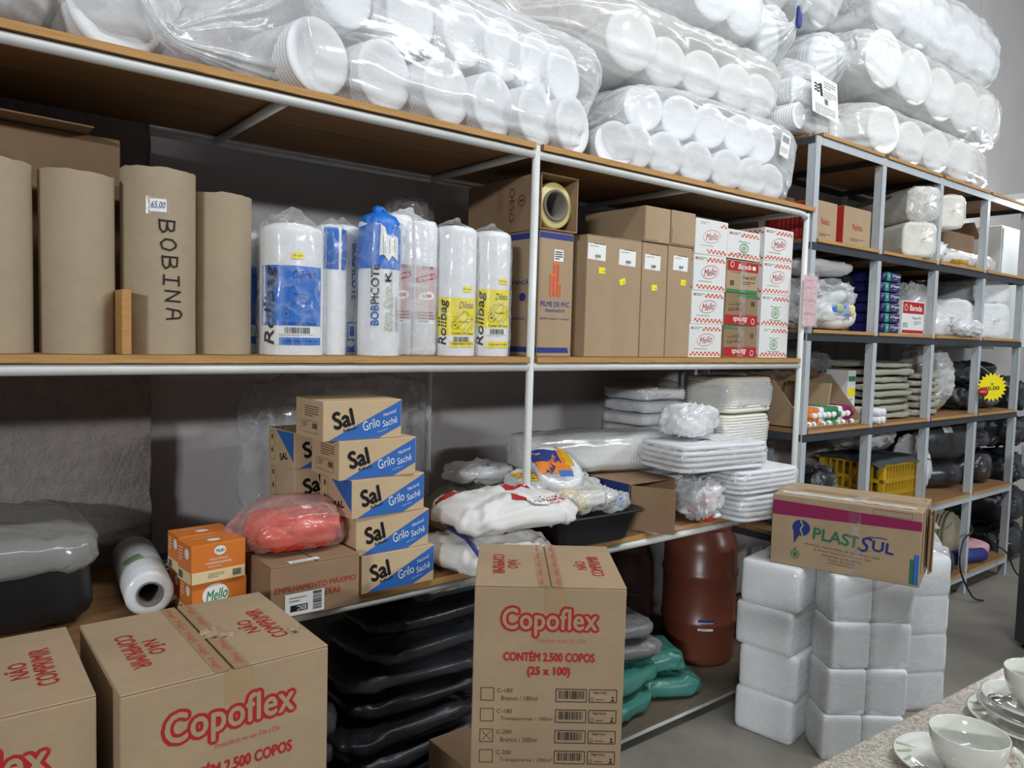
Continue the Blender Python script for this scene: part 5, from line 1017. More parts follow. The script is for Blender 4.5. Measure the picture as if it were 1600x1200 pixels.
mb = MB(); ms = MB(); ms.lathe([(0.187, 0.1), (0.187, 0.6)], 48, 'barrel'); patch(mb, -0.03, 0.215, 0.075, 0.055, 'paper_white', 8, 6); patch(mb, -0.03, 0.236, 0.075, 0.014, 'blue_ink', 8, 3, 0, 0.0006); mb.lines(I4, -0.03, 0.205, 0.06, 0.03, 3, 'grey_ink', 4, 0, 0.0008); drape(ms, mb, frame((0, 0, 0), (0.85, -0.52, 0), (0, 0, 1), (-0.52, -0.85, 0)), 0.001); mb.build('printed_label', t)
drum('second rust red drum further back at the right', (1.68, 0.515, BZ), 0.128, 0.735, 'barrel')
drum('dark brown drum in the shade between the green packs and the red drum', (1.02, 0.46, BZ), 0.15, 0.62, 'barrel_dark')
t, b = carton('low_carton', 'small carton on the bottom shelf behind the tall middle carton', 'carton', (-0.20, -0.085, BZ), 0.34, 0.28, 0.205, 0.0, None, 'kraft_dark', 'y'); b.text(FM('T', 0.34, 0.28, 0.2025), -0.06, 0.07, 'COMPRIMIR', 'red_soft', 0.12, 0.03, PI/2); b.build('body', t)

# ------------------------------------------------------------------ tall cup cartons in front
CW, CH = 0.397, 0.536
def cup_carton(label, loc, w, d, rz, rows=True, ragged=True, hidden=False, under=False):
    t = thing('cup_carton', label, 'carton', loc, rz, 'printed cup cartons standing on the floor'); h = CH
    b = MB(); b.box((0, 0, (h-0.004)/2), (w, d, h-0.004), 'kraft', bev=0.003, jit=0.0008); A = FM('F', w, d, h-0.004)
    # raised logo: red outline letters with board-coloured inside
    b.text(A, 0, 0.175, 'Copoflex', 'red', w*0.62, 0.072, 0.0, 0.10, 0.0, 1.06, z=0.0006); b.text(A, 0, 0.175, 'Copoflex', 'kraft', w*0.62, 0.072, 0.0, 0.02, 0.0, 1.06, z=0.0012)
    b.text(A, 0.03, 0.127, 'Praticidade no seu Dia a Dia', 'red_soft', w*0.32, 0.010)
    b.text(A, 0, 0.085, 'CONTÉM 2.500 COPOS', 'red', w*0.60, 0.028, 0, 0.035); b.text(A, 0, 0.042, '(25 x 100)', 'red', w*0.28, 0.027, 0, 0.045)
    for k, (c, nm) in enumerate((('C-180', 'Branco / 180ml'), ('C-180', 'Transparente / 180ml'), ('C-200', 'Branco / 200ml'), ('C-200', 'Transparente / 200ml'), ('C-300', 'Branco / 300ml'))):
        y = -0.020-0.056*k
        b.frame_rect(A, -w*0.40, y, 0.034, 0.034, 0.002, 'brown_ink'); b.text(A, -w*0.285, y+0.011, c, 'brown_ink', 0.040, 0.011); b.text(A, -w*0.30+0.0032*len(nm), y-0.010, nm, 'brown_ink', 0.0068*len(nm), 0.012)
        b.frame_rect(A, w*0.155, y, 0.080, 0.034, 0.002, 'black_ink'); b.barcode(A, w*0.155, y+0.002, 0.066, 0.022, seed=k+5); b.frame_rect(A, w*0.365, y, 0.072, 0.034, 0.002, 'black_ink'); b.text(A, w*0.345, y+0.009, 'Segurança', 'black_ink', 0.036, 0.008, 0, 0.01); b.lines(A, w*0.365, y-0.010, 0.036, 0.006, 1, 'black_ink', k); b.ring(A, w*0.295, y-0.009, 0.005, 0.005, 0.0012, 'black_ink', 14)
        b.poly(A, [(w*0.42, y-0.002), (w*0.44, y-0.002), (w*0.43, y-0.008)], 'black_ink'); b.poly(A, [(w*0.415, y-0.014), (w*0.445, y-0.014), (w*0.43, y-0.008)], 'black_ink')
        if k == 2: b.stroke(A, [(-w*0.43, y-0.012), (-w*0.37, y+0.012)], 0.0016, 'brown_ink'); b.stroke(A, [(-w*0.43, y+0.012), (-w*0.37, y-0.012)], 0.0016, 'brown_ink')
    b.build('body', t)
    for sg in (-1, 1):
        f = MB(); f.box((sg*(w/4+0.0016), 0, h-0.0018), (w/2-0.0036, d-0.001, 0.0038), 'kraft', bev=0.0014, seg=1); T = FM('T', w, d, h+0.0001)
        r = -PI/2 if sg < 0 else PI/2; f.text(T, sg*w*0.345, -0.01, 'COMPRIMIR', 'red', 0.185, 0.034, r, 0.008); f.text(T, sg*w*0.235, -0.01, 'NÃO', 'red', 0.078, 0.036, r, 0.01)
        f.build('flap', t)
    mb = MB(); T = FM('T', w, d, h+0.0003)
    for sg in (-1, 1):
        mb.quad(T, sg*0.018, 0, 0.030, d, 'tape', 0, 0.0004); mb.text(T, sg*0.022, 0, 'frágil  frágil  frágil  frágil  frágil', 'red_soft', d*0.94, 0.014, -PI/2, 0.0, z=0.0009)
    mb.quad(A, 0.012, h/2-0.035, 0.055, 0.066, 'tape', 0, 0.0004)
    mb.build('packing_tape', t)
    return t
def torn(t, loc, rz, sc=1.0):
    mb = MB()
    for k, (a, l, w, up) in enumerate(((0.1, 0.12, 0.045, 0.25), (0.5, 0.07, 0.05, 0.5), (-0.5, 0.05, 0.04, 0.2))):
        X = Matrix.Translation(loc) @ Matrix.Rotation(rz+a, 4, 'Z') @ Matrix.Rotation(-up, 4, 'Y')
        mb.grid(lambda u, v: (-l*sc*u, (v-0.5)*w*sc*(1-0.75*u)+0.004*noise.noise(Vector((u*6, v*6, k))), 0.002+0.006*noise.noise(Vector((u*5, v*4, k+3)))), 10, 6, 'kraft', X=X, smooth=False)
    mb.build('torn_board', t)
mt = cup_carton('printed cup carton at the centre, set at an angle to the shelves', (-0.353, -0.521, CH+0.001), CW, CW, math.radians(-37.7))
cup_carton('lower cup carton at the centre, carrying the angled one', (-0.353, -0.521, 0), CW, CW, math.radians(-37.7))
lt = cup_carton('printed cup carton at the lower left with torn board on its top', (-1.300, -0.499, CH+0.001), CW-0.005, CW, 0.0)
cup_carton('lower cup carton at the left, carrying the one with torn board', (-1.300, -0.499, 0), CW-0.005, CW, 0.0)
ft = cup_carton('printed cup carton cut by the left edge of the photo', (-1.722, -0.475, CH+0.001), CW, 0.378, -0.02)
cup_carton('lower cup carton at the left edge, carrying the one cut by the photo', (-1.722, -0.475, 0), CW, 0.378, -0.02)
torn(lt, (0.03, -0.01, CH+0.003), 0.35, 1.5); torn(lt, (0.175, -0.09, CH+0.003), -0.15, 0.75)

# ------------------------------------------------------------------ wrapped foam blocks and the big carton on them
def block(label, loc, w, d, h, rz, seed, cols=2, group='film wrapped foam box packs standing on the floor'):
    t = thing('foam_box_pack', label, 'packaged foam', loc, rz, group); mb = MB(); cw = w/cols
    for c in range(cols):
        mb.blob((-w/2+cw*(c+0.5), 0, 0), (cw*0.97, d*0.98, h), 'foam', e1=0.16, e2=0.16, nu=64, nv=24, amp=0.008, freq=6, seed=seed+c, floor=True)
    mb.build('foam_box_stack', t)
    mb = MB(); mb.blob((0, 0, 0), (w*1.03, d*1.03, h*1.0), 'film', e1=0.2, e2=0.2, nu=88, nv=36, amp=0.015, fine=0.03, freq=7, seed=seed, floor=True); mb.build('film_wrap', t); return t
nm = ('bottom', 'second', 'third', 'top')
BH = 0.193
for k in range(4):
    block(nm[k] + ' foam pack of the left floor stack, nearest the red drum', (1.355+(0, .004, -.006, -.004)[k], -0.255+(0, -.004, .005, -.004)[k], BH*k), 0.46, 0.27, BH, math.radians(9+(0, 2, -2, 1)[k]), 200+10*k)
for k in range(4):
    block(nm[k] + ' foam pack of the right floor stack under the big magenta banded carton', (1.352+0.012*k, -0.590+0.002*k, BH*k), 0.345, 0.19, BH, math.radians(-38+(-2, 1, 3, 0)[k]), 260+10*k)
t = thing('foam_box_pack', 'tall film wrapped foam pack in the back behind the right floor stack', 'packaged foam', (2.02, -0.50, 0), -0.5)
mb = MB()
for k in range(4): mb.blob((0, 0, 0.185*k), (0.26, 0.24, 0.185), 'foam', e1=0.2, e2=0.2, nu=48, nv=18, amp=0.01, seed=300+k)
mb.build('foam_box_stack', t); mb = MB(); mb.shell([(0, 0, 0, 0.13, 0.12), (0, 0, 0.01, 0.145, 0.13), (0, 0, 0.4, 0.145, 0.13), (0, 0, 0.74, 0.14, 0.125), (0.01, 0, 0.82, 0.09, 0.07), (0.02, 0, 0.88, 0.03, 0.03), (0.06, -0.02, 0.92, 0.07, 0.05)], 'film', e=0.5, pl=11, pa=0.1, fine=0.06, up=(0, 1, 0), seed=305, lo=0.0); mb.build('film_bag', t)
PW, PD, PH = 0.575, 0.34, 0.30
t = thing('banded_carton', 'big carton with a magenta band and a blue and green logo, on both foam stacks', 'carton', (1.397, -0.506, 0.774), 0.0, None, (0, 0.0, math.radians(-72)))
t.name = 'banded_carton'
b = MB(); b.box((0, 0, PH/2), (PW, PD, PH), 'kraft', bev=0.004); A = FM('F', PW, PD, PH)
b.poly(A, [(-PW/2+0.002, 0.062), (PW/2-0.002, 0.075), (PW/2-0.002, 0.112), (-PW/2+0.002, 0.125)], 'magenta')
b.text(A, -0.045, 0.0, 'PLAS', 'plast_green', 0.14, 0.048, -0.06, 0.03); b.text(A, 0.044, -0.006, 'T', 'plast_green', 0.035, 0.046, -0.06, 0.03); b.text(A, 0.085, -0.010, 'S', 'plast_blue', 0.05, 0.062, -0.06, 0.01, 0.3); b.text(A, 0.152, -0.012, 'UL', 'plast_blue', 0.078, 0.042, -0.06, 0.03)
b.poly(A, [(0.06, -0.046), (0.11, -0.032), (0.17, 0.004) if False else (0.118, -0.03), (0.09, -0.040)], 'plast_blue', 0.001); b.stroke(A, [(0.075, 0.012), (0.1, 0.022), (0.14, 0.025), (0.165, 0.024)], 0.004, 'plast_blue')
b.disc(A, -0.165, 0.018, 0.036, 0.034, 'plast_blue'); b.poly(A, [(-0.196, 0.005), (-0.17, -0.012), (-0.192, -0.052)], 'plast_blue'); b.stroke(A, [(-0.168, 0.048), (-0.158, 0.03), (-0.168, 0.012), (-0.158, -0.012)], 0.005, 'leaf_print', 0.0014)
b.text(A, 0.0, -0.052, 'PLASTSUL INDUSTRIAL DE PLÁSTICOS LTDA.', 'black_ink', 0.29, 0.010, -0.05); b.text(A, 0.0, -0.069, 'R. Breno Guimarães Teixeira, 300', 'brown_ink', 0.22, 0.009, -0.05); b.text(A, 0.0, -0.085, 'Distrito Industrial', 'brown_ink', 0.15, 0.009, -0.05); b.text(A, 0.0, -0.100, 'Fone: 42 3227', 'brown_ink', 0.10, 0.009, -0.05); b.text(A, 0.01, -0.114, 'www.plastsul.com.br', 'black_ink', 0.12, 0.010, -0.05)
b.ring(A, -0.185, -0.098, 0.018, 0.019, 0.004, 'plast_green'); b.disc(A, -0.185, -0.098, 0.009, 0.010, 'plast_green'); b.stroke(A, [(-0.19, -0.076), (-0.18, -0.070)], 0.005, 'plast_green')
b.quad(A, 0.258, -0.09, 0.016, 0.10, 'plast_green'); b.quad(A, 0.273, -0.08, 0.018, 0.12, 'salt_blue')
b.frame_rect(A, 0.18, 0.128, 0.14, 0.022, 0.0014, 'brown_ink'); b.build('body', t)
mb = MB(); T = FM('T', PW, PD, PH); mb.quad(T, 0.0, 0, PW, 0.05, 'tape', 0, 0.001); mb.quad(A, 0.045, 0.0, 0.045, PH, 'film_thin', 0.03, 0.0016); mb.quad(T, 0.045, -0.08, 0.045, 0.18, 'film_thin', 0, 0.0016)
mb.grid(lambda u, v: ((u-0.5)*PW*0.9, -PD/2+0.03+0.05*v, PH+0.008*abs(noise.noise(Vector((u*9, v*3, 1))))+0.002), 30, 8, 'film_milky'); mb.build('packing_tape', t)
mb = MB(); R2 = FM('R', PW, PD, PH)
for k in range(5): mb.box((-PD/2+0.03+0.06*k, (-1)**k*0.02, 0.006+0.004*(k % 2)), (0.05, PH*0.8, 0.004), 'kraft_dark', R2 @ Matrix.Rotation(0.06*(k-2), 4, 'Z') @ Matrix.Rotation(0.2*((-1)**k), 4, 'Y'))
mb.build('torn_side', t)

# ------------------------------------------------------------------ galvanised rack: second shelf from the top
def brand_box(label, loc, w, d, h, rz=0.0):
    t = thing('brown_red_box', label, 'carton', loc, rz, 'brown boxes with red print on the galvanised rack'); b = MB(); b.box((0, 0, h/2), (w, d, h), 'kraft', bev=0.002)
    A = FM('F', w, d, h); b.text(A, 0.0, 0.0, 'Paulista', 'red', w*0.36, h*0.16, 0.0, 0.0); b.lines(A, 0, -h*0.34, w*0.5, h*0.08, 2, 'brown_ink', 3)
    L = FM('L', w, d, h); b.quad(L, 0, 0, d-0.004, h-0.004, 'red'); b.lines(L, 0, 0, h*0.8, d*0.6, 6, 'red_soft', 4, PI/2, 0.001); b.build('body', t)
    mb = MB(); T = FM('T', w, d, h); mb.quad(T, 0, 0, 0.04, d, 'tape'); mb.build('packing_tape', t)
Z4, Z3, Z2, Z1, Z0 = 2.2605, 1.7975, 1.2725, 0.7155, 0.1605
brand_box('brown box with red print next to the first galvanised post', (2.005, 0.16, Z4), 0.23, 0.26, 0.205)
brand_box('brown box with red print and a red patterned side, second from the post', (2.31, 0.145, Z4), 0.29, 0.26, 0.205)
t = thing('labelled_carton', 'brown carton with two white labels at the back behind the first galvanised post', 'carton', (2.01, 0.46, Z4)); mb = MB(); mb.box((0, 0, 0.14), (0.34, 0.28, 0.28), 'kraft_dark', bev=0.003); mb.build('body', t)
mb = MB(); A = FM('F', 0.34, 0.28, 0.28); mb.quad(A, -0.04, 0.09, 0.16, 0.05, 'paper_white'); mb.lines(A, -0.04, 0.09, 0.14, 0.035, 3, 'blue_ink', 3); mb.quad(A, 0.02, 0.02, 0.11, 0.06, 'paper_white'); mb.lines(A, 0.02, 0.02, 0.09, 0.04, 4, 'blue_ink', 4); mb.build('shipping_label', t)
def tray_bundle(label, face, back, w, h, seed, neck=True, fm='film_cream', group='foam tray bundles on the galvanised rack', m='foam_cream'):
    f = Vector(face); bk = Vector(back); t = thing('foam_tray_bundle', label, 'packaged foam', (f.x, f.y, f.z-h/2), 0, group); o = Vector((0, 0, h/2)); v = bk-f; d = v.normalized(); L = v.length
    mb = MB(); tray_stack(mb, o, o+v, w*0.94, h*0.94, m, 0.016, 0.22); mb.build('foam_tray_stack', t)
    pp = [(-0.055, 0.035), (-0.035, 0.014), (-0.02, 0.06), (-0.004, 0.46)] if neck else [(-0.012, 0.05), (-0.006, 0.45)]
    path = []
    for q, k in pp + [(0.03, 0.5), (L*0.5, 0.5), (L*0.97, 0.5), (L+0.01, 0.4), (L+0.02, 0.05)]:
        p = o + d*q; path.append((p.x, p.y, p.z - 0.002, w*k*1.02, h*k*1.0))
    mb = MB(); mb.shell(path, fm, e=0.5, pl=16, pa=0.12, amp=0.02, fine=0.04, seed=seed, sub=7, n=64, freq=9); mb.build('film_bag', t); return t
tray_bundle('lower foam tray bundle on the shelf, its gathered square end facing out', (3.02, 0.0, Z4+0.108), (3.32, 0.47, Z4+0.108), 0.215, 0.212, 401)
tray_bundle('upper foam tray bundle with a knot at the centre of its square end', (3.07, 0.01, Z4+0.326), (3.38, 0.50, Z4+0.326), 0.22, 0.21, 402)
tray_bundle('foam tray bundle with a gathered white end right of the third galvanised post', (3.46, 0.02, Z4+0.33), (3.76, 0.49, Z4+0.33), 0.22, 0.215, 403)
mb = MB(); mb.blob((0, 0, 0), (0.24, 0.36, 0.20), 'white', e1=0.7, e2=0.6, amp=0.14, fine=0.2, freq=8, seed=404, nu=52, nv=26); tag(mb.build('white_bag', None, (3.55, 0.24, Z4)), 'white crumpled plastic bag under the right foam tray bundle', 'plastic bag')
t = thing('open_carton', 'dark open carton with raised flaps at the right end of the galvanised rack', 'carton', (4.26, 0.425, Z4)); mb = MB(); w, d, h, th = 0.55, 0.30, 0.30, 0.006
for c, dd in (((0, 0, th/2), (w, d, th)), ((-w/2, 0, h/2), (th, d, h)), ((w/2, 0, h/2), (th, d, h)), ((0, -d/2, h/2), (w, th, h)), ((0, d/2, h/2), (w, th, h))): mb.box(c, dd, 'kraft_dark')
mb.build('body', t)
for nm2, X in (('flap', Matrix.Translation((w/2+0.06, 0, h+0.05)) @ Matrix.Rotation(-0.9, 4, 'Y')), ('flap', Matrix.Translation((-w/2-0.03, 0, h+0.07)) @ Matrix.Rotation(0.4, 4, 'Y'))):
    mb = MB(); mb.box((0, 0, 0), (th, d, 0.17), 'kraft_dark', X); mb.build(nm2, t)
mb = MB(); mb.grid(lambda u, v: (-0.25+0.5*u, -0.13+0.26*v, h+0.05*math.sin(u*3+1)+0.03*noise.noise(Vector((u*4, v*3, 0)))), 20, 12, 'white'); mb.build('paper_lining', t)
t = thing('printed_bag', 'long clear bag with yellow print lying at the front of the second highest board', 'plastic bag', (4.02, 0.16, Z4)); mb = MB(); mb.blob((0, 0, 0.006), (0.98, 0.16, 0.11), 'white', e1=0.7, e2=0.6, amp=0.1, seed=406); mb.build('contents', t); sf = MB(); sf.blob((0, 0, 0), (1.05, 0.18, 0.135), 'film_cream', e1=0.7, e2=0.6, amp=0.08, fine=0.12, freq=8, seed=407, nu=64, nv=24); sf.build('film_bag', t)
mb = MB(); patch(mb, -0.20, 0.04, 0.26, 0.035, 'crate_yellow', 12, 5, 0.05); patch(mb, 0.16, 0.045, 0.2, 0.05, 'yellow', 12, 5, -0.05); drape(sf, mb, F_((0, -0.2, 0)), 0.003); mb.build('yellow_print', t)

# ------------------------------------------------------------------ galvanised rack: board with the navy packs
t = thing('clear_bag', 'large clear bag of clear cups with blue and yellow print inside, by the pink tag', 'plastic bag', (2.22, 0.215, Z3)); mb = MB()
rr = random.Random(12)
for k in range(9): mb.cyl((rr.uniform(-.2, .2), rr.uniform(-.1, .1), 0.06+rr.uniform(0, .16)), (rr.uniform(-.2, .2), rr.uniform(-.1, .1), 0.08+rr.uniform(0, .15)), 0.045, 'film_cloudy', 18, None, 0.036)
mb.build('clear_cups', t)['kind'] = 'stuff'
mb = MB(); mb.blob((0.13, -0.07, 0.01), (0.34, 0.14, 0.15), 'paper_white', e1=0.7, e2=0.6, amp=0.12, seed=410); mb.blob((0.10, -0.10, 0.07), (0.22, 0.10, 0.085), 'salt_blue', e1=0.7, e2=0.6, amp=0.2, seed=411); mb.blob((0.18, -0.12, 0.09), (0.09, 0.06, 0.06), 'tape_yellow', seed=412); mb.blob((0.06, -0.125, 0.10), (0.07, 0.06, 0.05), 'leaf_print', seed=413); mb.build('printed_packets', t)
mb = MB(); mb.blob((0, 0, 0), (0.62, 0.33, 0.305), 'film', e1=0.6, e2=0.5, amp=0.1, fine=0.16, freq=7, seed=414, nu=72, nv=32); mb.build('film_bag', t)
mb = MB(); mb.blob((0, 0, 0), (0.56, 0.30, 0.095), 'white', e1=0.75, e2=0.5, amp=0.12, fine=0.15, freq=8, seed=415, nu=56, nv=24); tag(mb.build('white_bag', None, (2.20, 0.215, Z3+0.306)), 'flat white plastic bag lying on the large clear bag', 'plastic bag')
def navy(label, z, dx, rz):
    t = thing('navy_pack', label, 'small pack', (2.80+dx, 0.14, z), rz, 'navy packs stacked on the galvanised rack'); w, d, h = 0.22, 0.21, 0.06
    b = MB(); b.blob((0, 0, 0), (w, d, h), 'navy_pack', e1=0.22, e2=0.18, nu=48, nv=16, amp=0.03, freq=9, seed=int(z*50)); sf = b; b.build('wrapper', t)
    mb = MB(); patch(mb, -0.065, 0.030, 0.045, 0.05, 'teal_print', 6, 6); mb.text(I4, -0.065, 0.033, '20', 'paper_white', 0.02, 0.014, z=0.0008); mb.text(I4, 0.035, 0.034, "D'Vepart", 'paper_white', 0.11, 0.020, 0, 0.01, z=0.0006); mb.lines(I4, 0.04, 0.018, 0.07, 0.005, 1, 'paper_white', 3); drape(sf, mb, F_((0, -0.1, 0)), 0.0015); mb.build('front_print', t)
for k in range(6): navy(('bottom', 'second', 'third', 'fourth', 'fifth', 'top')[k] + ' navy pack of the stack of six beside the red and white box', Z3+0.0602*k, (0.01, 0.012, 0.004, -0.004, -0.006, 0.0)[k], (0.02, -0.02, 0.03, 0.0, -0.03, 0.02)[k])
mb = MB(); mb.box((0, 0, 0.19), (0.14, 0.16, 0.38), 'teal_print', bev=0.006); mb.lines(FM('F', 0.14, 0.16, 0.38), 0, 0.13, 0.12, 0.08, 4, 'navy_pack', 3); tag(mb.build('green_pack', None, (2.655, 0.38, Z3)), 'green printed pack showing behind the navy stack at its left', 'small pack')
t = thing('red_white_box', 'white box with a red band standing right of the navy pack stack', 'small box', (3.07, 0.13, Z3)); w, d, h = 0.29, 0.2, 0.20; b = MB(); b.box((0, 0, h/2), (w, d, h), 'white_card', bev=0.002); A = FM('F', w, d, h)
b.quad(A, 0, 0.06, w-0.01, 0.07, 'red'); b.text(A, 0.03, 0.06, 'Bareda', 'paper_white', 0.16, 0.034, 0, 0.02); b.ring(A, -0.10, 0.06, 0.02, 0.02, 0.004, 'paper_white'); b.text(A, 0.05, 0.0, 'Prato N°2', 'brown_ink', 0.12, 0.018); b.lines(A, 0.06, -0.03, 0.1, 0.025, 3, 'grey_ink', 3); b.text(A, -0.1, -0.045, '850', 'green_ink', 0.06, 0.03); b.quad(A, 0, -0.085, w-0.01, 0.02, 'red'); b.build('body', t)
mb = MB(); mb.box((0, 0, h+0.001), (w-0.002, d-0.002, 0.002), 'white_card'); mb.build('lid', t)
t = thing('cup_bag', 'clear bag of stacked clear cups right of the red and white box', 'plastic bag', (3.42, 0.25, Z3)); mb = MB()
for dx, dy in ((-0.07, -0.06), (0.03, -0.08), (0.1, 0.0)): foam_stack(mb, (dx, dy, 0.26), (dx, dy, 0.004), 0.048, 'film_cloudy', 0.014, 24)
mb.build('cup_stack', t); mb = MB(); mb.blob((0, 0, 0), (0.40, 0.30, 0.36), 'film_cloudy', e1=0.75, e2=0.6, amp=0.1, fine=0.15, freq=7, seed=421, nu=64, nv=30); mb.build('film_bag', t)
tray_bundle('foam tray bundle with crumpled grey film, right of the clear cup bag', (3.78, 0.10, Z3+0.13), (4.18, 0.42, Z3+0.13), 0.26, 0.25, 422, True, 'film_milky', m='foam')
mb = MB(); mb.blob((0, 0, 0), (0.36, 0.14, 0.12), 'film_cloudy', e1=0.8, e2=0.6, amp=0.2, fine=0.25, freq=9, seed=423, nu=56, nv=26); tag(mb.build('film_bag', None, (3.74, -0.02, Z3)), 'crumpled empty film hanging at the front of the foam tray bundle', 'plastic bag')
tray_bundle('lower foam tray bundle at the right end of the navy pack board', (4.36, 0.06, Z3+0.13), (4.52, 0.56, Z3+0.13), 0.36, 0.25, 424, True, 'film_milky', m='foam')
tray_bundle('upper foam tray bundle at the right end of the navy pack board', (4.38, 0.08, Z3+0.345), (4.53, 0.56, Z3+0.345), 0.36, 0.17, 425, False, 'film_milky', m='foam')
# pink price list hung over both posts
t = thing('price_list', 'pink handwritten price list in a film sleeve hung on the right rack post', 'paper tag', (1.80, -0.026, 1.81)); mb = MB(); Fq = F_((0, 0, 0.128)); mb.box((0, 0, 0.128), (0.125, 0.0012, 0.25), 'pink')
rr = random.Random(2)
for y, n, x0 in ((0.10, 6, -0.05), (0.065, 8, -0.055), (0.035, 4, 0.0), (0.0, 8, -0.055), (-0.025, 2, 0.0), (-0.065, 8, -0.055)):
    x = x0
    for k in range(n): mb.stroke(Fq, [(x, y+rr.uniform(-.006, .006)), (x+0.004, y+rr.uniform(-.008, .008)), (x+0.009, y+rr.uniform(-.006, .006))], 0.0022, 'red' if y > 0.09 else 'marker', 0.0012); x += 0.014
mb.build('paper', t); mb = MB(); mb.box((0, -0.003, 0.13), (0.14, 0.0008, 0.27), 'film_thin'); mb.build('film_sleeve', t)

# ------------------------------------------------------------------ galvanised rack: board with the open sweet carton
t = thing('sweets_carton', 'open cut down carton of wrapped sweets beside the second galvanised post', 'carton', (2.22, 0.225, Z2)); mb = MB(); w, d, h, th = 0.62, 0.34, 0.20, 0.005
mb.box((0, 0, th/2), (w, d, th), 'kraft_dark'); mb.box((0, d/2, 0.14), (w, th, 0.28), 'kraft_dark'); mb.box((0, -d/2, 0.012), (w, th, 0.02), 'kraft')
for sg in (-1, 1):
    vs = [(sg*w/2, -d/2, 0), (sg*w/2, d/2, 0), (sg*w/2, d/2, 0.28), (sg*w/2, 0.02, 0.27), (sg*w/2, -d/2, 0.05)]; vs += [(p[0]-sg*th, p[1], p[2]) for p in vs]
    mb.add(vs, [[0, 1, 2, 3, 4], [9, 8, 7, 6, 5]] + [[i, (i+1) % 5, 5+(i+1) % 5, 5+i] for i in range(5)], 'kraft')
mb.build('body', t)
mb = MB(); mb.box((0.03, 0.02, 0.12), (0.012, d*0.8, 0.24), 'kraft', Matrix.Rotation(0.2, 4, 'Y')); mb.box((0.038, -0.10, 0.13), (0.010, 0.02, 0.24), 'green_ink', Matrix.Rotation(0.2, 4, 'Y')); mb.build('divider', t)
rr = random.Random(6)
for k in range(22):
    r_, c_ = divmod(k, 11); x = -0.27+0.05*c_; z = 0.0105+0.0475*r_
    m = 'white' if c_ in (0, 4, 8) else ('orange' if c_ < 5 else ('green_ink' if c_ < 8 else 'magenta')); g = MB(); p0 = (x+rr.uniform(-.004, .004), -0.15, z+0.024); p1 = (x, -0.01, z+0.024)
    g.cyl(p0, p1, 0.023, m, 14); g.blob((p0[0], p0[1]-0.012, z+0.004), (0.034, 0.03, 0.034), 'paper_white' if k % 3 else m, e1=0.9, e2=0.9, nu=14, nv=8, amp=0.25, seed=k, freq=30, floor=False); g.v = [(v[0], v[1], max(v[2], 0.0055)) for v in g.v]
    o = g.build('sweet_roll', None, (2.22, 0.225, Z2)); tag(o, 'wrapped sweet roll lying in the cut down carton, %s row, %s from the left' % (('bottom', 'upper')[r_], ('first', 'second', 'third', 'fourth', 'fifth', 'sixth', 'seventh', 'eighth', 'ninth', 'tenth', 'eleventh')[c_]), 'sweet', 'wrapped sweet rolls in the cut down carton')
mb = MB(); mb.blob((0, 0, 0), (0.46, 0.26, 0.14), 'film_grey', e1=0.75, e2=0.6, amp=0.15, fine=0.2, freq=8, seed=431, nu=56, nv=26); tag(mb.build('film_bag', None, (2.20, 0.26, Z2+0.283)), 'crumpled clear film bag on top of the sweets carton', 'plastic bag')
t = thing('card_box', 'narrow white and green printed box beside the sweets carton', 'small box', (2.60, 0.22, Z2)); b = MB(); b.box((0, 0, 0.15), (0.09, 0.14, 0.30), 'white_card', bev=0.002); A = FM('F', 0.09, 0.14, 0.30); b.quad(A, 0, 0.02, 0.08, 0.05, 'yellow'); b.text(A, 0, -0.04, 'K', 'green_ink', None, 0.05); b.quad(A, 0, 0.1, 0.08, 0.03, 'green_ink'); b.build('body', t)
for k in range(4):
    g = MB(); g.cyl((0.0, -0.15, 0.022), (0.0, 0.02, 0.022), 0.021, 'white', 14); o = g.build('white_tube_pack', None, (2.60+0.05*(k % 2), 0.12, Z2+0.044*(k//2))); tag(o, 'white wrapped tube, %s of the four beside the grey bag packs' % ('lower left', 'lower right', 'upper left', 'upper right')[k], 'wrapped tube', 'white wrapped tubes on the galvanised rack')
for k in range(8): bagpack(('lowest', 'second', 'third', 'fourth', 'fifth', 'sixth', 'seventh', 'topmost')[k] + ' pale grey bag pack of the left pile behind the third galvanised post', (2.97+0.012*((k*5) % 4-1.5), 0.235+0.008*(k % 3), Z2+0.0445*k), (0.60-0.03*(k % 2), 0.34, 0.046), 'olive_bag', 440+k, 0.03*(k % 3-1), group='pale grey bag packs piled on the galvanised rack', nm='bag_pack', e1=0.32)
for k in range(6): bagpack(('lowest', 'second', 'third', 'fourth', 'fifth', 'topmost')[k] + ' pale grey bag pack of the right pile beside the big film bag', (3.47+0.012*((k*3) % 4-1.5), 0.235, Z2+0.0475*k), (0.35, 0.34, 0.049), 'olive_bag', 450+k, 0.04*(k % 2), group='pale grey bag packs piled on the galvanised rack', nm='bag_pack', e1=0.32)
t = thing('film_bag', 'big cloudy film bag standing between the grey packs and black bags', 'plastic bag', (3.84, 0.27, Z2)); mb = MB(); mb.blob((0, 0, 0), (0.26, 0.26, 0.34), 'olive_bag', e1=0.7, e2=0.6, amp=0.1, seed=460); mb.build('contents', t); mb = MB(); mb.blob((0, 0, 0), (0.34, 0.38, 0.48), 'film_cloudy', e1=0.8, e2=0.65, amp=0.1, fine=0.14, freq=6, seed=461, nu=64, nv=32); mb.build('film_skin', t)
t = thing('price_star', 'yellow starburst price sign with a red disc hung on the fourth galvanised post', 'price sign', (4.045, -0.085, 1.46), math.radians(-52)); mb = MB(); pts = []
for i in range(40): a = 2*PI*i/40; r = 0.092 if i % 2 else 0.072; pts.append((r*math.cos(a), r*math.sin(a)*1.1))
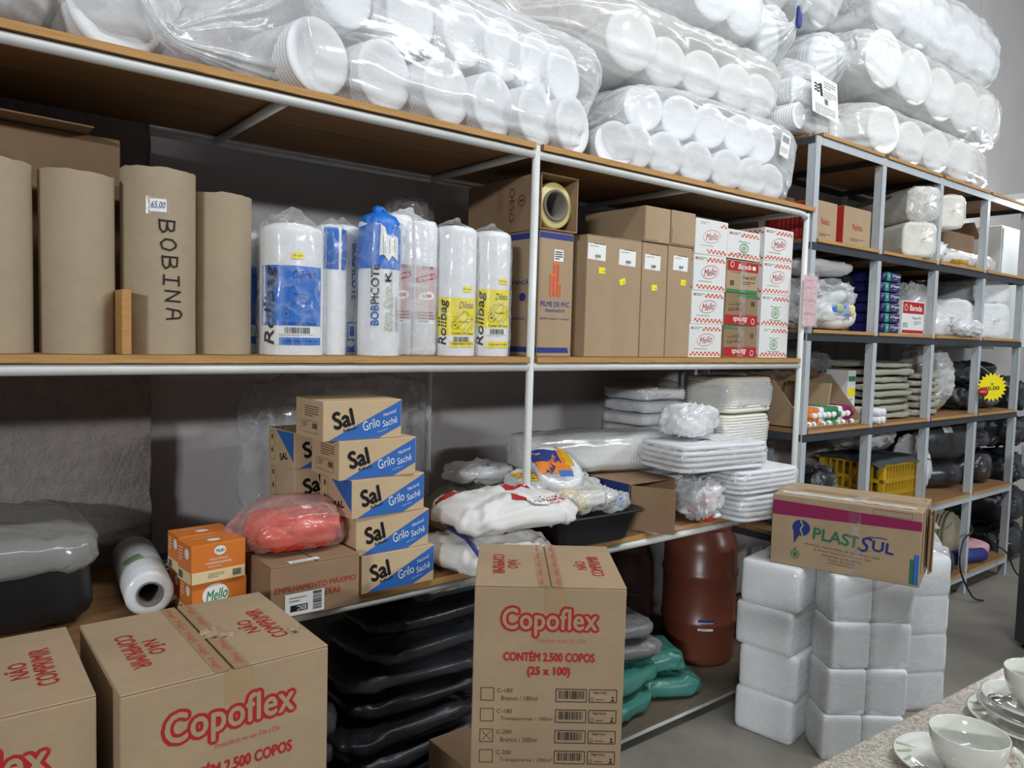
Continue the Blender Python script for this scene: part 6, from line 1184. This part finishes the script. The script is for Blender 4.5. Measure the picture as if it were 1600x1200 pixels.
Fq = F_((0, -0.004, 0)); mb.add([(p[0], 0, p[1]) for p in pts]+[(p[0], -0.003, p[1]) for p in pts], [list(range(40))[::-1], list(range(40, 80))] + [[i, (i+1) % 40, 40+(i+1) % 40, 40+i] for i in range(40)], 'yellow_tag')
mb.text(Fq, 0.0, 0.02, 'X', 'marker', None, 0.02); mb.text(Fq, 0.0, -0.01, '80,00', 'marker', 0.09, 0.03, 0.1, 0.01); mb.build('star_card', t); mb = MB(); mb.tube([(0, 0, 0.06), (-0.03, 0.012, 0.11), (-0.0757, 0.040, 0.145)], 0.0012, 'paper_white', 6); mb.build('string', t); mb = MB(); mb.lathe([(0.0001, 0), (0.032, 0), (0.032, 0.003), (0.0001, 0.003)], 24, 'red', frame((-0.055, -0.008, -0.035), (1, 0, 0), (0, 0, 1), (0, -1, 0))); mb.text(F_((-0.055, -0.0125, -0.035)), 0, 0, 'OFERTA', 'paper_white', 0.045, 0.01); mb.build('red_disc', t)
for k, (x, y, z, d, m) in enumerate(((4.24, 0.24, 0.0, (0.36, 0.30, 0.18), 'black_bag'), (4.58, 0.24, 0.0, (0.32, 0.32, 0.20), 'charcoal_bag'), (4.25, 0.24, 0.18, (0.36, 0.3, 0.17), 'charcoal_bag'), (4.59, 0.24, 0.20, (0.29, 0.30, 0.16), 'black_bag'))):
    bagpack(('lower left', 'lower right', 'upper left', 'upper right')[k] + ' black bag bundle behind the yellow starburst sign', (x, y, Z2+z), d, m, 470+k, 0.1*k, group='black bag bundles at the right of the galvanised rack', nm='bag_bundle')

# ------------------------------------------------------------------ galvanised rack: board with the yellow crate
for k, (x, y, d, m, lab) in enumerate(((2.04, 0.20, (0.22, 0.24, 0.27), 'grey_bag', 'grey bag in clear film next to the first galvanised post, above the carton'), (2.31, 0.20, (0.26, 0.26, 0.34), 'black_bag', 'dark bag of bottles in clear film left of the yellow crate'))):
    t = thing('dark_bag', lab, 'plastic bag', (x, y, Z1), 0, 'dark bags left of the yellow crate'); mb = MB(); mb.blob((0, 0, 0), tuple(q*0.92 for q in d), m, e1=0.7, e2=0.6, amp=0.12, fine=0.1, seed=480+k); mb.build('contents', t); mb = MB(); mb.blob((0, 0, 0), d, 'film_grey', e1=0.75, e2=0.6, amp=0.1, fine=0.16, freq=8, seed=482+k, nu=56, nv=28); mb.build('film_skin', t)
t = thing('plastic_crate', 'yellow slatted plastic crate under a dark felt sheet', 'crate', (3.17, 0.285, Z1), math.radians(-3)); w, d, h = 0.50, 0.44, 0.29
mb = MB()
for sx in (-1, 1):
    for sy in (-1, 1): mb.box((sx*(w/2-0.015), sy*(d/2-0.015), h/2), (0.03, 0.03, h), 'crate_yellow', bev=0.003)
for z in (0.012, 0.09, 0.17, h-0.014):
    for sy in (-1, 1): mb.box((0, sy*(d/2-0.008), z), (w, 0.016, 0.024 if z > 0.02 else 0.02), 'crate_yellow')
    for sx in (-1, 1): mb.box((sx*(w/2-0.008), 0, z), (0.016, d, 0.024 if z > 0.02 else 0.02), 'crate_yellow')
for k in range(13):
    x = -w/2+0.03+k*(w-0.06)/12
    for sy in (-1, 1): mb.box((x, sy*(d/2-0.007), h/2), (0.010, 0.012, h-0.02), 'crate_yellow')
for k in range(9):
    y = -d/2+0.03+k*(d-0.06)/8
    for sx in (-1, 1): mb.box((sx*(w/2-0.007), y, h/2), (0.012, 0.010, h-0.02), 'crate_yellow')
mb.box((0, 0, 0.006), (w-0.01, d-0.01, 0.012), 'crate_yellow'); mb.build('body', t)
mb = MB(); mb.grid(lambda u, v: ((u-0.5)*0.62, (v-0.5)*0.50, 0.006+0.012*abs(noise.noise(Vector((u*3, v*3, 0))))-0.05*max(0, abs(u-0.5)-0.38)*8*0.3-0.2*max(0, abs(v-0.5)-0.40)), 36, 26, 'cloth_dark'); o = mb.build('felt_sheet', None, (3.15, 0.285, Z1+h+0.004)); o.rotation_euler.z = math.radians(-5); tag(o, 'dark grey felt sheet draped over the yellow crate', 'cloth')
t = thing('film_bag', 'cloudy film bag lying on the felt sheet over the yellow crate', 'plastic bag', (3.13, 0.34, Z1+h+0.024)); mb = MB(); mb.blob((0, 0, 0), (0.42, 0.28, 0.15), 'grey_bag', e1=0.75, e2=0.6, amp=0.12, seed=490); mb.build('contents', t); mb = MB(); mb.blob((0, 0, 0), (0.52, 0.34, 0.21), 'film_cloudy', e1=0.8, e2=0.6, amp=0.12, fine=0.18, freq=7, seed=491, nu=60, nv=28); mb.build('film_skin', t)
mb = MB(); mb.blob((0, 0, 0), (0.19, 0.24, 0.42), 'film_cloudy', e1=0.75, e2=0.6, amp=0.12, fine=0.16, freq=7, seed=492, nu=52, nv=28); tag(mb.build('film_bag', None, (3.555, 0.20, Z1)), 'tall slumped film bag right of the yellow crate', 'plastic bag')
def dark_roll(label, p0, p1, r, m='black_bag', wrap=True):
    p0 = Vector(p0); p1 = Vector(p1); t = thing('polythene_roll', label, 'plastic film roll', (p0.x, p0.y, p0.z-r), 0, 'dark polythene rolls on the galvanised rack'); o = Vector((0, 0, r)); mb = MB()
    L = (p1-p0).length; A = axis_frame(o, o+p1-p0); mb.lathe([(r*0.3, 0.0), (r*0.93, 0), (r, r*0.08), (r, L-r*0.1), (r*0.9, L), (0.0001, L)], 32, m, A); mb.build('winding', t); mb = MB(); mb.lathe([(r*0.27, 0.3), (r*0.27, -0.004), (r*0.33, -0.004), (r*0.33, 0.01)], 24, 'core', A); mb.build('roll_core', t)
    if wrap: mb = MB(); mb.lathe([(r*0.4, -0.02), (r*1.03, -0.01), (r*1.04, 0.05), (r*1.04, L)], 32, 'film_dark', A); mb.build('film_skin', t)
    return t
dark_roll('front dark polythene roll with its dark core hole facing out', (4.13, 0.175, Z1+0.094), (3.76, 0.36, Z1+0.094), 0.088)
dark_roll('dark polythene roll lying right of the front roll', (4.36, 0.16, Z1+0.095), (4.22, 0.56, Z1+0.095), 0.088)
t = dark_roll('thick dark polythene roll with a white sticker, on top of the others', (4.20, 0.235, Z1+0.34), (3.70, 0.38, Z1+0.34), 0.15, 'black_bag')
mb = MB(); ms = MB(); ms.lathe([(0.157, 0), (0.157, 0.52)], 40, 'black_bag', axis_frame((0, 0, 0.15), (-0.50, 0.145, 0.15))); patch(mb, -0.17, 0.10, 0.085, 0.07, 'paper_white', 6, 6); mb.lines(I4, -0.17, 0.10, 0.05, 0.04, 3, 'black_ink', 4, 0, 0.001); drape(ms, mb, frame((0, 0, 0.1), (0.94, -0.34, 0), (0.1, 0.3, 0.94), (-0.32, -0.9, 0.3)), 0.001); mb.build('sticker', t)
dark_roll('dark polythene roll at the far right of the crate board', (4.52, 0.10, Z1+0.115), (4.56, 0.56, Z1+0.115), 0.105)
for k, (x, z, d) in enumerate(((4.40, 0.22, (0.18, 0.28, 0.15)), (4.595, 0.245, (0.19, 0.28, 0.15)), (4.48, 0.385, (0.36, 0.28, 0.12)))):
    t = thing('bag_bundle', ('left', 'right', 'top')[k] + ' crumpled dark bag bundle over the far dark rolls', 'plastic bag pack', (x, 0.26, Z1+z), 0.1*k, 'dark bag bundles over the polythene rolls'); mb = MB(); mb.blob((0, 0, 0), d, 'charcoal_bag', e1=0.8, e2=0.6, amp=0.15, fine=0.16, seed=500+k); mb.build('body', t); mb = MB(); mb.blob((0, 0, 0), tuple(q*1.08 for q in d), 'film_dark', e1=0.8, e2=0.6, amp=0.15, fine=0.2, seed=505+k, freq=8); mb.build('film_skin', t)

# ------------------------------------------------------------------ galvanised rack: lowest board
t = thing('electric_motor', 'old cream electric motor with finned body on the lowest board', 'motor', (4.20, 0.30, Z0), 0.3); mb = MB(); A = axis_frame((-0.02, -0.18, 0.19), (0.05, 0.18, 0.19))
pr = [(0.0001, 0), (0.06, 0.0), (0.13, 0.03), (0.155, 0.06)]
for k in range(9): z = 0.07+k*0.025; pr += [(0.165, z), (0.165, z+0.012), (0.148, z+0.014), (0.148, z+0.023)]
pr += [(0.15, 0.31), (0.1, 0.35), (0.0001, 0.36)]
mb.lathe(pr, 40, 'motor', A); mb.build('housing', t); mb = MB(); mb.box((0, 0, 0.012), (0.26, 0.26, 0.024), 'machine', bev=0.004); mb.box((-0.08, 0, 0.04), (0.03, 0.24, 0.05), 'machine'); mb.box((0.08, 0, 0.04), (0.03, 0.24, 0.05), 'machine'); mb.build('base', t); mb = MB(); mb.box((-0.02, 0, 0.36), (0.10, 0.12, 0.05), 'motor', bev=0.008); mb.build('terminal_box', t); mb = MB(); mb.cyl((-0.03, -0.23, 0.19), (-0.02, -0.17, 0.19), 0.018, 'steel', 16); mb.build('shaft', t)
dark_roll('thick dark fabric roll in front of the motor on the lowest board', (3.70, 0.0, Z0+0.10), (3.80, 0.46, Z0+0.10), 0.098, 'cloth_dark', False)
dark_roll('pale grey fabric roll at the left of the lowest board', (3.42, 0.02, Z0+0.085), (3.50, 0.46, Z0+0.085), 0.083, 'olive_bag', False)
mb = MB(); mb.cyl((-0.14, 0.05, 0.05), (0.14, -0.03, 0.05), 0.048, 'blue_ink', 24); tag(mb.build('blue_canister', None, (4.26, 0.06, Z0+0.003)), 'dark blue canister lying in front of the motor', 'canister')
mb = MB(); mb.blob((0, 0, 0), (0.26, 0.24, 0.10), 'pink', e1=0.7, e2=0.5, amp=0.12, seed=520); tag(mb.build('pink_pack', None, (4.58, 0.18, Z0)), 'pale pink pack at the right end of the lowest board', 'plastic bag pack')
def cable(label, pts, r=0.006):
    mb = MB(); P = [Vector(p) for p in pts]; out = []
    for k in range(len(P)-1):
        for j in range(10):
            a, b2, c2, d2 = P[max(k-1, 0)], P[k], P[k+1], P[min(k+2, len(P)-1)]; q = j/10
            out.append(0.5*((2*b2)+(c2-a)*q+(2*a-5*b2+4*c2-d2)*q*q+(3*b2-a-3*c2+d2)*q**3))
    mb.tube(out+[P[-1]], r, 'black_plastic', 8); tag(mb.build('cable'), label, 'cable', 'black cables around the motor')
cable('black cable looping over the motor and down past the dark roll', [(4.16, 0.05, 0.50), (4.02, -0.03, 0.45), (3.80, -0.06, 0.42), (3.72, -0.08, 0.25), (3.84, -0.12, 0.05), (3.95, -0.15, 0.007)])
cable('black cable hanging off the right end of the lowest board', [(4.25, -0.02, 0.40), (4.40, -0.06, 0.30), (4.55, -0.08, 0.22), (4.62, -0.12, 0.08), (4.66, -0.20, 0.007)])

# ------------------------------------------------------------------ far end: lamp, cabinet, machine
t = thing('tube_lamp', 'lit fluorescent tube lamp seen past the right end of the galvanised rack', 'lamp', (5.15, 0.16, 2.84)); mb = MB(); mb.box((0, 0, 0.075), (0.16, 1.1, 0.05), 'panel_white', bev=0.006); mb.build('fitting', t)
for dx in (-0.05, 0.05): mb = MB(); mb.cyl((dx, -0.54, 0.02), (dx, 0.54, 0.02), 0.018, 'lamp', 16); mb.build('tube', t)
for y in (-0.4, 0.4): mb = MB(); mb.tube([(0, y, 0.1), (0, y, 2.2)], 0.005, 'galv', 6); mb.build('hanger', t)
t = thing('white_cabinet', 'white wall cabinet beyond the right end of the galvanised rack', 'cabinet', (5.30, 0.475, 1.72)); mb = MB(); mb.box((0, 0, 0.48), (0.8, 0.52, 0.96), 'panel_white', bev=0.004); mb.build('body', t)
for sg in (-1, 1): mb = MB(); mb.box((sg*0.2, -0.266, 0.48), (0.39, 0.012, 0.92), 'panel_white', bev=0.003); o = mb.build('door', t); mb = MB(); mb.tube([(sg*0.04, -0.272, 0.3), (sg*0.04, -0.295, 0.31), (sg*0.04, -0.295, 0.40), (sg*0.04, -0.272, 0.41)], 0.006, 'steel', 8); mb.build('handle', o)
for k in range(5): bagpack(('bottom', 'second', 'third', 'fourth', 'top')[k] + ' big black bag of the pile added to darken the space beyond the galvanised rack', (5.30+0.03*(k % 2), 0.36, 0.302*k), (0.66, 0.56, 0.30), 'black_bag', 540+k, 0.1*(k % 3), group='black bags added as dark backing beyond the galvanised rack', nm='black_bag')  # invented pile, added so the lamplit background past the rack stays dark
t = thing('floor_machine', 'dark grey floor machine with a pale top cut by the right edge of the photo', 'machine', (3.31, -0.89, 0), math.radians(-38)); mb = MB(); mb.box((0, 0, 0.53), (0.46, 0.5, 1.02), 'machine', bev=0.015); mb.build('body', t); mb = MB(); mb.box((0, 0, 1.11), (0.50, 0.54, 0.14), 'panel_white', bev=0.02); mb.build('top', t)
for sx in (-1, 1):
    for sy in (-1, 1): mb = MB(); mb.cyl((sx*0.18, sy*0.2, 0), (sx*0.18, sy*0.2, 0.022), 0.025, 'black_plastic', 12); mb.build('foot', t)

# ------------------------------------------------------------------ granite counter with crockery
ct = thing('granite_counter', 'speckled granite counter at the lower right corner', 'counter', (-0.02, -2.02, 0), math.radians(-2.8)); mb = MB(); mb.box((0.0, 0, 1.08), (1.5, 0.84, 0.04), 'granite', bev=0.006, seg=3); mb.build('top', ct); mb = MB(); mb.box((0.05, -0.02, 0.53), (1.3, 0.7, 1.059), 'panel_white', bev=0.004); mb.build('base', ct)
CZ = 1.1003
def plate(nm2, label, loc, r, deco=True, h=0.016, tilt=(0, 0)):
    t = thing(nm2, label, 'plate', loc, 0, 'plates and saucers on the granite counter', (tilt[0], tilt[1], 0)); mb = MB(); mb.lathe([(0.0001, 0.004), (r*0.55, 0.004), (r*0.62, 0.0), (r*0.66, 0.003), (r*0.98, h-0.002), (r, h), (r*0.97, h+0.001), (r*0.64, 0.008), (r*0.5, 0.007), (0.0001, 0.007)], 56, 'porcelain'); mb.build('dish', t)
    if deco:
        mb = MB(); ms = MB(); ms.lathe([(0.0001, 0.0071), (r*0.5, 0.0071), (r*0.64, 0.0081), (r*0.97, h+0.0011)], 56, 'porcelain')
        for k in range(5): a = 1.7+0.35*k; patch(mb, r*0.8*math.cos(a), r*0.8*math.sin(a), r*0.42, r*0.05, 'leaf_print', 8, 3, a+0.9)
        for k in range(7): a = 3.2+0.16*k; patch(mb, r*0.82*math.cos(a), r*0.82*math.sin(a), r*0.26, r*0.02, 'leaf_print', 6, 2, a)
        drape(ms, mb, frame((0, 0, 0.05), (1, 0, 0), (0, 1, 0), (0, 0, 1)), 0.0006, 0.2); mb.build('leaf_decal', t)
    return t
def teacup(label, loc, r, h, rz):
    t = thing('teacup', label, 'cup', loc, rz, 'teacups on the granite counter'); mb = MB()
    pr = [(0.0001, 0.003), (r*0.50, 0.003), (r*0.52, 0.0), (r*0.58, 0.0), (r*0.58, 0.005), (r*0.74, 0.012), (r*0.90, h*0.42), (r*0.97, h*0.7), (r, h), (r*0.985, h+0.0012), (r*0.96, h), (r*0.93, h*0.7), (r*0.85, h*0.42), (r*0.66, 0.016), (0.0001, 0.010)]
    mb.lathe(pr, 56, 'porcelain'); mb.build('bowl', t); mb = MB(); pts = []
    for k in range(15): a = -1.25+2.5*k/14; pts.append((r*0.93+0.024*math.cos(a)-0.004, 0, h*0.52+0.021*math.sin(a)))
    mb.tube(pts, [0.0036+0.0012*abs(k-7)/7 for k in range(15)], 'porcelain', 10); mb.build('handle', t); return t
def spoon(label, loc, rz):
    t = thing('teaspoon', label, 'spoon', loc, rz, 'teaspoons on the granite counter', (0, 0.06, rz)); mb = MB(); mb.blob((0, 0, 0.001), (0.042, 0.028, 0.007), 'steel', e1=1, e2=1, nu=28, nv=12, amp=0); mb.build('bowl', t); mb = MB(); mb.tube([(0.018, 0, 0.005), (0.04, 0, 0.009), (0.08, 0, 0.008), (0.115, 0, 0.006)], [0.0022, 0.0022, 0.003, 0.004], 'steel', 8); mb.build('shaft', t); return t
c1 = (-0.590, -1.706)
plate('saucer', 'saucer with green leaf decal under the front teacup', (c1[0]+0.008, c1[1]+0.014, CZ), 0.078)
teacup('front cream teacup at the near end of the counter', (c1[0]+0.006, c1[1]-0.008, CZ+0.0105), 0.052, 0.056, math.radians(-75))
spoon('steel teaspoon on the front saucer, left of the cup', (c1[0]-0.065, c1[1]+0.015, CZ+0.015), math.radians(-60))
plate('plate', 'large plate at the bottom of the pile under the right teacup', (-0.335, -1.722, CZ), 0.098)
plate('saucer', 'saucer on the large plate under the right teacup', (-0.340, -1.724, CZ+0.0175), 0.084, False)
plate('saucer', 'upper saucer directly under the right teacup', (-0.343, -1.726, CZ+0.0345), 0.080, False)
teacup('right cream teacup on a pile of saucers, cut by the photo edge', (-0.348, -1.730, CZ+0.045), 0.052, 0.056, math.radians(-60))
spoon('steel teaspoon lying on the pile of saucers beside the right teacup', (-0.400, -1.690, CZ+0.052), math.radians(-20))
